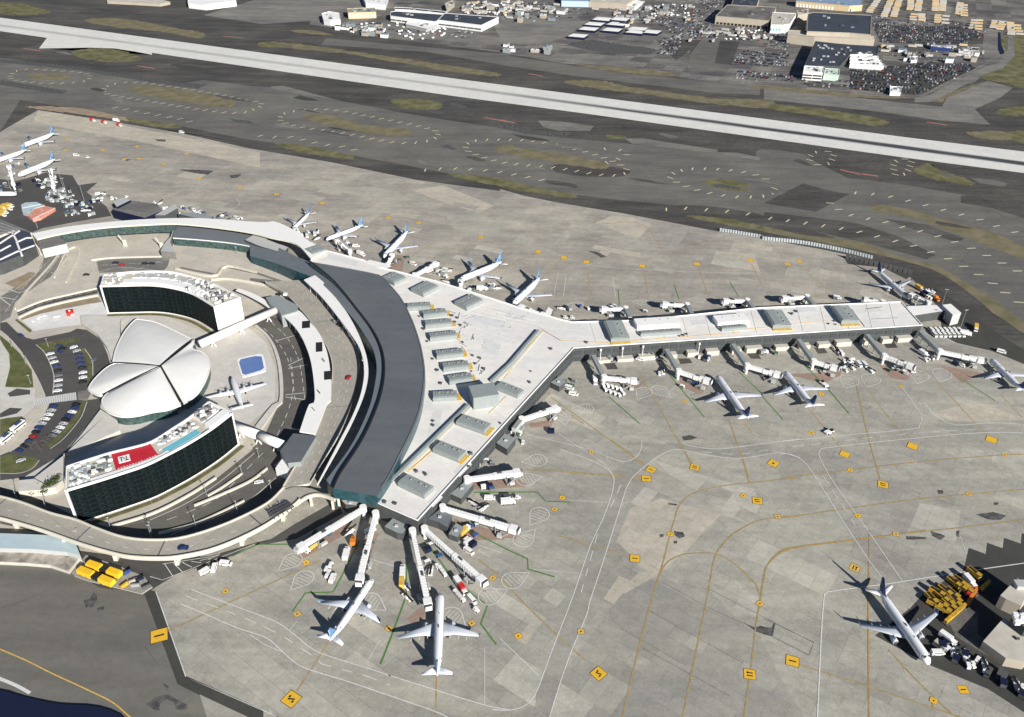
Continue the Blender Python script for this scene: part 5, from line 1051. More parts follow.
def plant_clutter(name, F_, B_, s0, s1, d0, d1, z, n, parent, mats, hmax=2.2):
    for mi, m_ in enumerate(mats):
        bm = NB()
        for k in range(n // len(mats)):
            p = lerp_s(F_, B_, R.uniform(s0, s1), R.uniform(d0, d1), z)
            if R.random() < .3: bm_tube(bm, p, p + Vector((0, 0, R.uniform(.8, hmax))), R.uniform(.4, 1.1), None, 10)
            else: bm_box(bm, p, (R.uniform(.8, 3.4), R.uniform(.6, 2), R.uniform(.5, hmax)), an + R.uniform(-.1, .1))
        link_split(name, bm, M[m_], parent)
plant_clutter('roof_plant', sF, sB, .02, .12, .15, .9, zr, 34, hs, ['white', 'grey', 'awning'])
plant_clutter('roof_plant', sF, sB, .13, .245, .3, .9, zr, 34, hs, ['white', 'darkgrey', 'unit'], 1.0)
plant_clutter('roof_plant', sF, sB, .53, .79, .5, .92, zr + .25, 40, hs, ['white', 'unit_light', 'darkgrey'], .9)
plant_clutter('roof_plant', sF, sB, .84, .96, .45, .9, zr + 1.6, 24, hs, ['white', 'grey', 'darkgrey'], 1.8)
hn, nF, nB, nh = hotel('curved black glass hotel wing behind the shells with a cream end wall', t('F', (118, 200), (250, 197), (400, 195), (520, 210), (640, 245), (765, 318)), t('F', (135, 140), (250, 125), (380, 118), (520, 122), (640, 150), (760, 190), (912, 268)), 21.5, 24)
bm = NB(); 
deck('roof_band', nF, nB, .14, .80, .12, .42, nh - 1.2, nh + .1, 'white', hn); deck('roof_band', nF, nB, .2, .7, .55, .8, nh - 1.2, nh - .4, 'unit_light', hn)
plant_clutter('roof_plant', nF, nB, .01, .14, .1, .9, nh - 1.2, 24, hn, ['white', 'grey', 'unit_light'])
plant_clutter('roof_plant', nF, nB, .62, .97, .1, .92, nh - 1.2, 110, hn, ['white', 'grey', 'unit_light', 'darkgrey'], 2.6)
plant_clutter('roof_plant', nF, nB, .15, .6, .45, .9, nh - 1.2, 40, hn, ['white', 'grey', 'unit_light'], 1.2)
# ================================================================ flight centre shells
def shell(ctr, bnd, zc, ze, bulge, parent, rings=10, lip=.35):
    c = W(ctr, zc); bp = smooth_line(bnd, 6); P = [W(p, ze(i / (len(bp) - 1)) if callable(ze) else ze) for i, p in enumerate(bp)]
    bm = NB(); rows = []
    for p in P:
        row = []
        for k in range(rings + 1):
            s = k / rings; q_ = c.lerp(p, s); q_.z += bulge * 4 * s * (1 - s) * (.55 + .45 * s); row.append(q_)
        rows.append(row)
    N_ = len(rows)
    # bulge also fades towards the two seam edges so each lobe reads as a vault
    V = []
    for i, row in enumerate(rows):
        e = math.sin(math.pi * min(1, max(0, i / (N_ - 1)))) ** .6
        V.append([bm.verts.new((q_.x, q_.y, (c.z + (rows[i][-1].z - c.z) * (k / rings)) + (q_.z - (c.z + (rows[i][-1].z - c.z) * (k / rings))) * e)) for k, q_ in enumerate(row)])
    for i in range(N_ - 1):
        for k in range(rings):
            if k == 0: bm.faces.new((V[i][0], V[i][1], V[i + 1][1]))
            else: bm.faces.new((V[i][k], V[i][k + 1], V[i + 1][k + 1], V[i + 1][k]))
    bmesh.ops.remove_doubles(bm, verts=bm.verts, dist=.001)
    ext_ = bmesh.ops.extrude_face_region(bm, geom=list(bm.faces)); bmesh.ops.translate(bm, verts=[v for v in ext_['geom'] if isinstance(v, bmesh.types.BMVert)], vec=(0, 0, -.9))
    return link('roof_shell', bm, M['shell'], parent, smooth=False), P
fc = empty('shell_roofed_terminal', W((155, 385)).xy.to_3d(), 0, 'white concrete terminal of four swooping roof shells between the two hotel wings', 'terminal')
C0 = t('C1', (630, 63))[0]
def off(p, dx, dy): return (p[0] + dx, p[1] + dy)
nb = t('F', (450, 645), (300, 632), (185, 640), (205, 560), (250, 470), (310, 400), (350, 397), (430, 412), (520, 450), (635, 508), (560, 560), (455, 645))
lobes = [(off(C0, -.5, -1.5), t('F', (185, 638), (205, 560), (250, 470), (312, 400), (350, 397), (430, 412), (520, 450), (632, 505)), 11, 6.0, 2.0),
 (off(C0, 1.5, -.5), t('F', (650, 512)) + t('C1', (760, -5), (800, 10), (822, 35), (826, 70), (810, 120), (775, 175), (724, 213)), 11, 6.5, 1.6),
 (off(C0, .3, 1.2), t('C1', (712, 216), (660, 235), (600, 244), (540, 258), (480, 262), (430, 248), (405, 225), (402, 195), (425, 168)), 11, 6.4, 2.4),
 (off(C0, -1.5, 0), t('C1', (412, 168), (398, 180), (370, 172), (348, 152), (380, 105), (440, 58), (520, 48), (615, 55)), 11, 4.5, 1.2)]
rims = []
for c_, b_, zc, ze, bu in lobes:
    s_, P_ = shell(c_, b_, zc, ze, bu, fc); rims.append(P_)
for P_ in rims:
    bm = NB(); n = len(P_)
    cc = sum(P_, Vector()) / n
    inn = [p.lerp(cc, .10) for p in P_]
    for i in range(n - 1):
        a, b = inn[i], inn[i + 1]
        vs = [bm.verts.new((a.x, a.y, 0)), bm.verts.new((b.x, b.y, 0)), bm.verts.new((b.x, b.y, b.z - .4)), bm.verts.new((a.x, a.y, a.z - .4))]; bm.faces.new(vs)
    link('window_wall', bm, M['wall_green'], fc)
    bm = NB()
    for i in range(1, n - 1): 
        a, b, c2 = P_[i - 1], P_[i], P_[i + 1]
    for i in range(n - 1):
        a, b = P_[i], P_[i + 1]
        if (b - a).length > .05: bm_tube(bm, a + Vector((0, 0, .1)), b + Vector((0, 0, .0)), .3, .3, 6, caps=False)
    link('shell_rim', bm, M['shell'], fc)
bm = NB()
for e_ in (t('F', (640, 508)), t('C1', (720, 215)), t('C1', (405, 178)), t('C1', (440, 50))):
    a = W(C0, 10.8); b = W(e_[0], 6.0)
    for k in range(6):
        p0, p1 = a.lerp(b, k / 6), a.lerp(b, (k + 1) / 6); sag = lambda s: 2.0 * 4 * s * (1 - s); p0.z += sag(k / 6) * .25; p1.z += sag((k + 1) / 6) * .25; bm_beam(bm, p0, p1, .8, .3)
link('skylight_seam', bm, M['black'], fc)
o = prism('podium_wing', t('C1', (350, 190), (400, 235), (470, 270), (480, 300), (380, 350), (250, 400), (235, 440), (100, 520), (80, 500), (250, 400)), 0, 1.4, [M['plaza'], M['parapet']]) if False else None
# low curved approach wings west of the shells
o = prism('arrivals_podium', t('L', (600, 175), (640, 200), (700, 240), (717, 300), (560, 370), (380, 440), (375, 600), (300, 640), (180, 650), (115, 610), (205, 585), (380, 450), (490, 320)), 0, 3.0, [M['plaza'], M['parapet']]); tag(o, 'pale curved podium wing west of the shells, partly in hotel shadow', 'podium')
o = prism('arrivals_podium', t('L', (110, 600), (205, 590), (300, 640), (370, 600), (330, 640), (250, 655), (110, 665)), 0, 4.0, [M['plaza'], M['parapet']]); tag(o, 'pale podium end wall beside the trees at the hotel corner', 'podium')
o = prism('arrivals_podium', t('K', (480, 215), (560, 210), (640, 215), (717, 225), (717, 330), (690, 420), (665, 480), (640, 400), (580, 320), (490, 262)), 0, 3.0, [M['plaza'], M['parapet']]); tag(o, 'pale curved podium wing north of the shells beside the terrace', 'podium')
# blue rink and its kerb
bm = NB(); bm_prism(bm, [W(p, .5) for p in smooth_line(t('O', (292, 515), (310, 500), (385, 484), (425, 485), (440, 555), (425, 572), (335, 597), (315, 590)), 2, True)], 0, .5); o = link('skating_rink', bm, [M['white'], M['white']]); tag(o, 'bright blue rectangular rink with white rim on the plaza', 'rink')
bm = NB(); bm_prism(bm, [W(p, .55) for p in t('O', (302, 522), (312, 508), (385, 492), (418, 494), (430, 552), (415, 564), (335, 588), (320, 582))], .45, .62); link('blue_surface', bm, [M['blue'], M['blue']], o)
# roundabout/ pale awning building bottom left
o = prism('awning_building', t('M', (-60, 315), (0, 318), (200, 325), (310, 330), (450, 375), (480, 450), (400, 430), (200, 412), (0, 408), (-60, 405)), 0, 4.5, [M['awning'], M['unit_light']]); tag(o, 'long pale blue roofed building below the viaduct at the left edge', 'building')
bm = NB(); bm_prism(bm, [W(p, 2.0) for p in t('M', (-60, 412), (0, 414), (200, 418), (400, 436), (478, 458), (410, 545), (300, 508), (150, 495), (-60, 485))], 0, 2.0); link('loading_apron', bm, [M['mottled_concrete'], M['parapet']], o)
# ================================================================ aircraft
def ell_ring(bm, x, cz, ry, rz, seg=20):
    return [bm.verts.new((x, ry * math.cos(2 * math.pi * k / seg), cz + rz * math.sin(2 * math.pi * k / seg))) for k in range(seg)]
def loft(bm, rings, caps=True):
    n = len(rings[0])
    for a, b in zip(rings, rings[1:]):
        for k in range(n): bm.faces.new((a[k], a[(k + 1) % n], b[(k + 1) % n], b[k]))
    if caps: bm.faces.new(list(reversed(rings[0]))); bm.faces.new(rings[-1])
def foil(bm, x_le, chord, y, z, th, vert=False):
    pr = [(0, 0), (.08, .5), (.3, .62), (.6, .4), (1, .03), (1, -.03), (.6, -.25), (.3, -.4), (.08, -.35)]
    out = []
    for u, v in pr:
        if vert: out.append(bm.verts.new((x_le - u * chord, v * th, z)))
        else: out.append(bm.verts.new((x_le - u * chord, y, z + v * th)))
    return out
def part(name, bm, mats, parent, smooth=True):
    me = bpy.data.meshes.new(name); bmesh.ops.recalc_face_normals(bm, faces=bm.faces); bm.to_mesh(me); bm.free()
    for m in (mats if isinstance(mats, list) else [mats]): me.materials.append(m)
    if smooth:
        for p in me.polygons: p.use_smooth = True
    o = bpy.data.objects.new(name, me); sc.collection.objects.link(o); o.parent = parent; return o
def make_airliner(L, S, r, fin_m, cz=3.5, fin_h=11.7, winglet=True):
    """nose towards +x, ground at z=0, origin under the middle of the body"""
    root = bpy.data.objects.new('airliner', None); sc.collection.objects.link(root)
    X = lambda s: L / 2 - s * L
    bm = NB()
    st = [(.0, .05, -.30), (.006, .30, -.26), (.02, .55, -.18), (.04, .76, -.08), (.065, .92, -.02), (.10, 1, 0), (.30, 1, 0), (.55, 1, 0), (.68, 1, .0), (.76, .93, .07), (.84, .76, .22), (.92, .48, .42), (.975, .24, .52), (1.0, .10, .55)]
    loft(bm, [ell_ring(bm, X(s), cz + dz * r, r * k, r * k * (1.04 if .1 <= s <= .7 else 1)) for s, k, dz in st])
    fus = part('fuselage', bm, M['plane_white'], root)
    bm = NB(); a = X(.040)
    for y0, y1 in ((-.62, -.33), (-.30, -.02), (.02, .30), (.33, .62)):
        vs = []
        for yy, xx, zz in ((y0, a - .1 - abs(y0) * .5, .62), (y1, a - .1 - abs(y1) * .5, .62), (y1, a - .9 - abs(y1) * .3, .90), (y0, a - .9 - abs(y0) * .3, .90)):
            vs.append(bm.verts.new((xx, yy * r * 1.15, cz + zz * r + .02)))
        bm.faces.new(vs)
    part('cockpit_window', bm, M['black'], fus, False)
    for sgn in (-1, 1):
        bm = NB(); n = int(L * .68 / .95)
        for k in range(n):
            x = X(.12) - k * .95; y = sgn * (r * .968); z = cz + r * .30
            bm_box(bm, (x, y, z), (.34, .10, .42))
        part('cabin_window_row', bm, M['darkgrey'], fus, False)
        bm = NB()
        for s in (.10, .84 - .02): bm_box(bm, (X(s), sgn * r * (.985 if s < .5 else .80), cz - .45 + (.4 if s > .5 else 0)), (.85, .08, 1.7))
        part('cabin_door', bm, M['wing_grey'], fus, False)
    hs_ = S / 2; rootx = L * .5 - L * .335
    for sgn in (-1, 1):
        bm = NB(); tn = math.tan(math.radians(27)); secs = []
        for y, ch, th in ((r * .4, L * .19, .95), (hs_ * .36, L * .115, .55), (hs_ * .985, 1.7, .22)):
            dz = (y - r * .5) * math.tan(math.radians(5.2)) ; secs.append(foil(bm, rootx - (y - r * .4) * tn, ch, sgn * y, cz - r * .62 + dz, th))
        loft(bm, secs)
        for fy in (.28, .48, .68):
            y = hs_ * fy; x = rootx - (y - r * .4) * tn - L * (.16 - .1 * fy); zf = cz - r * .62 + (y - r * .5) * .09; bm_tube(bm, (x + 1.4, sgn * y, zf - .3), (x - 1.4, sgn * y, zf - .1), .26, .08, 6)
        wg = part('wing', bm, M['wing_grey'], root)
        tip = (rootx - (hs_ - r * .4) * tn, sgn * hs_, cz - r * .62 + (hs_ - r * .5) * math.tan(math.radians(5.2)))
        if winglet:
            bm = NB(); a = foil(bm, tip[0] + .1, 1.55, tip[1], tip[2], .2); b = foil(bm, tip[0] - 1.1, .6, tip[1] + sgn * .45, tip[2] + 1.9, .1); loft(bm, [a, b]); part('winglet', bm, M['fin_blue'], wg)
        ey = hs_ * .335; ex = rootx - (ey - r * .4) * tn + 2.2; ez = cz - r * .62 - 1.15; er = .6 * r
        bm = NB(); loft(bm, [ell_ring(bm, ex + dx, ez, er * k, er * k, 16) for dx, k in ((0, .82), (.06, .95), (.5, 1.04), (1.4, 1), (-0.0, 1))][:1] + [ell_ring(bm, ex - dx, ez, er * k, er * k, 16) for dx, k in ((.15, .97), (.7, 1.05), (2, 1), (3.2, .75), (4.2, .5), (4.7, .2))])
        en = part('engine', bm, M['wing_grey'], root)
        bm = NB(); bm_tube(bm, (ex + .02, sgn * 0, ez), (ex + .04, 0, ez), er * .78, er * .78, 16); ff = part('engine_fan', bm, M['darkgrey'], en)
        for o_ in (en, ff): o_.data.transform(Matrix.Translation((0, sgn * ey, 0)))
        bm = NB(); bm_box(bm, (ex - 2.2, sgn * ey, ez + er * .8), (3.2, .35, 1.0)); part('pylon', bm, M['wing_grey'], en, False)
        bm = NB(); hx = X(.885); hh = S * .18 if r > 1.6 else S * .21
        a = foil(bm, hx, L * .095, sgn * r * .25, cz + r * .42, .35); b = foil(bm, hx - hh * .58, 1.3, sgn * hh, cz + r * .42 + hh * .1, .12); loft(bm, [a, b]); part('tailplane', bm, M['plane_white'], root)
    bm = NB(); a = foil(bm, X(.80), L * .17, 0, cz + r * .72, .5, True); a2 = foil(bm, X(.865), L * .125, 0, cz + r * 1.25, .42, True); b = foil(bm, X(.955), 1.9, 0, fin_h, .2, True); loft(bm, [a, a2, b]); part('tail_fin', bm, M[fin_m], root)
    bm = NB(); bm_tube(bm, (X(.14), 0, .4), (X(.14), 0, cz - r * .6), .12, .12, 6)
    for s in (-1, 1): bm_tube(bm, (X(.14), s * .12, .38), (X(.14), s * .42, .38), .38, .38, 10)
    part('nose_gear', bm, M['dark'], root, False)
    for sgn in (-1, 1):
        bm = NB(); gx = rootx - L * .155; bm_tube(bm, (gx, sgn * 3.7, .5), (gx, sgn * 3.2, cz - r * .5), .18, .18, 6)
        for s in (-.45, .15): bm_tube(bm, (gx, sgn * 3.7 + s, .56), (gx, sgn * 3.7 + s + .35, .56), .56, .56, 12)
        part('main_gear', bm, M['dark'], root, False)
    bm = NB(); bm_box(bm, (X(.46), 0, cz + r * 1.0), (1.4, .25, .5)); bm_box(bm, (X(.30), 0, cz + r * 1.0), (.5, .15, .4)); part('antenna', bm, M['darkgrey'], fus, False)
    return root
SPEC = {'A': (37.6, 34.8, 1.98), 'B': (44.5, 34.8, 1.98), 'E': (36.2, 28.7, 1.5)}
proto = {}
def airliner(ty, fin, nose, tail, label, scale_fit=True, rot=0):
    L, S, r = SPEC[ty]; key = (ty, fin)
    n_, t_ = W(nose, 3.6), W(tail, 5.0); d = (n_ - t_).xy.to_3d(); k = d.length / L if scale_fit else 1.0
    k = min(1.12, max(.93, k)); an = math.atan2(d.y, d.x) + rot; mid = n_.xy.to_3d() - d.normalized() * L * k / 2
    if key not in proto:
        o = make_airliner(L, S, r, fin, cz=3.5 if ty != 'E' else 3.1, fin_h=11.7 if ty != 'E' else 10.4); proto[key] = o
        o.location = mid; o.rotation_euler = (0, 0, an); o.scale = (k, k, k); tag(o, label, 'airplane'); return o
    return dup(proto[key], mid, an, label, None, (k, k, k))
airliner('B', 'fin_blue', (440.3, 592.3), (437.1, 674.9), 'white airliner nose to the terminal at the bottom centre, fuselage pointing straight up the picture')
airliner('E', 'fin_blue', (372.8, 577.6), (329.7, 639.1), 'short white airliner parked slanting at the long jet bridge left of the bottom centre airliner')
airliner('B', 'fin_navy', (716.8, 375.4), (748.6, 417.9), 'left one of the two white airliners docked side by side below the pier')
airliner('A', 'fin_navy', (784.5, 371.4), (814.5, 405.7), 'right one of the two white airliners docked side by side below the pier')
airliner('A', 'fin_navy', (929.6, 663.8), (878.6, 587.6), 'lone white airliner standing away from the terminal beside the yellow snow machines')
airliner('B', 'fin_navy', (908, 297), (877.6, 268.8), 'white airliner parked at the far tip of the pier beside the blast fence')
airliner('A', 'fin_navy', (990.5, 358.7), (1024, 388.5), 'white airliner at the right edge, its tail cut by the picture')
airliner('E', 'fin_blue', (291.9, 229), (309.3, 210.9), 'leftmost white airliner on the far side of the curved white roof')
airliner('E', 'fin_blue', (326, 238.8), (363, 223.5), 'second white airliner from the left behind the curved roof, beside a short covered bridge')
airliner('B', 'fin_blue', (383.9, 256.9), (407.6, 230.4), 'third white airliner from the left behind the roof, nose at the white gate canopy')
airliner('A', 'fin_blue', (459.8, 279.8), (501.5, 261.5), 'fourth white airliner from the left behind the roof, left of the last one')
airliner('A', 'fin_blue', (513.3, 304), (539.6, 277.6), 'last white airliner behind the wide white roof, next to the straight pier')
airliner('A', 'fin_blue', (21.8, 146), (54.4, 132.7), 'uppermost white airliner at the far left gates', rot=0)
airliner('A', 'fin_blue', (-8, 162), (26.3, 149), 'white airliner with its nose cut by the left edge, second from the top')
airliner('A', 'fin_blue', (18, 175.6), (58, 158), 'white airliner at the far left gates, lowest of those fully in view')
airliner('A', 'fin_blue', (16.3, 193.4), (-22, 192), 'white airliner nose poking in at the left edge above the yellow machines')
# the piston airliner on the plaza
def prop_liner():
    L, S = 29.0, 34.0; n_, t_ = W(t('C1', (915, 108))[0], 3), W(t('C1', (957, 237))[0], 3); d = (n_ - t_).xy.to_3d(); an = math.atan2(d.y, d.x); L = d.length
    root = empty('propeller_airliner', (n_ + t_).xy.to_3d() / 2, an, 'vintage silver white propeller airliner with three tail fins on the plaza by the blue rink', 'airplane')
    X = lambda s: L / 2 - s * L; bm = NB()
    loft(bm, [ell_ring(bm, X(s), 3.4 + dz, r, r) for s, r, dz in ((0, .1, -.2), (.02, .6, -.15), (.07, 1.1, -.05), (.16, 1.6, .1), (.35, 1.75, .2), (.55, 1.7, .2), (.75, 1.3, .25), (.92, .7, .45), (1, .15, .6))]); fus = part('fuselage', bm, M['plane_white'], root)
    for sgn in (-1, 1):
        bm = NB(); a = foil(bm, L * .1 + 1.8, 5.4, sgn * .8, 2.5, .8); b = foil(bm, L * .1 - .2, 1.6, sgn * S / 2, 3.6, .2); loft(bm, [a, b]); part('wing', bm, M['plane_white'], root)
        for y in (4.6, 8.8):
            x = L * .1 + 1.8 - y * .1; bm = NB(); loft(bm, [ell_ring(bm, x + dx, 2.9, r, r, 12) for dx, r in ((1.9, .35), (1.7, .7), (0, .75), (-2.4, .3))]); en = part('engine', bm, M['wing_grey'], root); en.data.transform(Matrix.Translation((0, sgn * y, 0)))
            bm = NB()
            for k in range(3):
                a_ = k * 2.094 + .4; bm_tube(bm, (x + 2.0, sgn * y, 2.9), (x + 2.0, sgn * y + 2.1 * math.cos(a_), 2.9 + 2.1 * math.sin(a_)), .14, .1, 5)
            part('propeller', bm, M['darkgrey'], en, False)
        bm = NB(); a = foil(bm, X(.90), 2.6, 0, 4.1, .3); b = foil(bm, X(.93), 1.8, sgn * 6, 4.3, .15); loft(bm, [a, b]); part('tailplane', bm, M['plane_white'], root)
        bm = NB(); a = foil(bm, X(.92), 2.4, 0, 3.2, .2, True); b = foil(bm, X(.93), 2.2, 0, 5.0, .2, True); c2 = foil(bm, X(.98), 1.0, 0, 6.6, .1, True); loft(bm, [a, b, c2]); f_ = part('tail_fin', bm, M['plane_white'], root); f_.data.transform(Matrix.Translation((0, sgn * 5.6, 0)))
        bm = NB(); bm_tube(bm, (L * .05, sgn * 4.6, .6), (L * .05, sgn * 4.6, 2.5), .15, .15, 6); bm_tube(bm, (L * .05, sgn * 4.3, .6), (L * .05, sgn * 4.9, .6), .6, .6, 10); part('main_gear', bm, M['dark'], root, False)
    bm = NB(); a = foil(bm, X(.90), 2.8, 0, 4.0, .3, True); b = foil(bm, X(.97), 1.2, 0, 6.9, .1, True); loft(bm, [a, b]); part('tail_fin', bm, M['plane_white'], root)
    bm = NB(); bm_tube(bm, (X(.12), 0, .4), (X(.12), 0, 2.6), .12, .12, 6); part('nose_gear', bm, M['dark'], root, False)
prop_liner()
# ================================================================ passenger bridges
def pbridge(p0, p1, label, rot_at_start=True, walkway=None):
    z = 4.2; a, b = W(p0, z + 2.6), W(p1, z + 2.6); a.z = b.z = 0; d = b - a; L = d.length; an = math.atan2(d.y, d.x)
    r = empty('passenger_bridge', a, an, label, 'jet bridge')
    def P(name, bm, m, sm=False): return part(name, bm, [M[m]] if isinstance(m, str) else [M[x] for x in m], r, sm)
    bm = NB(); bm_tube(bm, (0, 0, 0), (0, 0, z - .2), .8, .8, 10); bm_tube(bm, (0, 0, z - .2), (0, 0, z + 3.1), 1.7, 1.7, 14); P('rotunda', bm, 'white_roof2')
    m1 = L * .52
    bm = NB(); bm_beam(bm, (1.5, 0, z), (m1, 0, z), 1.9, 2.3)
    for k in range(int(m1 / 1.6)): bm_box(bm, (2 + k * 1.6, 0, z - .05), (.18, 2.04, 2.42))
    P('inner_tunnel', bm, 'white')
    bm = NB(); bm_beam(bm, (m1 - .5, 0, z - .15), (L - 3.2, 0, z - .15), 2.4, 2.6)
    for k in range(int((L - 3.2 - m1) / 1.6)): bm_box(bm, (m1 + k * 1.6, 0, z - .2), (.2, 2.55, 2.72))
    P('outer_tunnel', bm, 'white_roof2')
    bm = NB(); bm_box(bm, (L * .62, .3, z + 2.45), (2.2, .9, .6)); P('roof_unit', bm, 'darkgrey')
    bm = NB(); bm_beam(bm, (m1, 1.45, z + .2), (L - 4, 1.45, z + .2), .35, .5); bm_beam(bm, (m1, -1.45, z - .5), (L - 4, -1.45, z - .5), .3, .4); P('cable_tray', bm, 'darkgrey')
    bm = NB(); bm_box(bm, (L - 1.6, 0, z - .3), (3.4, 3.6, 2.9)); bm_box(bm, (L + .9, 0, z - .2), (1.5, 2.9, 2.5), taper=.9); c_ = P('cab', bm, 'white')
    bm = NB(); 
    for k in range(3): bm_box(bm, (L + .6 + k * .45, 0, z - .25), (.14, 3.1, 2.75))
    part('cab_bellows', bm, M['darkgrey'], c_, False)
    xs = L * .74; bm = NB()
    for s in (-1, 1): bm_tube(bm, (xs, s * 1.9, .5), (xs, s * 1.9, z + 1.2), .22, .22, 6); bm_tube(bm, (xs, s * 1.1, .55), (xs, s * 1.6, .55), .55, .55, 10)
    bm_box(bm, (xs, 0, .45), (1.0, 3.8, .5)); P('drive_column', bm, 'grey')
    bm = NB(); bm_box(bm, (xs + 2.6, -2.6, .6), (2.4, 1.8, 1.8)); bm_box(bm, (xs - 2.2, 2.3, 1.2), (3.4, 1.2, 1.5)); P('equipment_box', bm, 'unit_light')
    bm = NB()
    for k in range(9): bm_box(bm, (L - 3 - k * .5, -2.7, z - .3 - k * .42), (.5, 1.0, .08))
    bm_beam(bm, (L - 3, -3.2, z - .2), (L - 7.2, -3.2, .3), .06, 1.0); P('service_stair', bm, 'grey')
    if walkway:
        q0 = W(walkway, 9.0); q0.z = 0; inv = Matrix.Rotation(-an, 4, 'Z'); v = inv @ (q0 - a)
        bm = NB(); bm_beam(bm, (v.x, v.y, 5.0), (0, 0, z + .0), 2.5, 2.7, 0, 1)
        ln = v.length
        P('fixed_walkway', bm, ['unit_light', 'unit'])
        bm = NB()
        for k in (.15, .5, .82): bm_tube(bm, (v.x * k, v.y * k, 0), (v.x * k, v.y * k, 4.5), .35, .35, 8)
        P('walkway_column', bm, 'grey')
    return r
J = [(t('m', (365, 205))[0], t('m', (550, 222))[0], 'jet bridge nearest the inner corner of the pier, ending at empty stand beside white carts', t('m', (305, 75))[0]),
 (t('m', (790, 170))[0], t('m', (965, 225))[0], 'jet bridge leading to the left one of the two airliners below the pier', t('m', (722, 40))[0]),
 (t('i', (100, 480))[0], t('i', (285, 530))[0], 'jet bridge leading to the right one of the two airliners below the pier', t('i', (20, 352))[0]),
 (t('i', (478, 455))[0], t('i', (610, 492))[0], 'jet bridge with empty stand just right of the two airliners below the pier', t('i', (395, 325))[0]),
 (t('i', (880, 425))[0], t('w6', (350, 550))[0], 'jet bridge with empty stand above the hatched diamonds under the pier tip', t('i', (785, 298))[0]),
 (t('w6', (480, 478))[0], t('w6', (690, 520))[0], 'long jet bridge reaching the airliner at the right edge', t('w6', (388, 378))[0]),
 (t('j', (400, 345))[0], t('j', (715, 300))[0], 'upper one of two white jet bridges leaving the south-west face of the terminal', None),
 (t('j', (255, 515))[0], t('j', (695, 645))[0], 'longer lower jet bridge leaving the south-west face beside the green line', None),
 (t('C3', (85, 268))[0], t('C3', (228, 220))[0], 'short jet bridge near the bend of the dark terminal wall above the navy container', t('C3', (55, 300))[0]),
 (t('k', (595, 50))[0], t('k', (130, 335))[0], 'jet bridge over the red paving at the lower left, beside the long dark shadow', None),
 (t('k', (685, 90))[0], t('k', (565, 570))[0], 'jet bridge docked at the short slanting airliner', None),
 (t('l', (68, 110))[0], t('l', (155, 515))[0], 'jet bridge docked at the bottom centre airliner', None),
 (t('l', (135, 98))[0], t('l', (460, 385))[0], 'long jet bridge right of the bottom centre airliner, ending at an empty stand', None),
 (t('h', (375, 155))[0], t('h', (238, 155))[0], 'leftmost short jet bridge on the far side of the straight pier', t('h', (400, 200))[0]),
 (t('h', (725, 135))[0], t('h', (585, 128))[0], 'second short jet bridge from the left on the far side of the straight pier', t('h', (755, 182))[0]),
 (t('i', (100, 110))[0], t('i', (-35, 110))[0], 'third short jet bridge from the left on the far side of the straight pier', t('i', (145, 155))[0]),
 (t('i', (440, 88))[0], t('i', (300, 95))[0], 'fourth short jet bridge from the left on the far side of the straight pier', t('i', (485, 130))[0]),
 (t('i', (870, 118))[0], t('i', (765, 100))[0], 'short jet bridge on the far side of the pier just before the tip airliner', None),
 (t('w6', (425, 248))[0], t('w6', (335, 205))[0], 'blue shaded jet bridge at the airliner on the pier tip', None),
 (t('w8', (30, 300))[0], t('w8', (185, 215))[0], 'long jet bridge with no airliner behind the wide white roof', None),
 (t('w8', (345, 395))[0], t('w8', (345, 335))[0], 'short bridge at the nose of the fourth airliner behind the roof', None),
 (t('w8', (905, 570))[0], t('w8', (745, 510))[0], 'bridge at the nose of the last airliner behind the roof', None),
 (t('w7', (500, 430))[0], t('w7', (400, 352))[0], 'bridge at the nose of the second airliner behind the curved roof', None),
 (t('w7', (770, 530))[0], t('w7', (805, 450))[0], 'bridge at the nose of the third airliner behind the curved roof', None),
 (t('w7', (150, 320))[0], t('w7', (105, 270))[0], 'bridge at the nose of the leftmost airliner behind the curved roof', None),
 (t('w9', (290, 415))[0], t('w9', (275, 320))[0], 'thin bridge beside the lowest airliner of the far left gates', None),
 (t('w9', (70, 400))[0], t('w9', (45, 300))[0], 'thin bridge under the airliner cut by the left edge', None)]
for a, b, lab, wk in J: pbridge(a, b, lab, walkway=wk)
# ================================================================ vehicles
def wheels(bm, xs, w, r):
    for x in xs:
        for s in (-1, 1): bm_tube(bm, (x, s * (w / 2 - .2), r), (x, s * w / 2, r), r, r, 8)
VP = {}
def vroot(name):
    o = bpy.data.objects.new(name, None); sc.collection.objects.link(o); return o
def mk_van(col):
    r = vroot('van'); bm = NB(); bm_box(bm, (-.35, 0, .4), (4.4, 2.0, 1.9), taper=.9); bm_box(bm, (2.3, 0, .4), (1.1, 1.9, 1.0)); part('body', bm, M[col], r, False)
    bm = NB(); bm_box(bm, (1.9, 0, 1.42), (.5, 1.7, .7), taper=.9); bm_box(bm, (-.1, 0, 1.4), (3.6, 1.93, .5)); part('window', bm, M['black'], r, False)
    bm = NB(); wheels(bm, (-1.6, 1.7), 2.0, .38); part('wheel_set', bm, M['dark'], r, False); return r
def mk_truck(col, cabcol='white', L=7.5):
    r = vroot('truck'); bm = NB(); bm_box(bm, (-1.0, 0, .9), (L - 2.3, 2.4, 2.4)); part('cargo_box', bm, M[col], r, False)
    bm = NB(); bm_box(bm, (L / 2 - 1.1, 0, .5), (2.0, 2.3, 2.0), taper=.92, tx=.85); c_ = part('cab', bm, M[cabcol], r, False)
    bm = NB(); bm_box(bm, (L / 2 - .32, 0, 1.5), (.4, 2.0, .75)); part('windscreen', bm, M['black'], c_, False)
    bm = NB(); wheels(bm, (-L / 2 + 1.3, L / 2 - 1.2), 2.4, .5); bm_box(bm, (0, 0, .6), (L - .6, 1.2, .3)); part('wheel_set', bm, M['dark'], r, False); return r
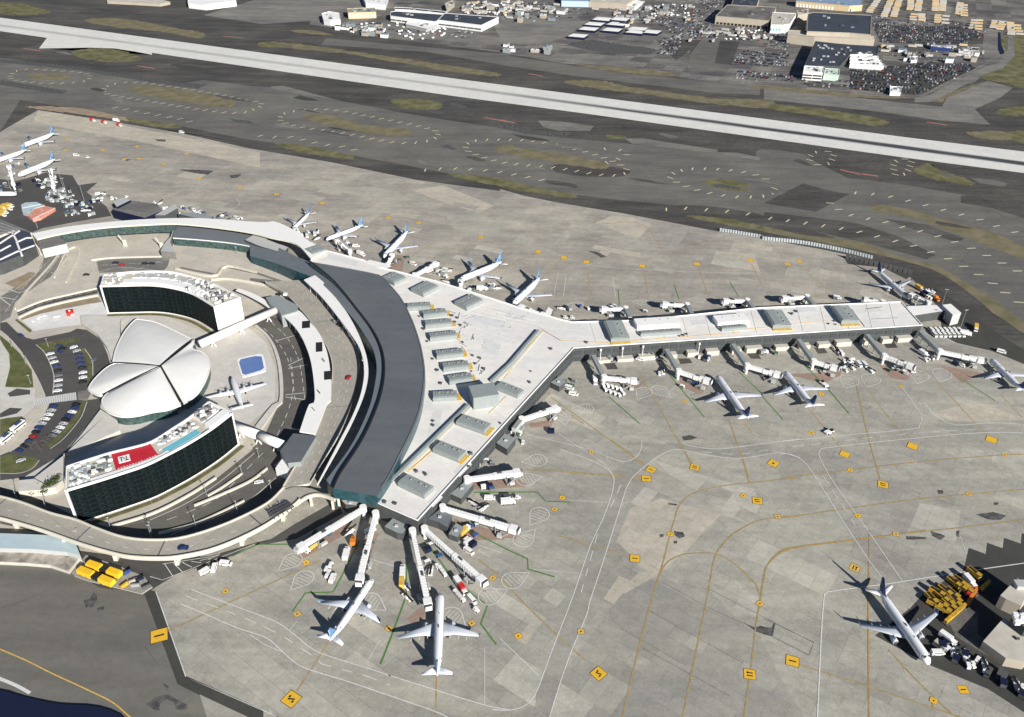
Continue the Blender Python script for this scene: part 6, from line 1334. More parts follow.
def mk_tug(col='white'):
    r = vroot('baggage_tug'); bm = NB(); bm_box(bm, (0, 0, .35), (2.8, 1.5, .75), taper=.95); part('body', bm, M[col], r, False)
    bm = NB(); bm_box(bm, (-.3, 0, 1.9), (1.6, 1.4, .12))
    for x in (-1, .4):
        for s in (-1, 1): bm_tube(bm, (x, s * .6, 1), (x, s * .6, 1.9), .05, .05, 4)
    part('canopy', bm, M['white'], r, False); bm = NB(); bm_box(bm, (-.5, 0, 1.1), (.5, 1.2, .5)); part('seat', bm, M['black'], r, False)
    bm = NB(); wheels(bm, (-.9, .9), 1.6, .35); part('wheel_set', bm, M['dark'], r, False); return r
def mk_cart(col='white', full=True):
    r = vroot('baggage_cart'); bm = NB(); bm_box(bm, (0, 0, .55), (2.6, 1.5, .18)); part('platform', bm, M['grey'], r, False)
    bm = NB(); bm_box(bm, (0, 0, 2.0), (2.7, 1.6, .12)); bm_box(bm, (-1.25, 0, .7), (.1, 1.5, 1.3)); bm_box(bm, (1.25, 0, .7), (.1, 1.5, 1.3)); part('roof', bm, M[col], r, False)
    bm = NB(); bm_box(bm, (-.3, 0, .73), (1.8, 1.2, .8)); part('luggage', bm, M['darkgrey'], r, False)
    bm = NB(); wheels(bm, (-.9, .9), 1.5, .27); bm_tube(bm, (1.3, 0, .5), (2.1, 0, .45), .05, .05, 4); part('wheel_set', bm, M['dark'], r, False); return r
def mk_loader(col='white'):
    r = vroot('belt_loader'); bm = NB(); bm_box(bm, (-.3, 0, .4), (5.5, 1.9, .7)); part('chassis', bm, M[col], r, False)
    bm = NB(); bm_beam(bm, (-4.2, 0, 1.0), (4.0, 0, 2.9), .9, .3); part('conveyor', bm, M['dark'], r, False)
    bm = NB(); bm_box(bm, (-.6, .65, 1.1), (1.2, .6, .9)); part('cab', bm, M['white'], r, False); bm = NB(); wheels(bm, (-2, 1.8), 1.9, .4); part('wheel_set', bm, M['dark'], r, False); return r
def mk_tank(col='white'):
    r = vroot('fuel_truck'); bm = NB(); bm_tube(bm, (-3.6, 0, 1.9), (2.0, 0, 1.9), 1.05, 1.05, 14); part('tank', bm, M[col], r, True)
    bm = NB(); bm_box(bm, (3.1, 0, .5), (1.9, 2.3, 2.1), taper=.92); part('cab', bm, M[col], r, False); bm = NB(); wheels(bm, (-2.8, -1.6, 3), 2.4, .5); bm_box(bm, (0, 0, .6), (7.4, 1.2, .3)); part('wheel_set', bm, M['dark'], r, False); return r
def mk_container(col='navy'):
    r = vroot('cargo_container'); bm = NB(); bm_box(bm, (0, 0, .15), (3.4, 2.6, 2.2)); part('shell', bm, M[col], r, False); bm = NB(); bm_box(bm, (0, 0, 0), (3.2, 2.4, .15)); bm_box(bm, (1.75, 0, .4), (.08, 2.2, 1.8)); part('door', bm, M['darkgrey'], r, False); return r
def mk_pushback():
    r = vroot('pushback_tractor'); bm = NB(); bm_box(bm, (0, 0, .4), (5.5, 2.6, 1.0), taper=.95); part('body', bm, M['white'], r, False); bm = NB(); bm_box(bm, (-1.6, .3, 1.4), (1.5, 1.6, .9), taper=.85); part('cab', bm, M['black'], r, False); bm = NB(); wheels(bm, (-1.7, 1.7), 2.7, .6); part('wheel_set', bm, M['dark'], r, False); return r
KIND = {'van': (lambda: mk_van('white'), 'van'), 'truck': (lambda: mk_truck('white'), 'truck'), 'ytruck': (lambda: mk_truck('sign_faded', 'white'), 'truck'), 'rtruck': (lambda: mk_truck('red', 'white', 6), 'truck'), 'otruck': (lambda: mk_truck('orange', 'orange', 5), 'truck'), 'tug': (mk_tug, 'baggage tug'), 'cart': (mk_cart, 'baggage cart'), 'loader': (mk_loader, 'belt loader'),
        'tank': (mk_tank, 'fuel truck'), 'container': (mk_container, 'container'), 'push': (mk_pushback, 'tractor'), 'dvan': (lambda: mk_van('darkgrey'), 'van')}
first = {}
M['tarp_green'] = mat('green_tarpaulin', (.06, .14, .09), .7, var=.1); M['tarp_blue'] = mat('blue_tarpaulin', (.04, .10, .26), .7, var=.1)
KIND['bluecart'] = (lambda: mk_cart('tarp_blue'), 'baggage cart'); KIND['greencart'] = (lambda: mk_cart('tarp_green'), 'baggage cart'); KIND['greycart'] = (lambda: mk_cart('unit'), 'baggage cart'); KIND['gtruck'] = (lambda: mk_truck('unit', 'white', 6), 'truck')
def veh(kind, tl, c, ang_to=None, ang=None, label=None, group=None, z=0.0):
    p = W(t(tl, c)[0], 1.0 + z); p.z = z + .0
    if ang_to: q_ = W(t(tl, ang_to)[0], 1.0 + z) - p; an = math.atan2(q_.y, q_.x)
    else: an = ang if ang is not None else 0
    mk, cat = KIND[kind]
    if kind not in first:
        o = mk(); first[kind] = o; o.location = p; o.rotation_euler = (0, 0, an); tag(o, label, cat, group); return o
    o = dup(first[kind], p, an, label, group); return o
veh('truck', 'k', (475, 390), (485, 350), label='white box truck in the open left of the shadow of the second jet bridge')
veh('van', 'k', (375, 560), (400, 500), label='white van with a row of carts left of the green corner line')
veh('otruck', 'k', (525, 300), (530, 270), label='orange service truck in the deep shade of the second jet bridge')
veh('loader', 'k', (500, 225), (540, 200), label='white belt loader on the red paving between two jet bridges')
veh('truck', 'k', (880, 520), (882, 480), label='white and tan truck parked in front of the shadow of the third jet bridge')
veh('ytruck', 'k', (875, 590), (876, 560), label='small tan truck tail to tail with a white truck by the third jet bridge')
veh('ytruck', 'k', (225, 340), (200, 360), label='yellow lift truck under the head of the lower left jet bridge')
for i, c in enumerate(((335, 500), (350, 525), (340, 545), (365, 470))): veh('cart', 'k', c, (c[0] + 20, c[1] - 40), label='white baggage cart beside the van left of the green corner line', group='carts by the van')
veh('van', 'q', (250, 50), (275, 35), label='leftmost of the three white vans parked in a row below the viaduct'); veh('van', 'q', (293, 35), (300, 15), label='middle one of the three white vans parked in a row below the viaduct'); veh('van', 'q', (345, 15), (370, 18), label='rightmost of the three white vans parked in a row below the viaduct')
veh('loader', 'l', (170, 335), (165, 370), label='white belt loader between the two bottom jet bridges'); veh('tug', 'l', (205, 310), (220, 330), label='white baggage tug ahead of carts beside the third bottom jet bridge')
for i in range(3): veh('cart', 'l', (222 + i * 11, 325 + i * 15), (240 + i * 11, 350 + i * 15), label='baggage cart in the short train behind the tug by the third bottom jet bridge', group='cart train by the bottom jet bridges')
veh('truck', 'l', (325, 410), (345, 440), label='white truck with a red nose right of the bottom centre airliner'); veh('rtruck', 'l', (345, 440), (352, 450), label='small red truck touching the white truck right of the bottom centre airliner')
veh('tug', 'l', (420, 548), (440, 560), label='white tug leading the train right of the bottom centre airliner')
veh('van', 'l', (395, 492), (420, 520), label='white van between the cart train and the green line')
for i in range(4): veh('cart', 'l', (308 + i * 12, 455 + i * 13), (330 + i * 12, 480 + i * 13), label='dark loaded cart in the train beside the bottom centre airliner nose', group='cart train beside the bottom airliner')
veh('van', 'l', (378, 225), (400, 240), label='white van on the marked bay right of the long bottom jet bridge')
veh('push', 'k', (650, 600), (640, 640), label='x') if False else None
veh('van', 'j', (535, 465), (570, 465), label='white van left of the truck group between the south-west bridges'); veh('truck', 'j', (645, 490), (690, 485), label='white box truck in the middle of the group between the south-west bridges'); veh('tug', 'j', (705, 462), (740, 460), label='white tug right of the trucks between the south-west bridges'); veh('dvan', 'j', (640, 460), (600, 460), label='dark van behind the trucks between the south-west bridges')
for i in range(3): veh('loader', 'j', (440 + i * 28, 495 + i * 15), (490, 530), label='dark folded loader in the row just above the lower south-west bridge', group='loaders above the lower bridge')
veh('container', 'j', (903, 66), (930, 66), label='navy blue container alone on the apron right of the terminal bend')
veh('tug', 'j', (735, 130), (740, 100), label='white tug by the grey shelter at the dark terminal wall'); veh('ytruck', 'j', (385, 665), (400, 650), label='yellow ended truck beside the grey shelter at the bottom tip of the terminal')
for i, c in enumerate(((360, 262), (385, 262), (410, 268), (435, 275), (458, 282), (372, 285), (398, 295), (425, 305), (450, 315), (473, 305))):
    veh('cart', 'm', c, (c[0] + 22, c[1] + 28), label='white cart in the tight double row at the inner corner of the pier', group='white carts stored in a double row')
veh('truck', 'm', (313, 232), (318, 260), label='white truck parked left of the double row of carts'); veh('van', 'm', (190, 305), (215, 310), label='white pickup van standing alone near the terminal bend'); veh('loader', 'm', (700, 180), (705, 205), label='white belt loader at the foot of the second walkway below the pier')
veh('tug', 'm', (680, 190), (685, 210), label='white tug next to the belt loader at the second walkway below the pier')
veh('push', 'o', (195, 205), (170, 215), label='white pushback tractor alone on the apron lane below the two airliners'); veh('push', 'o', (175, 15), (195, 30), label='dark topped tractor at the wing tip of the right docked airliner')
for i, (c, k) in enumerate((((90, 545), 'van'), ((118, 548), 'van'), ((60, 560), 'loader'), ((30, 575), 'tug'), ((150, 575), 'loader'), ((20, 530), 'tug'))):
    veh(k, 'w6', c, (c[0] + 20, c[1] + 20), label=['white van, left one of two below the hatched diamonds', 'white van, right one of two below the hatched diamonds', 'belt loader left of the two vans above the hatched diamonds', 'tug furthest left above the hatched diamonds', 'dark belt loader right of the two vans above the hatched diamonds', 'tug nearest the bridge above the hatched diamonds'][i])
for i, c in enumerate(((400, 500), (420, 512), (440, 520), (410, 525))): veh(['truck', 'loader', 'cart', 'tug'][i], 'w6', c, (c[0] + 30, c[1] + 20), label=['white truck', 'white loader', 'loaded cart', 'small tug'][i] + ' in the cluster below the last long bridge on the right')
n_ = 0
for row in range(2):
    for k in range(7):
        x = 440 + k * 22 + row * 12; y = 385 + row * 18; veh('van', 'w6', (x, y), (x + 14, y + 14), label='white van in the two rows parked off the tip of the pier', group='vans in two rows at the pier tip') if n_ < 14 else None; n_ += 1
veh('truck', 'w6', (600, 400), (630, 405), label='white rescue truck beside the tall light mast at the pier tip'); veh('ytruck', 'w6', (650, 375), (650, 395), label='yellow tan truck next to the light mast at the pier tip'); veh('van', 'w6', (772, 485), (790, 490), label='white van alone on the dark road at the right edge'); veh('truck', 'w6', (520, 330), (550, 335), label='white truck under the white block off the pier tip')
for i, c in enumerate(((380, 185), (400, 190), (415, 200), (440, 195), (445, 215), (460, 235), (395, 212), (430, 230))): veh(['ytruck', 'loader', 'tank', 'loader', 'tug', 'otruck', 'container', 'cart'][i], 'w6', c, (c[0] + 20, c[1] + 12), label=['tan truck', 'white loader', 'white tank truck', 'dark sided loader', 'tug', 'orange truck', 'dark container', 'cart'][i] + ' in the cluster by the tip airliner and the fence road')
for i, c in enumerate(((455, 195 + 60), (10, 160), (30, 212), (70, 212), (485, 178))): veh(['cart', 'loader', 'tug', 'tug', 'cart'][i] , 'h', c, (c[0] + 20, c[1] + 5), label=['cart', 'belt loader', 'white tug', 'second white tug', 'dark cart'][i] + ' on the far side of the pier root by the white annex')
for i, (tl, c) in enumerate((('w8', (200, 280)), ('w8', (225, 270)), ('w8', (245, 350)), ('w8', (215, 300)), ('w8', (490, 400)), ('w8', (545, 375)), ('w8', (570, 370)), ('w8', (600, 395)), ('w8', (20, 230)), ('w8', (130, 280)), ('w7', (240, 300)), ('w7', (200, 300)), ('w7', (265, 345)), ('w7', (545, 400)), ('w7', (580, 460)), ('w7', (955, 525)), ('w7', (485, 375)), ('w8', (820, 465)))):
    veh(['cart', 'tug', 'loader', 'van', 'truck'][i % 5], tl, c, (c[0] + 25, c[1] - 10 + (i % 3) * 10), label=['cart', 'tug', 'belt loader', 'van', 'small truck'][i % 5] + ' ' + ['near the empty long bridge behind the roof', 'right of the empty long bridge behind the roof', 'left of the fourth rear airliner', 'under the fourth rear airliner nose', 'right of the fourth rear airliner', 'below the fourth rear airliner wing', 'between the last two rear airliners', 'close to the last rear airliner', 'left of the long empty bridge, far from others', 'on the red paving behind the roof',
      'beside the leftmost rear airliner', 'in front of the leftmost rear airliner', 'below the leftmost rear airliner', 'right of the second rear airliner', 'between the second and third rear airliners', 'right of the third rear airliner', 'at the second rear airliner bridge', 'under the last rear airliner engine'][i])
# clutter of carts and containers at the far left gates and beside the far annexes
for i in range(110):
    x, y = R.choice([(R.uniform(330, 520), R.uniform(215, 300)), (R.uniform(450, 660), R.uniform(300, 400)), (R.uniform(270, 420), R.uniform(130, 200))])
    veh(R.choice(['cart', 'gtruck', 'tug', 'container', 'greycart', 'loader', 'bluecart', 'cart', 'tug', 'greencart']) if i > 0 else 'cart', 'e', (x, y), (x + R.uniform(-20, 20), y + R.uniform(-10, 10)), label='piece of white ground equipment in the jumbled yard left of the white curved roof', group='ground equipment in the far left yard')
for i in range(34):
    x = R.uniform(380, 960); y = 95 + (x - 380) * .19 + R.uniform(-14, 14)
    veh(R.choice(['cart', 'tug', 'gtruck', 'van', 'loader', 'greycart', 'bluecart', 'loader']), 'B1', (x, y), (x + 20, y + R.uniform(-10, 10)), label='ground vehicle lined up behind the curved white roof at the far annexes', group='vehicles behind the far annexes')
for i, c in enumerate(((20, 345), (45, 335), (30, 375), (70, 330), (15, 395), (60, 350))): veh('ytruck', 'e', c, (c[0] + 20, c[1] + 4), label='yellow machine in the cluster at the far left edge', group='yellow machines at the far left')
veh('truck', 'A1', (458, 475), (490, 480), label='white truck alone on the service road at the upper left'); veh('van', 'A1', (715, 520), (735, 524), label='white van on the upper service road right of the white truck')
for i, c in enumerate(((365, 474), (410, 482), (470, 493))): veh('rtruck', 'A1', c, (c[0] + 20, c[1] + 5), label=['left', 'middle', 'right'][i] + ' one of three small red trucks along the upper left service road')
veh('van', 'A1', (300, 610), (320, 612), label='white van among the worn yellow boxes at the upper left'); veh('tug', 'A1', (345, 618), (360, 618), label='tug right of the van among the worn yellow boxes')
# loose equipment round the stands
ST = [('k', (300, 250), 60, 20, 4, 'under the lower left jet bridge'), ('k', (640, 300), 30, 120, 5, 'along the jet bridge of the short slanting airliner'), ('l', (190, 250), 40, 60, 4, 'between the third and fourth bottom jet bridges'), ('l', (400, 160), 60, 30, 4, 'in the marked bays beside the lower right bottom bridge'), ('l', (30, 450), 30, 60, 3, 'left of the bottom centre airliner'),
 ('j', (560, 400), 90, 10, 4, 'below the upper south-west bridge'), ('j', (480, 640), 80, 20, 4, 'below the lower south-west bridge'), ('j', (480, 250), 80, 25, 6, 'at the foot of the south-west wall'), ('j', (700, 90), 50, 60, 5, 'near the grey shelter by the terminal bend'), ('m', (170, 230), 40, 40, 5, 'at the inner corner of the dark wall'), ('m', (400, 100), 50, 8, 3, 'against the annex left of the first walkway'), ('m', (620, 100), 60, 10, 4, 'between the first and second walkways of the pier'), ('m', (930, 100), 50, 10, 4, 'between the second and third walkways of the pier'),
 ('m', (860, 250), 60, 20, 4, 'on the red paving by the left docked airliner'), ('i', (240, 410), 50, 14, 4, 'between the third and fourth walkways of the pier'), ('i', (220, 540), 50, 10, 4, 'on the red paving by the right docked airliner'), ('i', (620, 400), 60, 14, 5, 'between the fourth and fifth walkways of the pier'), ('i', (700, 480), 60, 22, 6, 'above the hatched diamonds'), ('i', (560, 500), 30, 8, 3, 'under the bridge with an empty stand right of the airliners'), ('w6', (300, 570), 60, 12, 4, 'under the fifth bridge of the pier'), ('w6', (250, 420), 60, 12, 4, 'between the fifth and last walkways of the pier'),
 ('w6', (600, 540), 60, 14, 4, 'under the long bridge to the right edge airliner'), ('w6', (480, 330), 70, 14, 5, 'below the low white annex at the pier tip'), ('w6', (420, 210), 40, 20, 5, 'beside the nose of the tip airliner'), ('h', (110, 170), 60, 20, 3, 'behind the root of the straight pier'), ('h', (300, 150), 40, 14, 3, 'under the leftmost rear bridge of the straight pier'), ('h', (650, 150), 40, 12, 3, 'under the second rear bridge of the straight pier'), ('i', (50, 130), 40, 10, 3, 'under the third rear bridge of the straight pier'), ('i', (380, 110), 40, 10, 3, 'under the fourth rear bridge of the straight pier'), ('i', (600, 100), 30, 6, 2, 'behind the pier left of the tip airliner bridge'),
 ('w8', (230, 300), 40, 30, 6, 'around the long empty bridge behind the roof'), ('w8', (430, 400), 60, 14, 5, 'under the fourth rear airliner'), ('w8', (560, 400), 40, 20, 4, 'left of the last rear airliner'), ('w7', (220, 310), 50, 30, 4, 'by the leftmost rear airliner'), ('w7', (480, 390), 60, 25, 5, 'by the second rear airliner'), ('w7', (870, 500), 60, 30, 4, 'by the third rear airliner'), ('w9', (240, 390), 60, 20, 5, 'under the lowest far left airliner'), ('w9', (60, 300), 50, 20, 5, 'between the far left airliners'), ('w9', (100, 430), 80, 30, 6, 'in front of the far left gates'), ('B1', (420, 110), 60, 20, 6, 'left of the far annexes')]
for tl, (cx, cy), dx, dy, n, where in ST:
    base_a = R.uniform(0, 6)
    for k in range(n):
        kd = R.choice(['cart', 'bluecart', 'greycart', 'greencart', 'tug', 'loader', 'gtruck', 'container', 'van', 'cart'])
        x, y = cx + R.uniform(-dx, dx), cy + R.uniform(-dy, dy); veh(kd, tl, (x, y), (x + 20 * math.cos(base_a), y + 10 * math.sin(base_a)), label='small piece of ground equipment ' + where, group='ground equipment ' + where)
# ================================================================ cars
def mk_car(colname):
    r = vroot('car'); c = 'car_' + colname; bm = NB(); bm_box(bm, (0, 0, .32), (4.6, 1.85, .55), taper=.95, tx=.98); bm_box(bm, (-.25, 0, .87), (2.6, 1.65, .52), taper=.8, tx=.72); part('body', bm, M[c], r, False)
    bm = NB(); bm_box(bm, (-.25, 0, .92), (2.5, 1.70, .36), taper=.86, tx=.80); part('window', bm, M['black'], r, False); bm = NB(); wheels(bm, (-1.45, 1.45), 1.88, .33); part('wheel_set', bm, M['dark'], r, False); return r
cars = {}
def car(col, loc, an, label, group=None):
    if col not in cars:
        o = mk_car(col); cars[col] = o; o.location = loc; o.rotation_euler = (0, 0, an); return tag(o, label, 'car', group)
    return dup(cars[col], loc, an, label, group)
ORD = ['first', 'second', 'third', 'fourth', 'fifth', 'sixth', 'seventh', 'eighth', 'ninth', 'tenth', 'eleventh', 'twelfth']
def car_row(tl, pts, n, cols, rowname, skew):
    ws = resample([W(p, .7) for p in smooth_line(t(tl, *pts), 5)], n)
    for i, p in enumerate(ws):
        d = (ws[min(i + 1, n - 1)] - ws[max(i - 1, 0)]); an = math.atan2(d.y, d.x) + skew; c = cols[i % len(cols)]
        if c == '-': continue
        car({'w': 'white', 's': 'silver', 'b': 'black', 'n': 'dark blue', 'g': 'grey', 'r': 'red'}[c], (p.x, p.y, 0.07), an, '%s car, %s from the top in %s' % ({'w': 'white', 's': 'silver', 'b': 'black', 'n': 'dark blue', 'g': 'grey', 'r': 'red'}[c], ORD[i], rowname))
car_row('K', ((300, 440), (320, 480), (345, 540), (350, 600), (345, 660)), 9, 'wswnbgwsw', 'left row above the crosswalk', 1.5)
car_row('K', ((350, 395), (375, 410), (360, 425)), 3, 'nbn', 'top left bend of the upper car park', .9)
car_row('K', ((440, 400), (470, 440), (480, 490), (495, 540), (495, 610)), 9, 'wsnnnbwwb', 'right row above the crosswalk', 1.5)
car_row('L', ((320, 155), (300, 195), (265, 240), (230, 285), (195, 340), (160, 380), (115, 420)), 11, 'nswwsnbrnbn', 'left row below the crosswalk', 1.4)
car_row('L', ((455, 145), (435, 185), (400, 225), (375, 265), (345, 300), (315, 330)), 9, 'bnwnbswsg', 'right row below the crosswalk', 1.4)
car('silver', W(t('L', (125, 480))[0], .5).xy.to_3d() + Vector((0, 0, 0.07)), .6, 'silver car by the lawn at the bottom of the car park')
car('dark blue', W(t('K', (125, 330))[0], .5).xy.to_3d() + Vector((0, 0, 0.07)), -.6, 'dark blue car on the curved road at the left edge'); car('grey', W(t('K', (560, 480))[0], .5).xy.to_3d() + Vector((0, 0, 0.07)), 1.5, 'dark grey car on the loop road beside the shells')
VP = [W(t('D1', (703, 68))[0], ZV + .7)]; car('dark blue', (VP[0].x, VP[0].y, ZV + .02), .05, 'single dark blue car driving on the viaduct')
p = W(t('C2', (388, 108))[0], ZD + .6); car('red', (p.x, p.y, ZD + .02), 1.3, 'red car on the curved departures roadway')
p = W(t('N', (520, 248))[0], .6); car('white', (p.x, p.y, 0.07), .3, 'white car on the lower road beside the viaduct wall')
for i, (c, col) in enumerate((((455, 365), 'black'), ((480, 372), 'red'), ((570, 368), 'black'), ((598, 368), 'black'), ((340, 412), 'black'), ((445, 385), 'grey'))):
    p = W(t('B1', c)[0], .6); car(col, (p.x, p.y, 0.07), .1, ['black car left of the red one on the road behind the rear hotel wing', 'red car on the road behind the rear hotel wing', 'left one of two black cars behind the rear hotel wing', 'right one of two black cars behind the rear hotel wing', 'black car alone on the tan paving left of the rear hotel wing', 'grey car beside the corner of the rear hotel wing'][i])
# buses beside the lower car park
def bus(p, q_, label):
    a, b = W(p, 2), W(q_, 2); a.z = b.z = 0; d = b - a; an = math.atan2(d.y, d.x); mid = (a + b) / 2; r = empty('bus', (mid.x, mid.y, 0.07), an, label, 'bus'); L = d.length
    bm = NB(); bm_box(bm, (0, 0, .4), (L, 2.6, 2.6)); part('body', bm, M['white'], r, False); bm = NB(); bm_box(bm, (0, 0, 1.5), (L * .96, 2.64, .9)); part('window', bm, M['black'], r, False)
    bm = NB(); bm_box(bm, (L * .1, 0, 3.0), (L * .5, 1.6, .3)); part('roof_unit', bm, M['blue_car'], r, False); bm = NB(); wheels(bm, (-L * .3, L * .32), 2.6, .5); part('wheel_set', bm, M['dark'], r, False)
bus(t('L', (70, 300))[0], t('L', (140, 245))[0], 'upper one of two long buses at the kerb left of the lower car park'); bus(t('L', (0, 370))[0], t('L', (65, 318))[0], 'lower one of two long buses at the kerb left of the lower car park')
# the departures kerb people and curbside clutter -> parked cars on arc road
for i, (tl, c) in enumerate((('B2', (330, 595)), ('B2', (350, 610)), ('B2', (370, 630)), ('B2', (340, 580)))):
    p = W(t(tl, c)[0], ZD + .6); car('black' if i % 2 else 'grey', (p.x, p.y, ZD + .02), -.9 + i * .1, ['grey car nearest the canopy', 'black car, upper of a pair', 'grey car furthest right', 'black car furthest left'][i] + ' in the small knot on the departures roadway')
# yellow tankers (two long yellow vehicles)
def ylong(p, q_, label):
    a, b = W(p, 2), W(q_, 2); a.z = b.z = 0; d = b - a; an = math.atan2(d.y, d.x); mid = (a + b) / 2; r = empty('snow_sweeper', mid, an, label, 'sweeper'); L = d.length
    for x0, x1 in ((-.5, -.08), (.12, .5)):
        bm = NB(); bm_box(bm, ((x0 + x1) / 2 * L, 0, .9), ((x1 - x0) * L, 3.4, 2.3), taper=.8, tx=.92); part('body', bm, M['yellow_bus'], r, False)
    bm = NB(); bm_box(bm, (.02 * L, 0, .9), (.2 * L, 3.0, 1.6)); part('hopper', bm, M['black'], r, False); bm = NB(); bm_tube(bm, (-.1 * L, 0, 1.4), (.14 * L, 0, 1.7), .3, .3, 6); part('boom', bm, M['grey'], r, False)
    bm = NB(); wheels(bm, (-.4 * L, -.25 * L, .2 * L, .42 * L), 3.2, .6); part('wheel_set', bm, M['dark'], r, False)
ylong(t('X', (255, 170))[0], t('X', (565, 275))[0], 'upper one of two long yellow sweepers below the viaduct'); ylong(t('X', (175, 225))[0], t('X', (495, 355))[0], 'lower one of two long yellow sweepers below the viaduct')
bm = NB(); bm_prism(bm, [W(p, .35) for p in t('X', (110, 260), (240, 90), (560, 200), (780, 290), (860, 390), (760, 455), (620, 420), (250, 330), (140, 290))], 0, .35); o = link('parking_pad', bm, [M['apron_dark'], M['parapet']]); o['kind'] = 'structure'
for i, (c, m_) in enumerate((((595, 370), 'yellow'), ((620, 250), 'blue_car'), ((740, 310), 'navy'), ((680, 330), 'beige'), ((800, 385), 'darkgrey'), ((700, 370), 'grey'))):
    p = W(t('X', c)[0], 1.2); r = empty('plough_blade', (p.x, p.y, .36), R.uniform(0, 1), ['yellow', 'blue', 'navy', 'tan', 'dark', 'grey'][i] + ' plough attachment stored right of the yellow sweepers', 'plough')
    bm = NB(); bm_box(bm, (0, 0, 0), (3.6, 1.2, 1.4), taper=.6); part('blade', bm, M[m_], r, False); bm = NB(); bm_beam(bm, (0, .5, .3), (0, 2.2, .3), .3, .3); part('hitch', bm, M['darkgrey'], r, False)
# snow machines in the yard lower right
def mk_plough():
    r = vroot('snow_plough_truck'); bm = NB(); bm_box(bm, (-1.2, 0, 1), (4.6, 2.5, 1.7), tx=.95, taper=.9); part('hopper', bm, M['yellow'], r, False); bm = NB(); bm_box(bm, (2.1, 0, .8), (2.0, 2.4, 2.2), taper=.85); c_ = part('cab', bm, M['yellow'], r, False)
    bm = NB(); bm_box(bm, (2.9, 0, 2.0), (.6, 2.1, .8)); part('windscreen', bm, M['black'], c_, False); bm = NB(); bm_box(bm, (4.2, 0, .2), (.5, 4.2, 1.3)); bm_beam(bm, (3, 0, .6), (4.2, 0, .6), .5, .3); part('plough_blade', bm, M['darkgrey'], r, False); bm = NB(); bm_box(bm, (-1.2, 0, 2.7), (3.6, 1.4, .12)); part('load_cover', bm, M['black'], r, False)
    bm = NB(); wheels(bm, (-2.6, -1.4, 2), 2.5, .55); bm_box(bm, (-.4, 0, .6), (6.6, 1.4, .4)); part('wheel_set', bm, M['dark'], r, False); return r
KIND['plough'] = (mk_plough, 'snow plough')
PL = [(265, 310), (322, 300), (225, 355), (250, 395), (300, 345), (345, 370), (285, 395), (375, 320), (395, 350), (310, 430), (350, 400), (395, 375)]
for i, c in enumerate(PL): veh('plough', 'V', c, (c[0] + 22, c[1] + 12 + (i % 3) * 6), label='yellow snow plough truck in the tight block at the lower right yard', group='snow ploughs parked in a block')
for i, c in enumerate(((385, 240), (425, 235), (455, 255), (430, 265), (530, 170), (475, 285))): veh('plough', 'V', c, (c[0] + 20, c[1] + 16), label='yellow snow plough truck in the looser row above the tight block', group='snow ploughs in the upper row')
def longbar(p, q_, m_, label, w=2.6, h=2.4, name='snow_blade_rack'):
    a, b = W(p, 1), W(q_, 1); a.z = b.z = 0; r = empty(name, (a + b) / 2, 0, label, 'trailer'); bm = NB(); d = (b - a) / 2; bm_beam(bm, -d, d, w, .8); part('deck', bm, M['darkgrey'], r, False)
    bm = NB(); bm_beam(bm, -d * .96 + Vector((0, 0, .8)), d * .96 + Vector((0, 0, .8)), w * .55, h - .8); part('load', bm, M[m_], r, False); bm = NB(); dn = d.normalized(); s = Vector((-dn.y, dn.x, 0))
    for k in (-.8, .8): bm_tube(bm, d * k - s * w / 2 + Vector((0, 0, .4)), d * k + s * w / 2 + Vector((0, 0, .4)), .4, .4, 8)
    part('wheel_set', bm, M['dark'], r, False)
longbar(t('V', (320, 525))[0], t('V', (470, 395))[0], 'yellow', 'long yellow and brown trailer below the block of snow ploughs'); longbar(t('V', (480, 395))[0], t('V', (550, 275))[0], 'orange', 'orange brown trailer in the middle of the yard row'); longbar(t('V', (580, 285))[0], t('V', (640, 230))[0], 'yellow', 'yellow trailer at the top end of the yard row'); longbar(t('V', (480, 330))[0], t('V', (525, 280))[0], 'red', 'short dark red trailer between the snow ploughs')
veh('truck', 'V', (498, 230), (520, 255), label='white truck among the yellow snow ploughs'); veh('truck', 'V', (340, 640), (375, 665), label='white box truck beside the nose of the lone airliner'); longbar(t('V', (250, 650))[0], t('V', (330, 710))[0], 'beige_roof', 'pale tan trailer beside the nose of the lone airliner', 4.5, 2); veh('van', 'W', (130, 240), (160, 240), label='white and yellow van just right of the nose of the lone airliner')
for i in range(26):
    x, y = R.uniform(150, 760), 0; y = 180 + (x - 150) * .62 + R.uniform(-60, 40)
    veh(R.choice(['cart', 'loader', 'container', 'tug', 'dvan', 'cart', 'tug']), 'W', (x, y), (x + R.uniform(-20, 20), y + 15), label='ground equipment scattered along the yard edge at the lower right corner', group='equipment along the lower right yard edge')
# yard buildings
o = prism('yard_building', t('V', (595, 655), (745, 485), (889, 590), (1010, 690), (900, 800), (760, 775)), 0, 5, [M['beige_roof'], M['beige']]); tag(o, 'flat tan roofed building at the lower right edge', 'building')
bm = NB(); bm_box(bm, (W(t('V', (840, 640))[0], 5).x, W(t('V', (840, 640))[0], 5).y, 5), (1.4, 1, .8)); link('roof_vent', bm, M['darkgrey'], o)
o = prism('yard_building', t('V', (720, 325), (840, 200), (960, 280), (889, 360), (870, 400), (760, 350)), 0, 7, [M['beige_roof'], M['beige']]); tag(o, 'upper tan roofed building at the right edge casting a long dark shadow', 'building')
bm = NB(); bm_box(bm, (W(t('V', (860, 260))[0], 7).x, W(t('V', (860, 260))[0], 7).y, 7), (5, 4, 2)); link('roof_plant', bm, M['unit_light'], o)
o = prism('plant_building', t('V', (800, 480), (850, 420), (960, 500), (960, 570), (900, 560)), 0, 10, [M['darkgrey'], M['wall_dark']]); tag(o, 'dark roofed plant building between the two tan buildings with white vents', 'building')
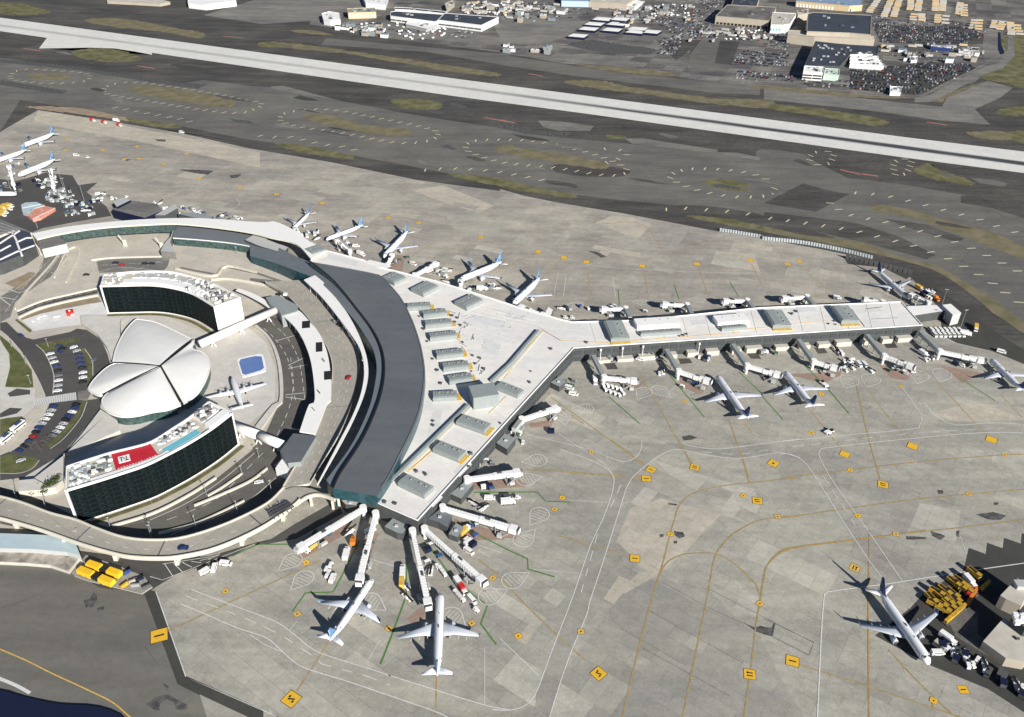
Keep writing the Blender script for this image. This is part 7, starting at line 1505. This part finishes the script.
for k in range(7):
    p = W(t('V', (R.uniform(820, 885), R.uniform(450, 530)))[0], 10); bm = NB(); bm_box(bm, (p.x, p.y, 10), (R.uniform(1.5, 3), 1.6, R.uniform(1, 2))); link('roof_plant', bm, M['white'], o)
# ================================================================ masts, fence, trees, shelters
def mast(p, h, label, group=None, arms=2):
    b = W(p, 0); r = empty('light_mast', b, R.uniform(0, 3), label, 'light mast', group); bm = NB(); bm_tube(bm, (0, 0, 0), (0, 0, h), .2, .1, 6); part('pole', bm, M['unit'], r, False)
    bm = NB(); bm_box(bm, (0, 0, h), (2.6 if arms > 1 else 1.2, .4, .25)); part('lamp_head', bm, M['unit_light'], r, False)
mast(t('w6', (570, 388))[0], 16, 'tall light mast beside the white rescue truck at the pier tip'); mast(t('w6', (488, 262))[0], 12, 'light mast at the near side of the white block off the pier tip'); mast(t('w6', (285, 250))[0], 10, 'light mast on the far edge of the pier behind the tip airliner')
for i, (tl, c) in enumerate((('e', (80, 215)), ('e', (395, 190)), ('e', (490, 290)), ('e', (605, 300)), ('e', (465, 240)), ('e', (270, 490)), ('w9', (300, 410)), ('e', (100, 160)))):
    mast(t(tl, c)[0], 20, 'tall thin light mast in the yard at the far left', 'masts in the far left yard')
for i, (tl, c) in enumerate((('N', (10, 500)), ('N', (222, 470)), ('N', (420, 400)), ('N', (582, 300)), ('M', (480, 370)), ('M', (100, 110)), ('M', (278, 175)), ('M', (665, 300)), ('M', (905, 345)))):
    mast(t(tl, c)[0], 8, 'street lamp standing along the viaduct parapet', 'lamps along the viaduct', 1)
for i, (tl, c) in enumerate((('O', (365, 345)), ('K', (155, 500)), ('K', (185, 620)), ('K', (290, 400)), ('K', (70, 400)), ('N', (520, 130)), ('N', (270, 310)), ('N', (440, 215)), ('P', (925, 275)), ('P', (1000, 285)))):
    mast(t(tl, c)[0], 6, 'small lamp post on the landside roads around the hotel', 'landside lamp posts', 1)
# blast fence
bf = [W(p, 0) for p in smooth_line(t('B3', (865, 242), (1024, 268)) + t('B4', (0, 276), (150, 292), (300, 320), (430, 352)), 5)]
r = empty('blast_fence', bf[0], 0, 'long pale blue blast fence with ribbed panels along the far apron edge', 'fence'); rs = resample(bf, 60)
bm = NB()
for a, b in zip(rs, rs[1:]):
    a, b = a.copy() - bf[0], b.copy() - bf[0]; a.z = b.z = 0; b = a.lerp(b, .72)
    bm = NB()
    v = [bm.verts.new(x) for x in (a, b, b + Vector((.2, 1.2, 2.6)), a + Vector((.2, 1.2, 2.6)))]; bm.faces.new(v); part('fence_panel', bm, M['fence_blue'], r, False)
bm = NB()
for k, a in enumerate(rs[::2]):
    a = a - bf[0]; bm_beam(bm, (a.x, a.y + .1, 0), (a.x, a.y + 2.6, 0), .35, .4); bm_tube(bm, (a.x, a.y + 2.4, 0), (a.x + .2, a.y + 1.4, 3.4), .16, .16, 5)
part('brace_row', bm, M['darkgrey'], r, False)
r = empty('dark_fence', W(t('B4', (320, 345))[0], 0), 0, 'dark slatted blast fence behind the tip airliner', 'fence'); f0 = W(t('B4', (320, 350))[0], 0); f1 = W(t('B4', (585, 415))[0], 0); o_ = r.location
for k in range(14):
    a = f0.lerp(f1, k / 14) - o_; b = f0.lerp(f1, (k + .8) / 14) - o_; bm = NB(); bm_beam(bm, (a.x, a.y, 0), (b.x, b.y, 0), .4, 4.5); part('fence_panel', bm, M['darkgrey'], r, False)
# trees
def tree(p, h, rad, label, group, leafy=True, z=0):
    b = W(p, 0); r = empty('tree', (b.x, b.y, z), R.uniform(0, 6), label, 'tree', group); bm = NB(); bm_tube(bm, (0, 0, 0), (0, 0, h * .5), .22, .12, 6)
    for k in range(6):
        a = k * 1.05; bm_tube(bm, (0, 0, h * (.3 + .04 * k)), (math.cos(a) * rad * .6, math.sin(a) * rad * .6, h * (.65 + .04 * k)), .09, .03, 4)
    part('trunk', bm, M['bark'], r, False); bm = NB()
    for k in range(260 if leafy else 90):
        u = Vector((R.gauss(0, 1), R.gauss(0, 1), R.gauss(0, .8))).normalized() * rad * R.uniform(.45, 1.0) * (1 + .25 * math.sin(k)); c = Vector((u.x, u.y, h * .68 + u.z * .8)); s = R.uniform(.25, .6) * (1 if leafy else .5)
        a, b2 = Vector((R.uniform(-1, 1), R.uniform(-1, 1), R.uniform(-1, 1))).normalized() * s, Vector((R.uniform(-1, 1), R.uniform(-1, 1), R.uniform(-1, 1))).normalized() * s
        bm.faces.new([bm.verts.new(v) for v in (c, c + a, c + a + b2, c + b2)])
    part('crown', bm, M['leaf' if leafy else 'twig'], r, False)
for i, (c, h) in enumerate((((330, 45), 6), ((300, 65), 6), ((350, 20), 5), ((275, 90), 5), ((225, 70), 4), ((200, 90), 3.5), ((250, 60), 4), ((180, 85), 3.5))):
    tree(t('M', c)[0], h, h * .42, 'dark green tree in the small grove at the left corner of the front hotel wing', 'trees at the hotel corner')
for i, (tl, c) in enumerate((('L', (230, 400)), ('L', (190, 410)), ('L', (280, 380)), ('K', (285, 400)), ('L', (250, 430)), ('K', (330, 395)), ('K', (440, 370)), ('K', (400, 385)))):
    tree(t(tl, c)[0], 5.5, 2.4, 'small bare tree at the edge of the car park by the crosswalk', 'bare trees round the car park', False)
# shelters and sheds at the foot of the terminal
def shed(px, z, mt, label, ms='wall_dark'):
    o = prism('equipment_shed', px, 0, z, [M[mt], M[ms]]); tag(o, label, 'shed'); c = W(px[0], z); c2 = W(px[2], z); m_ = (c + c2) / 2; bm = NB(); bm_box(bm, (m_.x, m_.y, z), (1.6, 1.2, .7)); link('roof_vent', bm, M['unit_light'], o); return o
shed(t('j', (575, 135), (625, 80), (690, 110), (640, 175)), 4.5, 'unit', 'grey shed against the upper part of the south-west terminal wall')
shed(t('j', (300, 440), (390, 365), (440, 380), (365, 470)), 4.0, 'unit', 'grey shed between the two south-west jet bridges')
shed(t('j', (165, 590), (240, 530), (310, 570), (280, 640), (230, 610)), 4.5, 'crescent2', 'blue grey shed under the start of the lower south-west bridge')
shed(t('j', (290, 680), (335, 615), (380, 640), (345, 700)), 3.5, 'unit', 'small grey shed at the bottom tip of the terminal beside the yellow ended truck')
shed(t('k', (750, 190), (810, 130), (920, 185), (880, 240), (840, 235)), 4.5, 'unit', 'grey shed between the second and third bottom jet bridges')
shed(t('k', (440, 0), (560, 0), (570, 40), (470, 30)), 5.5, 'unit_light', 'pale shed under the teal corner of the terminal')
shed(t('m', (60, 240), (110, 205), (150, 235), (110, 265)), 4.0, 'unit', 'grey shed at the bend of the dark terminal wall')
for i, c in enumerate(((360, 135), (790, 105))): pass
for k, (tl, pts) in enumerate((('m', ((360, 130), (425, 130), (445, 165), (385, 168))), ('m', ((785, 105), (850, 105), (868, 130), (800, 138))), ('i', ((95, 418), (160, 415), (178, 448), (120, 448))), ('i', ((478, 385), (535, 383), (555, 415), (500, 420))), ('i', ((865, 350), (930, 345), (955, 385), (890, 388))))):
    sheet('dark_stand_pad', t(tl, *pts), 'asphalt')
for i, c in enumerate(((345, 80), (470, 70), (585, 60), (905, 45))):
    p = W(t('m', c)[0], 6); bm = NB(); bm_tube(bm, (p.x, p.y, 0), (p.x, p.y, 8.5), .2, .2, 6); bm_box(bm, (p.x, p.y, 8.5), (.9, .9, 1.2)); link('wall_lamp', bm, M['white'], term)
# far left: dark glazed station with white hoops, coral roof, pale roof
o = prism('station_building', t('e', (-60, 560), (0, 560), (90, 520), (150, 500), (215, 520), (255, 610), (150, 680), (0, 740), (-60, 750)), 0, 9, [M['dark_roof'], M['wall_dark']]); tag(o, 'dark roofed station with white bands at the left edge', 'station')
for pts in (((0, 655), (75, 615)), ((0, 600), (60, 560), (140, 510)), ((0, 717), (120, 660), (245, 615)), ((120, 590), (160, 690)), ((90, 525), (125, 590)), ((125, 590), (190, 560), (230, 560))):
    bm = NB(); ws = [W(p, 9.2) for p in t('e', *pts)]
    for a, b in zip(ws, ws[1:]): bm_beam(bm, a, b, 1.3, .6)
    link('white_roof_band', bm, M['white_roof2'], o)
bm = NB(); bm_prism(bm, [W(p, 5) for p in t('e', (-40, 430), (0, 420), (230, 520), (200, 520), (90, 505), (0, 540), (-40, 545))], 0, 5); link('lower_roof', bm, [M['pale'], M['parapet']], o)
for k in range(4):
    bm = NB(); a, b = W(t('e', (0, 450 + 24 * k))[0], 5.1), W(t('e', (150 - 20 * k, 508 + 6 * k))[0], 5.1); bm_beam(bm, a, b, .8, .3); link('roof_rib', bm, M['unit'], o)
o = prism('canvas_shelter', t('e', (200, 400), (250, 345), (330, 330), (395, 345), (290, 410), (235, 425)), 0, 2.5, [M['coral'], M['coral']]); tag(o, 'coral red roofed shelter in the far left yard', 'shelter')
bm = NB(); a, b = W(t('e', (235, 425))[0], 2.5), W(t('e', (395, 345))[0], 2.5); bm_beam(bm, a, b, .5, .5); link('eaves_trim', bm, M['parapet'], o)
o = prism('pale_shelter', t('e', (150, 320), (180, 305), (260, 300), (320, 325), (250, 345), (200, 385), (160, 370)), 0, 3, [M['awning'], M['unit_light']]); tag(o, 'pale grey roofed shelter touching the coral one', 'shelter')
bm = NB(); a, b = W(t('e', (160, 345))[0], 3), W(t('e', (290, 320))[0], 3); bm_beam(bm, a, b, .4, .5); link('roof_ridge', bm, M['unit_light'], o)
# added navy slab standing in for a blurred dark shape at the very corner
o = prism('navy_corner_slab', smooth_line([(-40, 690), (0, 690), (25, 697), (60, 704), (100, 707), (128, 722), (130, 760), (-40, 760)], 3), 0, .9, [M['navy'], M['navy']]); tag(o, 'made-up dark navy rounded slab filling the bottom left corner', 'building')
# ================================================================ far cargo side
def block(px, h, mt, ms, label, cat='building', name='warehouse', extra=None):
    o = prism(name, px, 0, h, [M[mt], M[ms]]); tag(o, label, cat)
    bm = NB(); ws = [W(p, h) for p in px]; rail(bm, ws + [ws[0]], h + .003, .6, .6); link('roof_parapet', bm, M[ms], o)
    c = sum(ws, Vector()) / len(ws)
    for k in range(5):
        p = c.lerp(R.choice(ws), R.uniform(.1, .6)); bm = NB(); bm_box(bm, (p.x, p.y, h), (R.uniform(2, 5), R.uniform(2, 4), R.uniform(1, 2.2)), RWY); link('roof_vent', bm, M[R.choice(['unit_light', 'grey', 'darkgrey'])], o)
    return o
def winrow(o, a, b, z, hgt, m_='glass', n=12, fill=.6, off_=-.4):
    a, b = a.copy(), b.copy()
    for k in range(n):
        p = a.lerp(b, (k + (1 - fill) / 2) / n); q_ = a.lerp(b, (k + (1 + fill) / 2) / n); p.z = q_.z = z; p.y += off_; q_.y += off_; bm = NB(); bm_beam(bm, p, q_, .5, hgt); link('window', bm, M[m_], o)
o = block(t('a', (60, 70), (100, 60), (150, 68), (155, 100), (105, 108), (70, 102)), 7, 'white_roof2', 'white', 'small white domed hangar at the left end of the cargo side', name='hangar')
o = block(t('a', (190, 45), (330, 40), (338, 62), (195, 66)), 9, 'unit', 'tan_box', 'tan striped warehouse beside the small white hangar'); winrow(o, W(t('a', (195, 66))[0], 9), W(t('a', (338, 62))[0], 9), 1, 6.5, 'white', 8, .3)
o = block(t('a', (270, -20), (400, -20), (385, 25), (285, 15)), 8, 'white_roof2', 'white', 'white warehouse cut by the top edge behind the tan striped one')
o = block(t('a', (412, 62), (440, 58), (690, 75), (660, 105), (640, 112), (412, 82)), 8, 'dark_roof', 'white', 'left part of the long black roofed white walled cargo building'); winrow(o, W(t('a', (412, 82))[0], 8), W(t('a', (640, 112))[0], 8), 2.2, 1.6, 'darkgrey', 8, .85)
o = block(t('a', (690, 68), (965, 88), (878, 130), (655, 103)), 9, 'dark_roof', 'white', 'right part of the long black roofed white walled cargo building'); winrow(o, W(t('a', (655, 103))[0], 9), W(t('a', (878, 130))[0], 9), 2.5, 1.8, 'darkgrey', 6, .9)
o = block(t('a', (432, 38), (520, 42), (700, 60), (690, 70), (520, 52), (436, 48)), 9, 'dark_roof', 'white', 'thin white edged building behind the black roofed cargo building')
o = block(t('a', (500, 108), (560, 115), (655, 125), (600, 150), (490, 125)), 4, 'white_roof2', 'unit_light', 'low white shed in front of the black roofed cargo building')
o = block(t('a', (690, 20), (735, 0), (740, 15), (700, 48)), 6, 'beige_roof', 'beige', 'pale slanting shed above the black roofed cargo building')
o = block(t('b', (310, -30), (470, -25), (460, 8), (315, 5)), 9, 'blue_roof', 'awning', 'blue grey warehouse at the top edge above the pale pads')
o = block(t('b', (460, -15), (700, -10), (650, 20), (455, 8)), 9, 'beige_roof', 'beige', 'long tan warehouse at the top edge right of the blue grey one')
o = block(t('b', (640, 30), (700, 0), (730, 8), (690, 38)), 5, 'white_roof2', 'white', 'small white shed beside the long tan warehouse')
for k, (x0, y0) in enumerate(((345, 185), (400, 150), (430, 125), (470, 100), (520, 155), (545, 125), (560, 100), (640, 165), (720, 165), (650, 150))):
    o = prism('white_shelter', t('b', (x0, y0), (x0 + 30, y0 - 14), (x0 + 110, y0 - 8), (x0 + 85, y0 + 8)), 0, 3.5, [M['white_roof2'], M['navy']]); tag(o, 'white open shelter on the pale pads of the cargo side', 'shelter', 'white shelters on the cargo pads'); bm = NB(); a = W(t('b', (x0 + 10, y0))[0], 3.5); b = W(t('b', (x0 + 90, y0))[0], 3.5); bm_beam(bm, a, b, .4, .4); link('roof_ridge', bm, M['unit_light'], o)
o = block(t('c', (155, 97), (225, 30), (520, 45), (475, 125)), 12, 'lot', 'beige', 'tan parking deck with cars on its roof at the cargo side', 'parking deck', 'parking_deck'); winrow(o, W(t('c', (160, 97))[0], 12), W(t('c', (475, 125))[0], 12), .5, 3, 'black', 14, .7)
o = block(t('c', (270, -30), (420, -20), (400, 40), (250, 30)), 9, 'dark_roof', 'beige', 'dark roofed building at the top edge behind the parking deck')
o = block(t('c', (495, 75), (640, 82), (600, 145), (560, 152), (488, 150)), 12, 'beige_roof', 'white', 'pale roofed office right of the parking deck'); winrow(o, W(t('c', (488, 150))[0], 12), W(t('c', (560, 152))[0], 12), 3, 5, 'awning', 4, .8)
o = block(t('c', (640, 68), (720, 55), (720, 80), (650, 90)), 10, 'beige_roof', 'beige', 'small tan block touching the huge dark roof')
hg = t('c', (710, 85), (740, 75)) + t('d', (0, 85), (125, 92), (120, 205), (0, 195)) + t('c', (705, 190))
o = block(hg, 18, 'dark_roof', 'beige', 'huge dark roofed hangar on the cargo side', name='hangar')
o = block(t('c', (592, 182), (705, 188)) + t('d', (0, 198), (150, 215), (145, 232)) + t('c', (750, 222), (590, 205)), 13, 'beige_roof', 'beige', 'long tan front block of the huge hangar')
o = block(t('c', (755, 250), (860, 262)) + t('d', (0, 265), (165, 275), (160, 320), (60, 305), (0, 320)) + t('c', (900, 400), (690, 395)), 10, 'dark_roof', 'wall_dark', 'black roofed building in front of the hangar with many roof vents')
for k in range(16):
    p = W(t('c', (R.uniform(740, 900), R.uniform(262, 380)))[0], 10); bm = NB(); bm_box(bm, (p.x, p.y, 10), (R.uniform(2, 4), R.uniform(2, 3), 1.5), RWY); link('roof_vent', bm, M['unit_light'], o)
o = block(t('c', (690, 398), (808, 405), (800, 440), (683, 432)), 10, 'white_roof2', 'white', 'white office with dark window bands at the lower left of the black roof'); winrow(o, W(t('c', (683, 432))[0], 10), W(t('c', (800, 440))[0], 10), 5.5, 1.5, 'black', 2, .9); winrow(o, W(t('c', (683, 432))[0], 10), W(t('c', (800, 440))[0], 10), 2.2, 1.5, 'black', 2, .9)
o = block(t('c', (815, 412), (900, 418), (898, 455), (806, 448)), 7, 'mint', 'mint', 'pale green roofed annex right of the white office')
for k, y in enumerate((312, 330, 348, 364)):
    o = block(t('d', (5 + 6 * k, y), (150 + k * 16, y - 4 + k * 6), (152 + k * 16, y + 8 + k * 6), (0, y + 12)), 9 - k * 1.2, 'white_roof2', 'white', ['top', 'second', 'third', 'lowest'][k] + ' white stepped terrace of the long white office beside the black roof')
o = block(t('c', (640, -10), (1040, -10), (1040, 32), (960, 36), (640, 8)), 9, 'blue_roof', 'tan_box', 'long blue roofed warehouse with white doors at the top edge'); winrow(o, W(t('c', (640, 8))[0], 9), W(t('c', (990, 38))[0], 9), .5, 5, 'white', 18, .55)
o = block(t('d', (640, 290), (720, 300), (715, 325), (640, 312)), 4, 'white_roof2', 'white', 'white canopy building in the middle of the far car park'); o = block(t('d', (475, 262), (605, 275), (600, 288), (475, 275)), 4, 'white_roof2', 'blue_car', 'narrow blue and white building left of the white canopy building')
o = block(t('d', (236, 510), (300, 512), (298, 548), (236, 545)), 3.5, 'white_roof2', 'white', 'white square cabin at the bottom fence of the far car park'); o = block(t('d', (350, 335), (400, 332), (395, 355), (360, 358)), 3, 'white_roof2', 'white', 'small white cabin right of the stepped office')
o = block([(188, -8), (232, -10), (236, 1), (205, 5), (188, 3)], 8, 'white_roof2', 'white', 'white roofed building cut by the top edge left of the cargo side')
o = block([(105, -8), (140, -6), (170, 2), (160, 4), (107, 1)], 4, 'beige_roof', 'beige', 'low tan shed cut by the top edge near the upper left')
# drainage channel and fence road
sheet('channel_water', t('d', (870, 190), (885, 190), (890, 260), (910, 310), (885, 325), (870, 290)), 'navy')
lines('kerb_line', [t('d', (0, 535), (200, 555), (380, 565), (450, 550), (560, 490), (740, 405), (890, 320)), t('c', (280, 478), (500, 495), (760, 530), (1040, 555)), t('b', (0, 275), (350, 305), (700, 350), (860, 370))], 2.2, 'pale')
sheet('perimeter_road', t('d', (380, 575), (470, 560), (600, 490), (780, 400), (870, 370), (930, 290), (930, 210), (960, 210), (970, 330), (900, 400), (780, 440), (600, 540), (470, 600), (380, 600)), 'pale')
# trailers in rows
def mk_trailer(m_='tan_box'):
    r = vroot('cargo_trailer'); bm = NB(); bm_box(bm, (0, 0, 1.0), (11.0, 2.7, 2.7)); part('box', bm, M[m_], r, False); bm = NB(); bm_box(bm, (0, 0, .35), (11.5, 1.2, .6)); part('chassis', bm, M['dark'], r, False); return r
tr = None; flat0 = {}
def trailer(p, an, m_=None, pale_=False):
    global tr
    w_ = W(p, 2); w_.z = 0; pale = pale_ or R.random() < .4
    if pale and 'p' not in flat0:
        flat0['p'] = mk_trailer('tan_white'); flat0['p'].location = w_; flat0['p'].rotation_euler = (0, 0, an); return tag(flat0['p'], 'pale whitish trailer parked on the far cargo side', 'trailer', 'pale trailers in the far rows')
    if pale: return dup(flat0['p'], w_, an, 'pale whitish trailer parked on the far cargo side', 'pale trailers in the far rows')
    if tr is None:
        tr = mk_trailer(); tr.location = w_; tr.rotation_euler = (0, 0, an); return tag(tr, 'tan roofed trailer parked on the far cargo side', 'trailer', 'trailers in the far rows')
    return dup(tr, w_, an, 'tan roofed trailer parked on the far cargo side', 'trailers in the far rows')
for (x0, y0, x1, y1, n, wd) in ((115, 70, 160, 0, 7, 2), (200, 95, 240, 0, 9, 2), (255, 95, 290, 0, 9, 2), (355, 55, 360, 5, 6, 2), (400, 60, 410, 5, 6, 2), (370, 115, 380, 85, 3, 2), (425, 118, 420, 85, 4, 2), (500, 60, 505, 5, 6, 2), (545, 60, 550, 5, 6, 2), (515, 130, 520, 90, 4, 2), (560, 135, 565, 95, 3, 2), (640, 80, 650, 20, 7, 1), (675, 90, 670, 30, 5, 1), (720, 165, 735, 120, 4, 1), (755, 170, 760, 120, 4, 1), (845, 160, 855, 125, 4, 1), (885, 170, 900, 130, 4, 1), (950, 200, 940, 135, 6, 1), (1000, 200, 980, 150, 4, 1)):
    for k in range(n):
        s = k / max(1, n - 1); trailer(t('d', (x0 + (x1 - x0) * s + R.uniform(-3, 3), y0 + (y1 - y0) * s))[0], RWY + R.uniform(-.06, .06))
# far parked cars : individuals nearest, rest one mass
far = []
def fill(tl, poly, step_x, step_y, keep=.85):
    P = t(tl, *poly); ws = [W(p, 0) for p in P]; ca, sa = math.cos(RWY), math.sin(RWY)
    loc = [(ca * w_.x + sa * w_.y, -sa * w_.x + ca * w_.y) for w_ in ws]
    x0, x1 = min(a for a, b in loc), max(a for a, b in loc); y0, y1 = min(b for a, b in loc), max(b for a, b in loc)
    def inside(x, y):
        c = False
        for (ax, ay), (bx, by) in zip(loc, loc[1:] + loc[:1]):
            if (ay > y) != (by > y) and x < (bx - ax) * (y - ay) / (by - ay) + ax: c = not c
        return c
    y = y0; row = 0
    while y < y1:
        x = x0
        while x < x1:
            if R.random() < keep and inside(x, y): far.append(Vector((ca * x - sa * y, sa * x + ca * y, 0)))
            x += step_x * R.uniform(.95, 1.1)
        row += 1; y += step_y if row % 2 else step_y * 2.0
far_lot = t('d', (0, 385), (180, 395), (330, 380), (480, 365), (700, 375), (745, 400), (560, 485), (450, 540), (380, 558), (200, 545), (0, 525))
sheet('car_park', far_lot, 'asphalt_black')
sheet('car_park', t('d', (130, 140), (330, 150), (620, 150), (790, 200), (780, 260), (600, 262), (440, 262), (180, 250), (160, 210)), 'asphalt')
fill('d', ((0, 385), (180, 395), (330, 380), (480, 365), (700, 375), (745, 400), (560, 485), (450, 540), (380, 558), (200, 545), (0, 525)), 3.4, 6.2, .62)
nA = len(far)
fill('c', ((280, 430), (450, 430), (620, 460), (620, 495), (280, 475)), 3.4, 6, .7); fill('c', ((240, 380), (330, 300), (600, 320), (590, 400), (420, 400)), 3.4, 6, .75); fill('c', ((640, 470), (1000, 480), (1000, 540), (700, 515)), 3.4, 6.5, .45)
nB = len(far)
fill('d', ((130, 150), (330, 150), (620, 160), (790, 205), (700, 258), (440, 255), (180, 250)), 3.4, 6.5, .8)
fill('c', ((0, 140), (150, 170), (420, 190), (430, 260), (240, 235), (0, 230)), 3.6, 7, .6); fill('b', ((740, 90), (1000, 100), (1000, 180), (880, 170)), 3.6, 7, .5); fill('b', ((830, 200), (940, 170), (920, 270), (800, 290)), 3.4, 6, .7); fill('a', ((330, 125), (470, 150), (430, 175), (200, 155), (200, 120)), 5, 8, .5)
fill('b', ((0, 20), (330, 10), (500, 60), (330, 100), (60, 120), (0, 100)), 4, 8, .3); fill('b', ((540, 30), (1000, 30), (1000, 120), (600, 110)), 4, 7, .5); fill('d', ((170, 262), (470, 268), (620, 300), (600, 350), (300, 360), (240, 330)), 5, 9, .3); fill('a', ((500, 140), (860, 150), (850, 200), (450, 175)), 5, 8, .35); fill('a', ((780, 20), (1020, 10), (1020, 90), (850, 70)), 5, 9, .3); fill('c', ((0, 0), (200, 0), (180, 90), (0, 120)), 4, 8, .5); fill('c', ((0, 110), (150, 150), (140, 240), (0, 235)), 3.6, 7, .5); fill('c', ((440, 170), (590, 190), (600, 300), (440, 290)), 3.6, 7, .5); fill('d', ((110, 95), (330, 120), (620, 120), (800, 175), (790, 200), (620, 155), (130, 145)), 4, 7, .5)
idx = list(range(len(far))); first_n = [i for i in idx if i < nB]; R.shuffle(first_n); indiv = set(first_n[:215])
flat = {}
def mk_small(colname):
    bm = NB(); bm_box(bm, (0, 0, .3), (4.7, 1.9, .6), 0, 0); bm_box(bm, (-.2, 0, .9), (2.6, 1.7, .5), 0, 1, 0, taper=.85, tx=.75)
    me = bpy.data.meshes.new('car'); bm.to_mesh(me); bm.free(); me.materials.append(M['car_' + colname]); me.materials.append(M['black']); return me
smalls = {c: mk_small(c) for c, _ in CAR_COLS}
CW = ['white'] * 3 + ['silver'] * 4 + ['black'] * 7 + ['grey'] * 7 + ['dark blue'] * 4 + ['red']
for i in indiv:
    c = R.choice(CW); o = bpy.data.objects.new('parked_car', smalls[c]); sc.collection.objects.link(o); o.location = far[i]; o.rotation_euler = (0, 0, RWY + math.pi / 2 + R.uniform(-.08, .08)); o.location.z = 0.07
    tag(o, '%s car packed among the others in the far car parks of the cargo side' % c, 'car', '%s cars in the far car parks' % c)
bm = NB()
for i in idx:
    if i in indiv: continue
    p = far[i]; m_ = R.choice([0, 0, 0, 1, 1, 1, 1, 2, 2, 2, 2, 2, 2, 4, 4, 4, 4, 4, 3, 3, 3, 5]); bm_box(bm, (p.x, p.y, 0.07), (4.7, 1.9, .65), RWY + math.pi / 2 + R.uniform(-.1, .1), m_, taper=.95); bm_box(bm, (p.x, p.y, 0.07 + .66), (2.5, 1.7, .5), RWY + math.pi / 2, 6, m_, taper=.8, tx=.8)
o = link('parked_cars', bm, [M['car_' + c] for c, _ in CAR_COLS] + [M['black']]); o['kind'] = 'stuff'; tag(o, 'dense mass of parked cars filling the cargo side lots', 'cars')
# small sheds and box trailers scattered over the cargo side
for k in range(64):
    tl, (x, y) = R.choice([('b', (R.uniform(0, 330), R.uniform(10, 90))), ('b', (R.uniform(560, 900), R.uniform(20, 110))), ('b', (R.uniform(0, 300), R.uniform(200, 260))), ('a', (R.uniform(750, 1020), R.uniform(10, 70))), ('a', (R.uniform(130, 420), R.uniform(110, 170))), ('d', (R.uniform(180, 760), R.uniform(270, 340)))])
    w_, h_ = R.uniform(14, 46), R.uniform(5, 12); P_ = t(tl, (x, y), (x + w_, y + w_ * .1), (x + w_ - h_ * .6, y + w_ * .1 + h_), (x - h_ * .6, y + h_)); hh = R.uniform(3, 6)
    o = prism('cargo_shed', P_, 0, hh, [M[R.choice(['unit_light', 'beige_roof', 'white_roof2', 'dark_roof', 'unit', 'blue_roof'])], M[R.choice(['unit', 'beige', 'white'])]]); tag(o, 'small flat roofed shed among the clutter of the cargo side', 'shed', 'small sheds on the cargo side')
    p = sum((W(p_, hh) for p_ in P_), Vector()) / 4; bm = NB(); bm_box(bm, (p.x, p.y, hh), (2, 1.4, .9), RWY); link('roof_vent', bm, M['darkgrey'], o)
for k in range(130):
    tl, (x, y) = R.choice([('b', (R.uniform(560, 1000), R.uniform(10, 120))), ('b', (R.uniform(0, 500), R.uniform(5, 60))), ('c', (R.uniform(0, 560), R.uniform(170, 250))), ('a', (R.uniform(780, 1024), R.uniform(10, 90))), ('d', (R.uniform(170, 800), R.uniform(262, 330)))])
    trailer(t(tl, (x, y))[0], RWY + R.choice([0, math.pi / 2]) + R.uniform(-.1, .1), None, R.random() < .85)
# scrub ground equipment on the cargo side: pallets, dollies
def mk_dolly():
    r = vroot('cargo_pallet'); bm = NB(); bm_box(bm, (0, 0, .5), (3.2, 2.4, 1.7), taper=.9); part('load', bm, M['white'], r, False); bm = NB(); bm_box(bm, (0, 0, .2), (3.4, 2.6, .25)); part('dolly', bm, M['dark'], r, False); return r
KIND['dolly'] = (mk_dolly, 'pallet')
for k in range(150):
    tl, (x, y) = R.choice([('a', (R.uniform(200, 480), R.uniform(115, 175))), ('a', (R.uniform(480, 700), R.uniform(140, 200))), ('b', (R.uniform(760, 980), R.uniform(20, 90))), ('a', (R.uniform(800, 1000), R.uniform(20, 80))), ('c', (R.uniform(180, 460), R.uniform(180, 240))), ('b', (R.uniform(0, 100), R.uniform(0, 80)))])
    veh('dolly', tl, (x, y), (x + R.uniform(5, 20), y + R.uniform(-3, 3)), label='loaded cargo pallet among the scattered ones on the cargo side', group='pallets scattered on the cargo side')
# ================================================================ light
w = bpy.data.worlds.new('World'); sc.world = w; w.use_nodes = True; nt = w.node_tree
sky = nt.nodes.new('ShaderNodeTexSky'); sky.sky_type = 'NISHITA'; sky.sun_disc = False
EL, AZ = math.radians(26), math.radians(148)
sky.sun_elevation = EL; sky.sun_rotation = AZ; sky.air_density = .75; sky.dust_density = .1; sky.ozone_density = 2.5
bg = nt.nodes['Background']; nt.links.new(sky.outputs[0], bg.inputs[0]); bg.inputs[1].default_value = .05
sd = bpy.data.lights.new('sun', 'SUN'); sd.energy = 5.0; sd.angle = math.radians(.5); sd.color = (1, .955, .885)
so = bpy.data.objects.new('sun', sd); sc.collection.objects.link(so); so.location = (200, 100, 500)
dv = Vector((math.sin(AZ) * math.cos(EL), math.cos(AZ) * math.cos(EL), math.sin(EL)))
so.rotation_euler = dv.to_track_quat('Z', 'Y').to_euler()
sc.view_settings.view_transform = 'Standard'; sc.view_settings.look = 'None'; sc.view_settings.gamma = 1; sc.view_settings.exposure = .55

for o_ in sc.objects:
    if 'label' in o_.keys() and len(o_['label'].split()) > 16: print('LONGLABEL', len(o_['label'].split()), o_['label'])
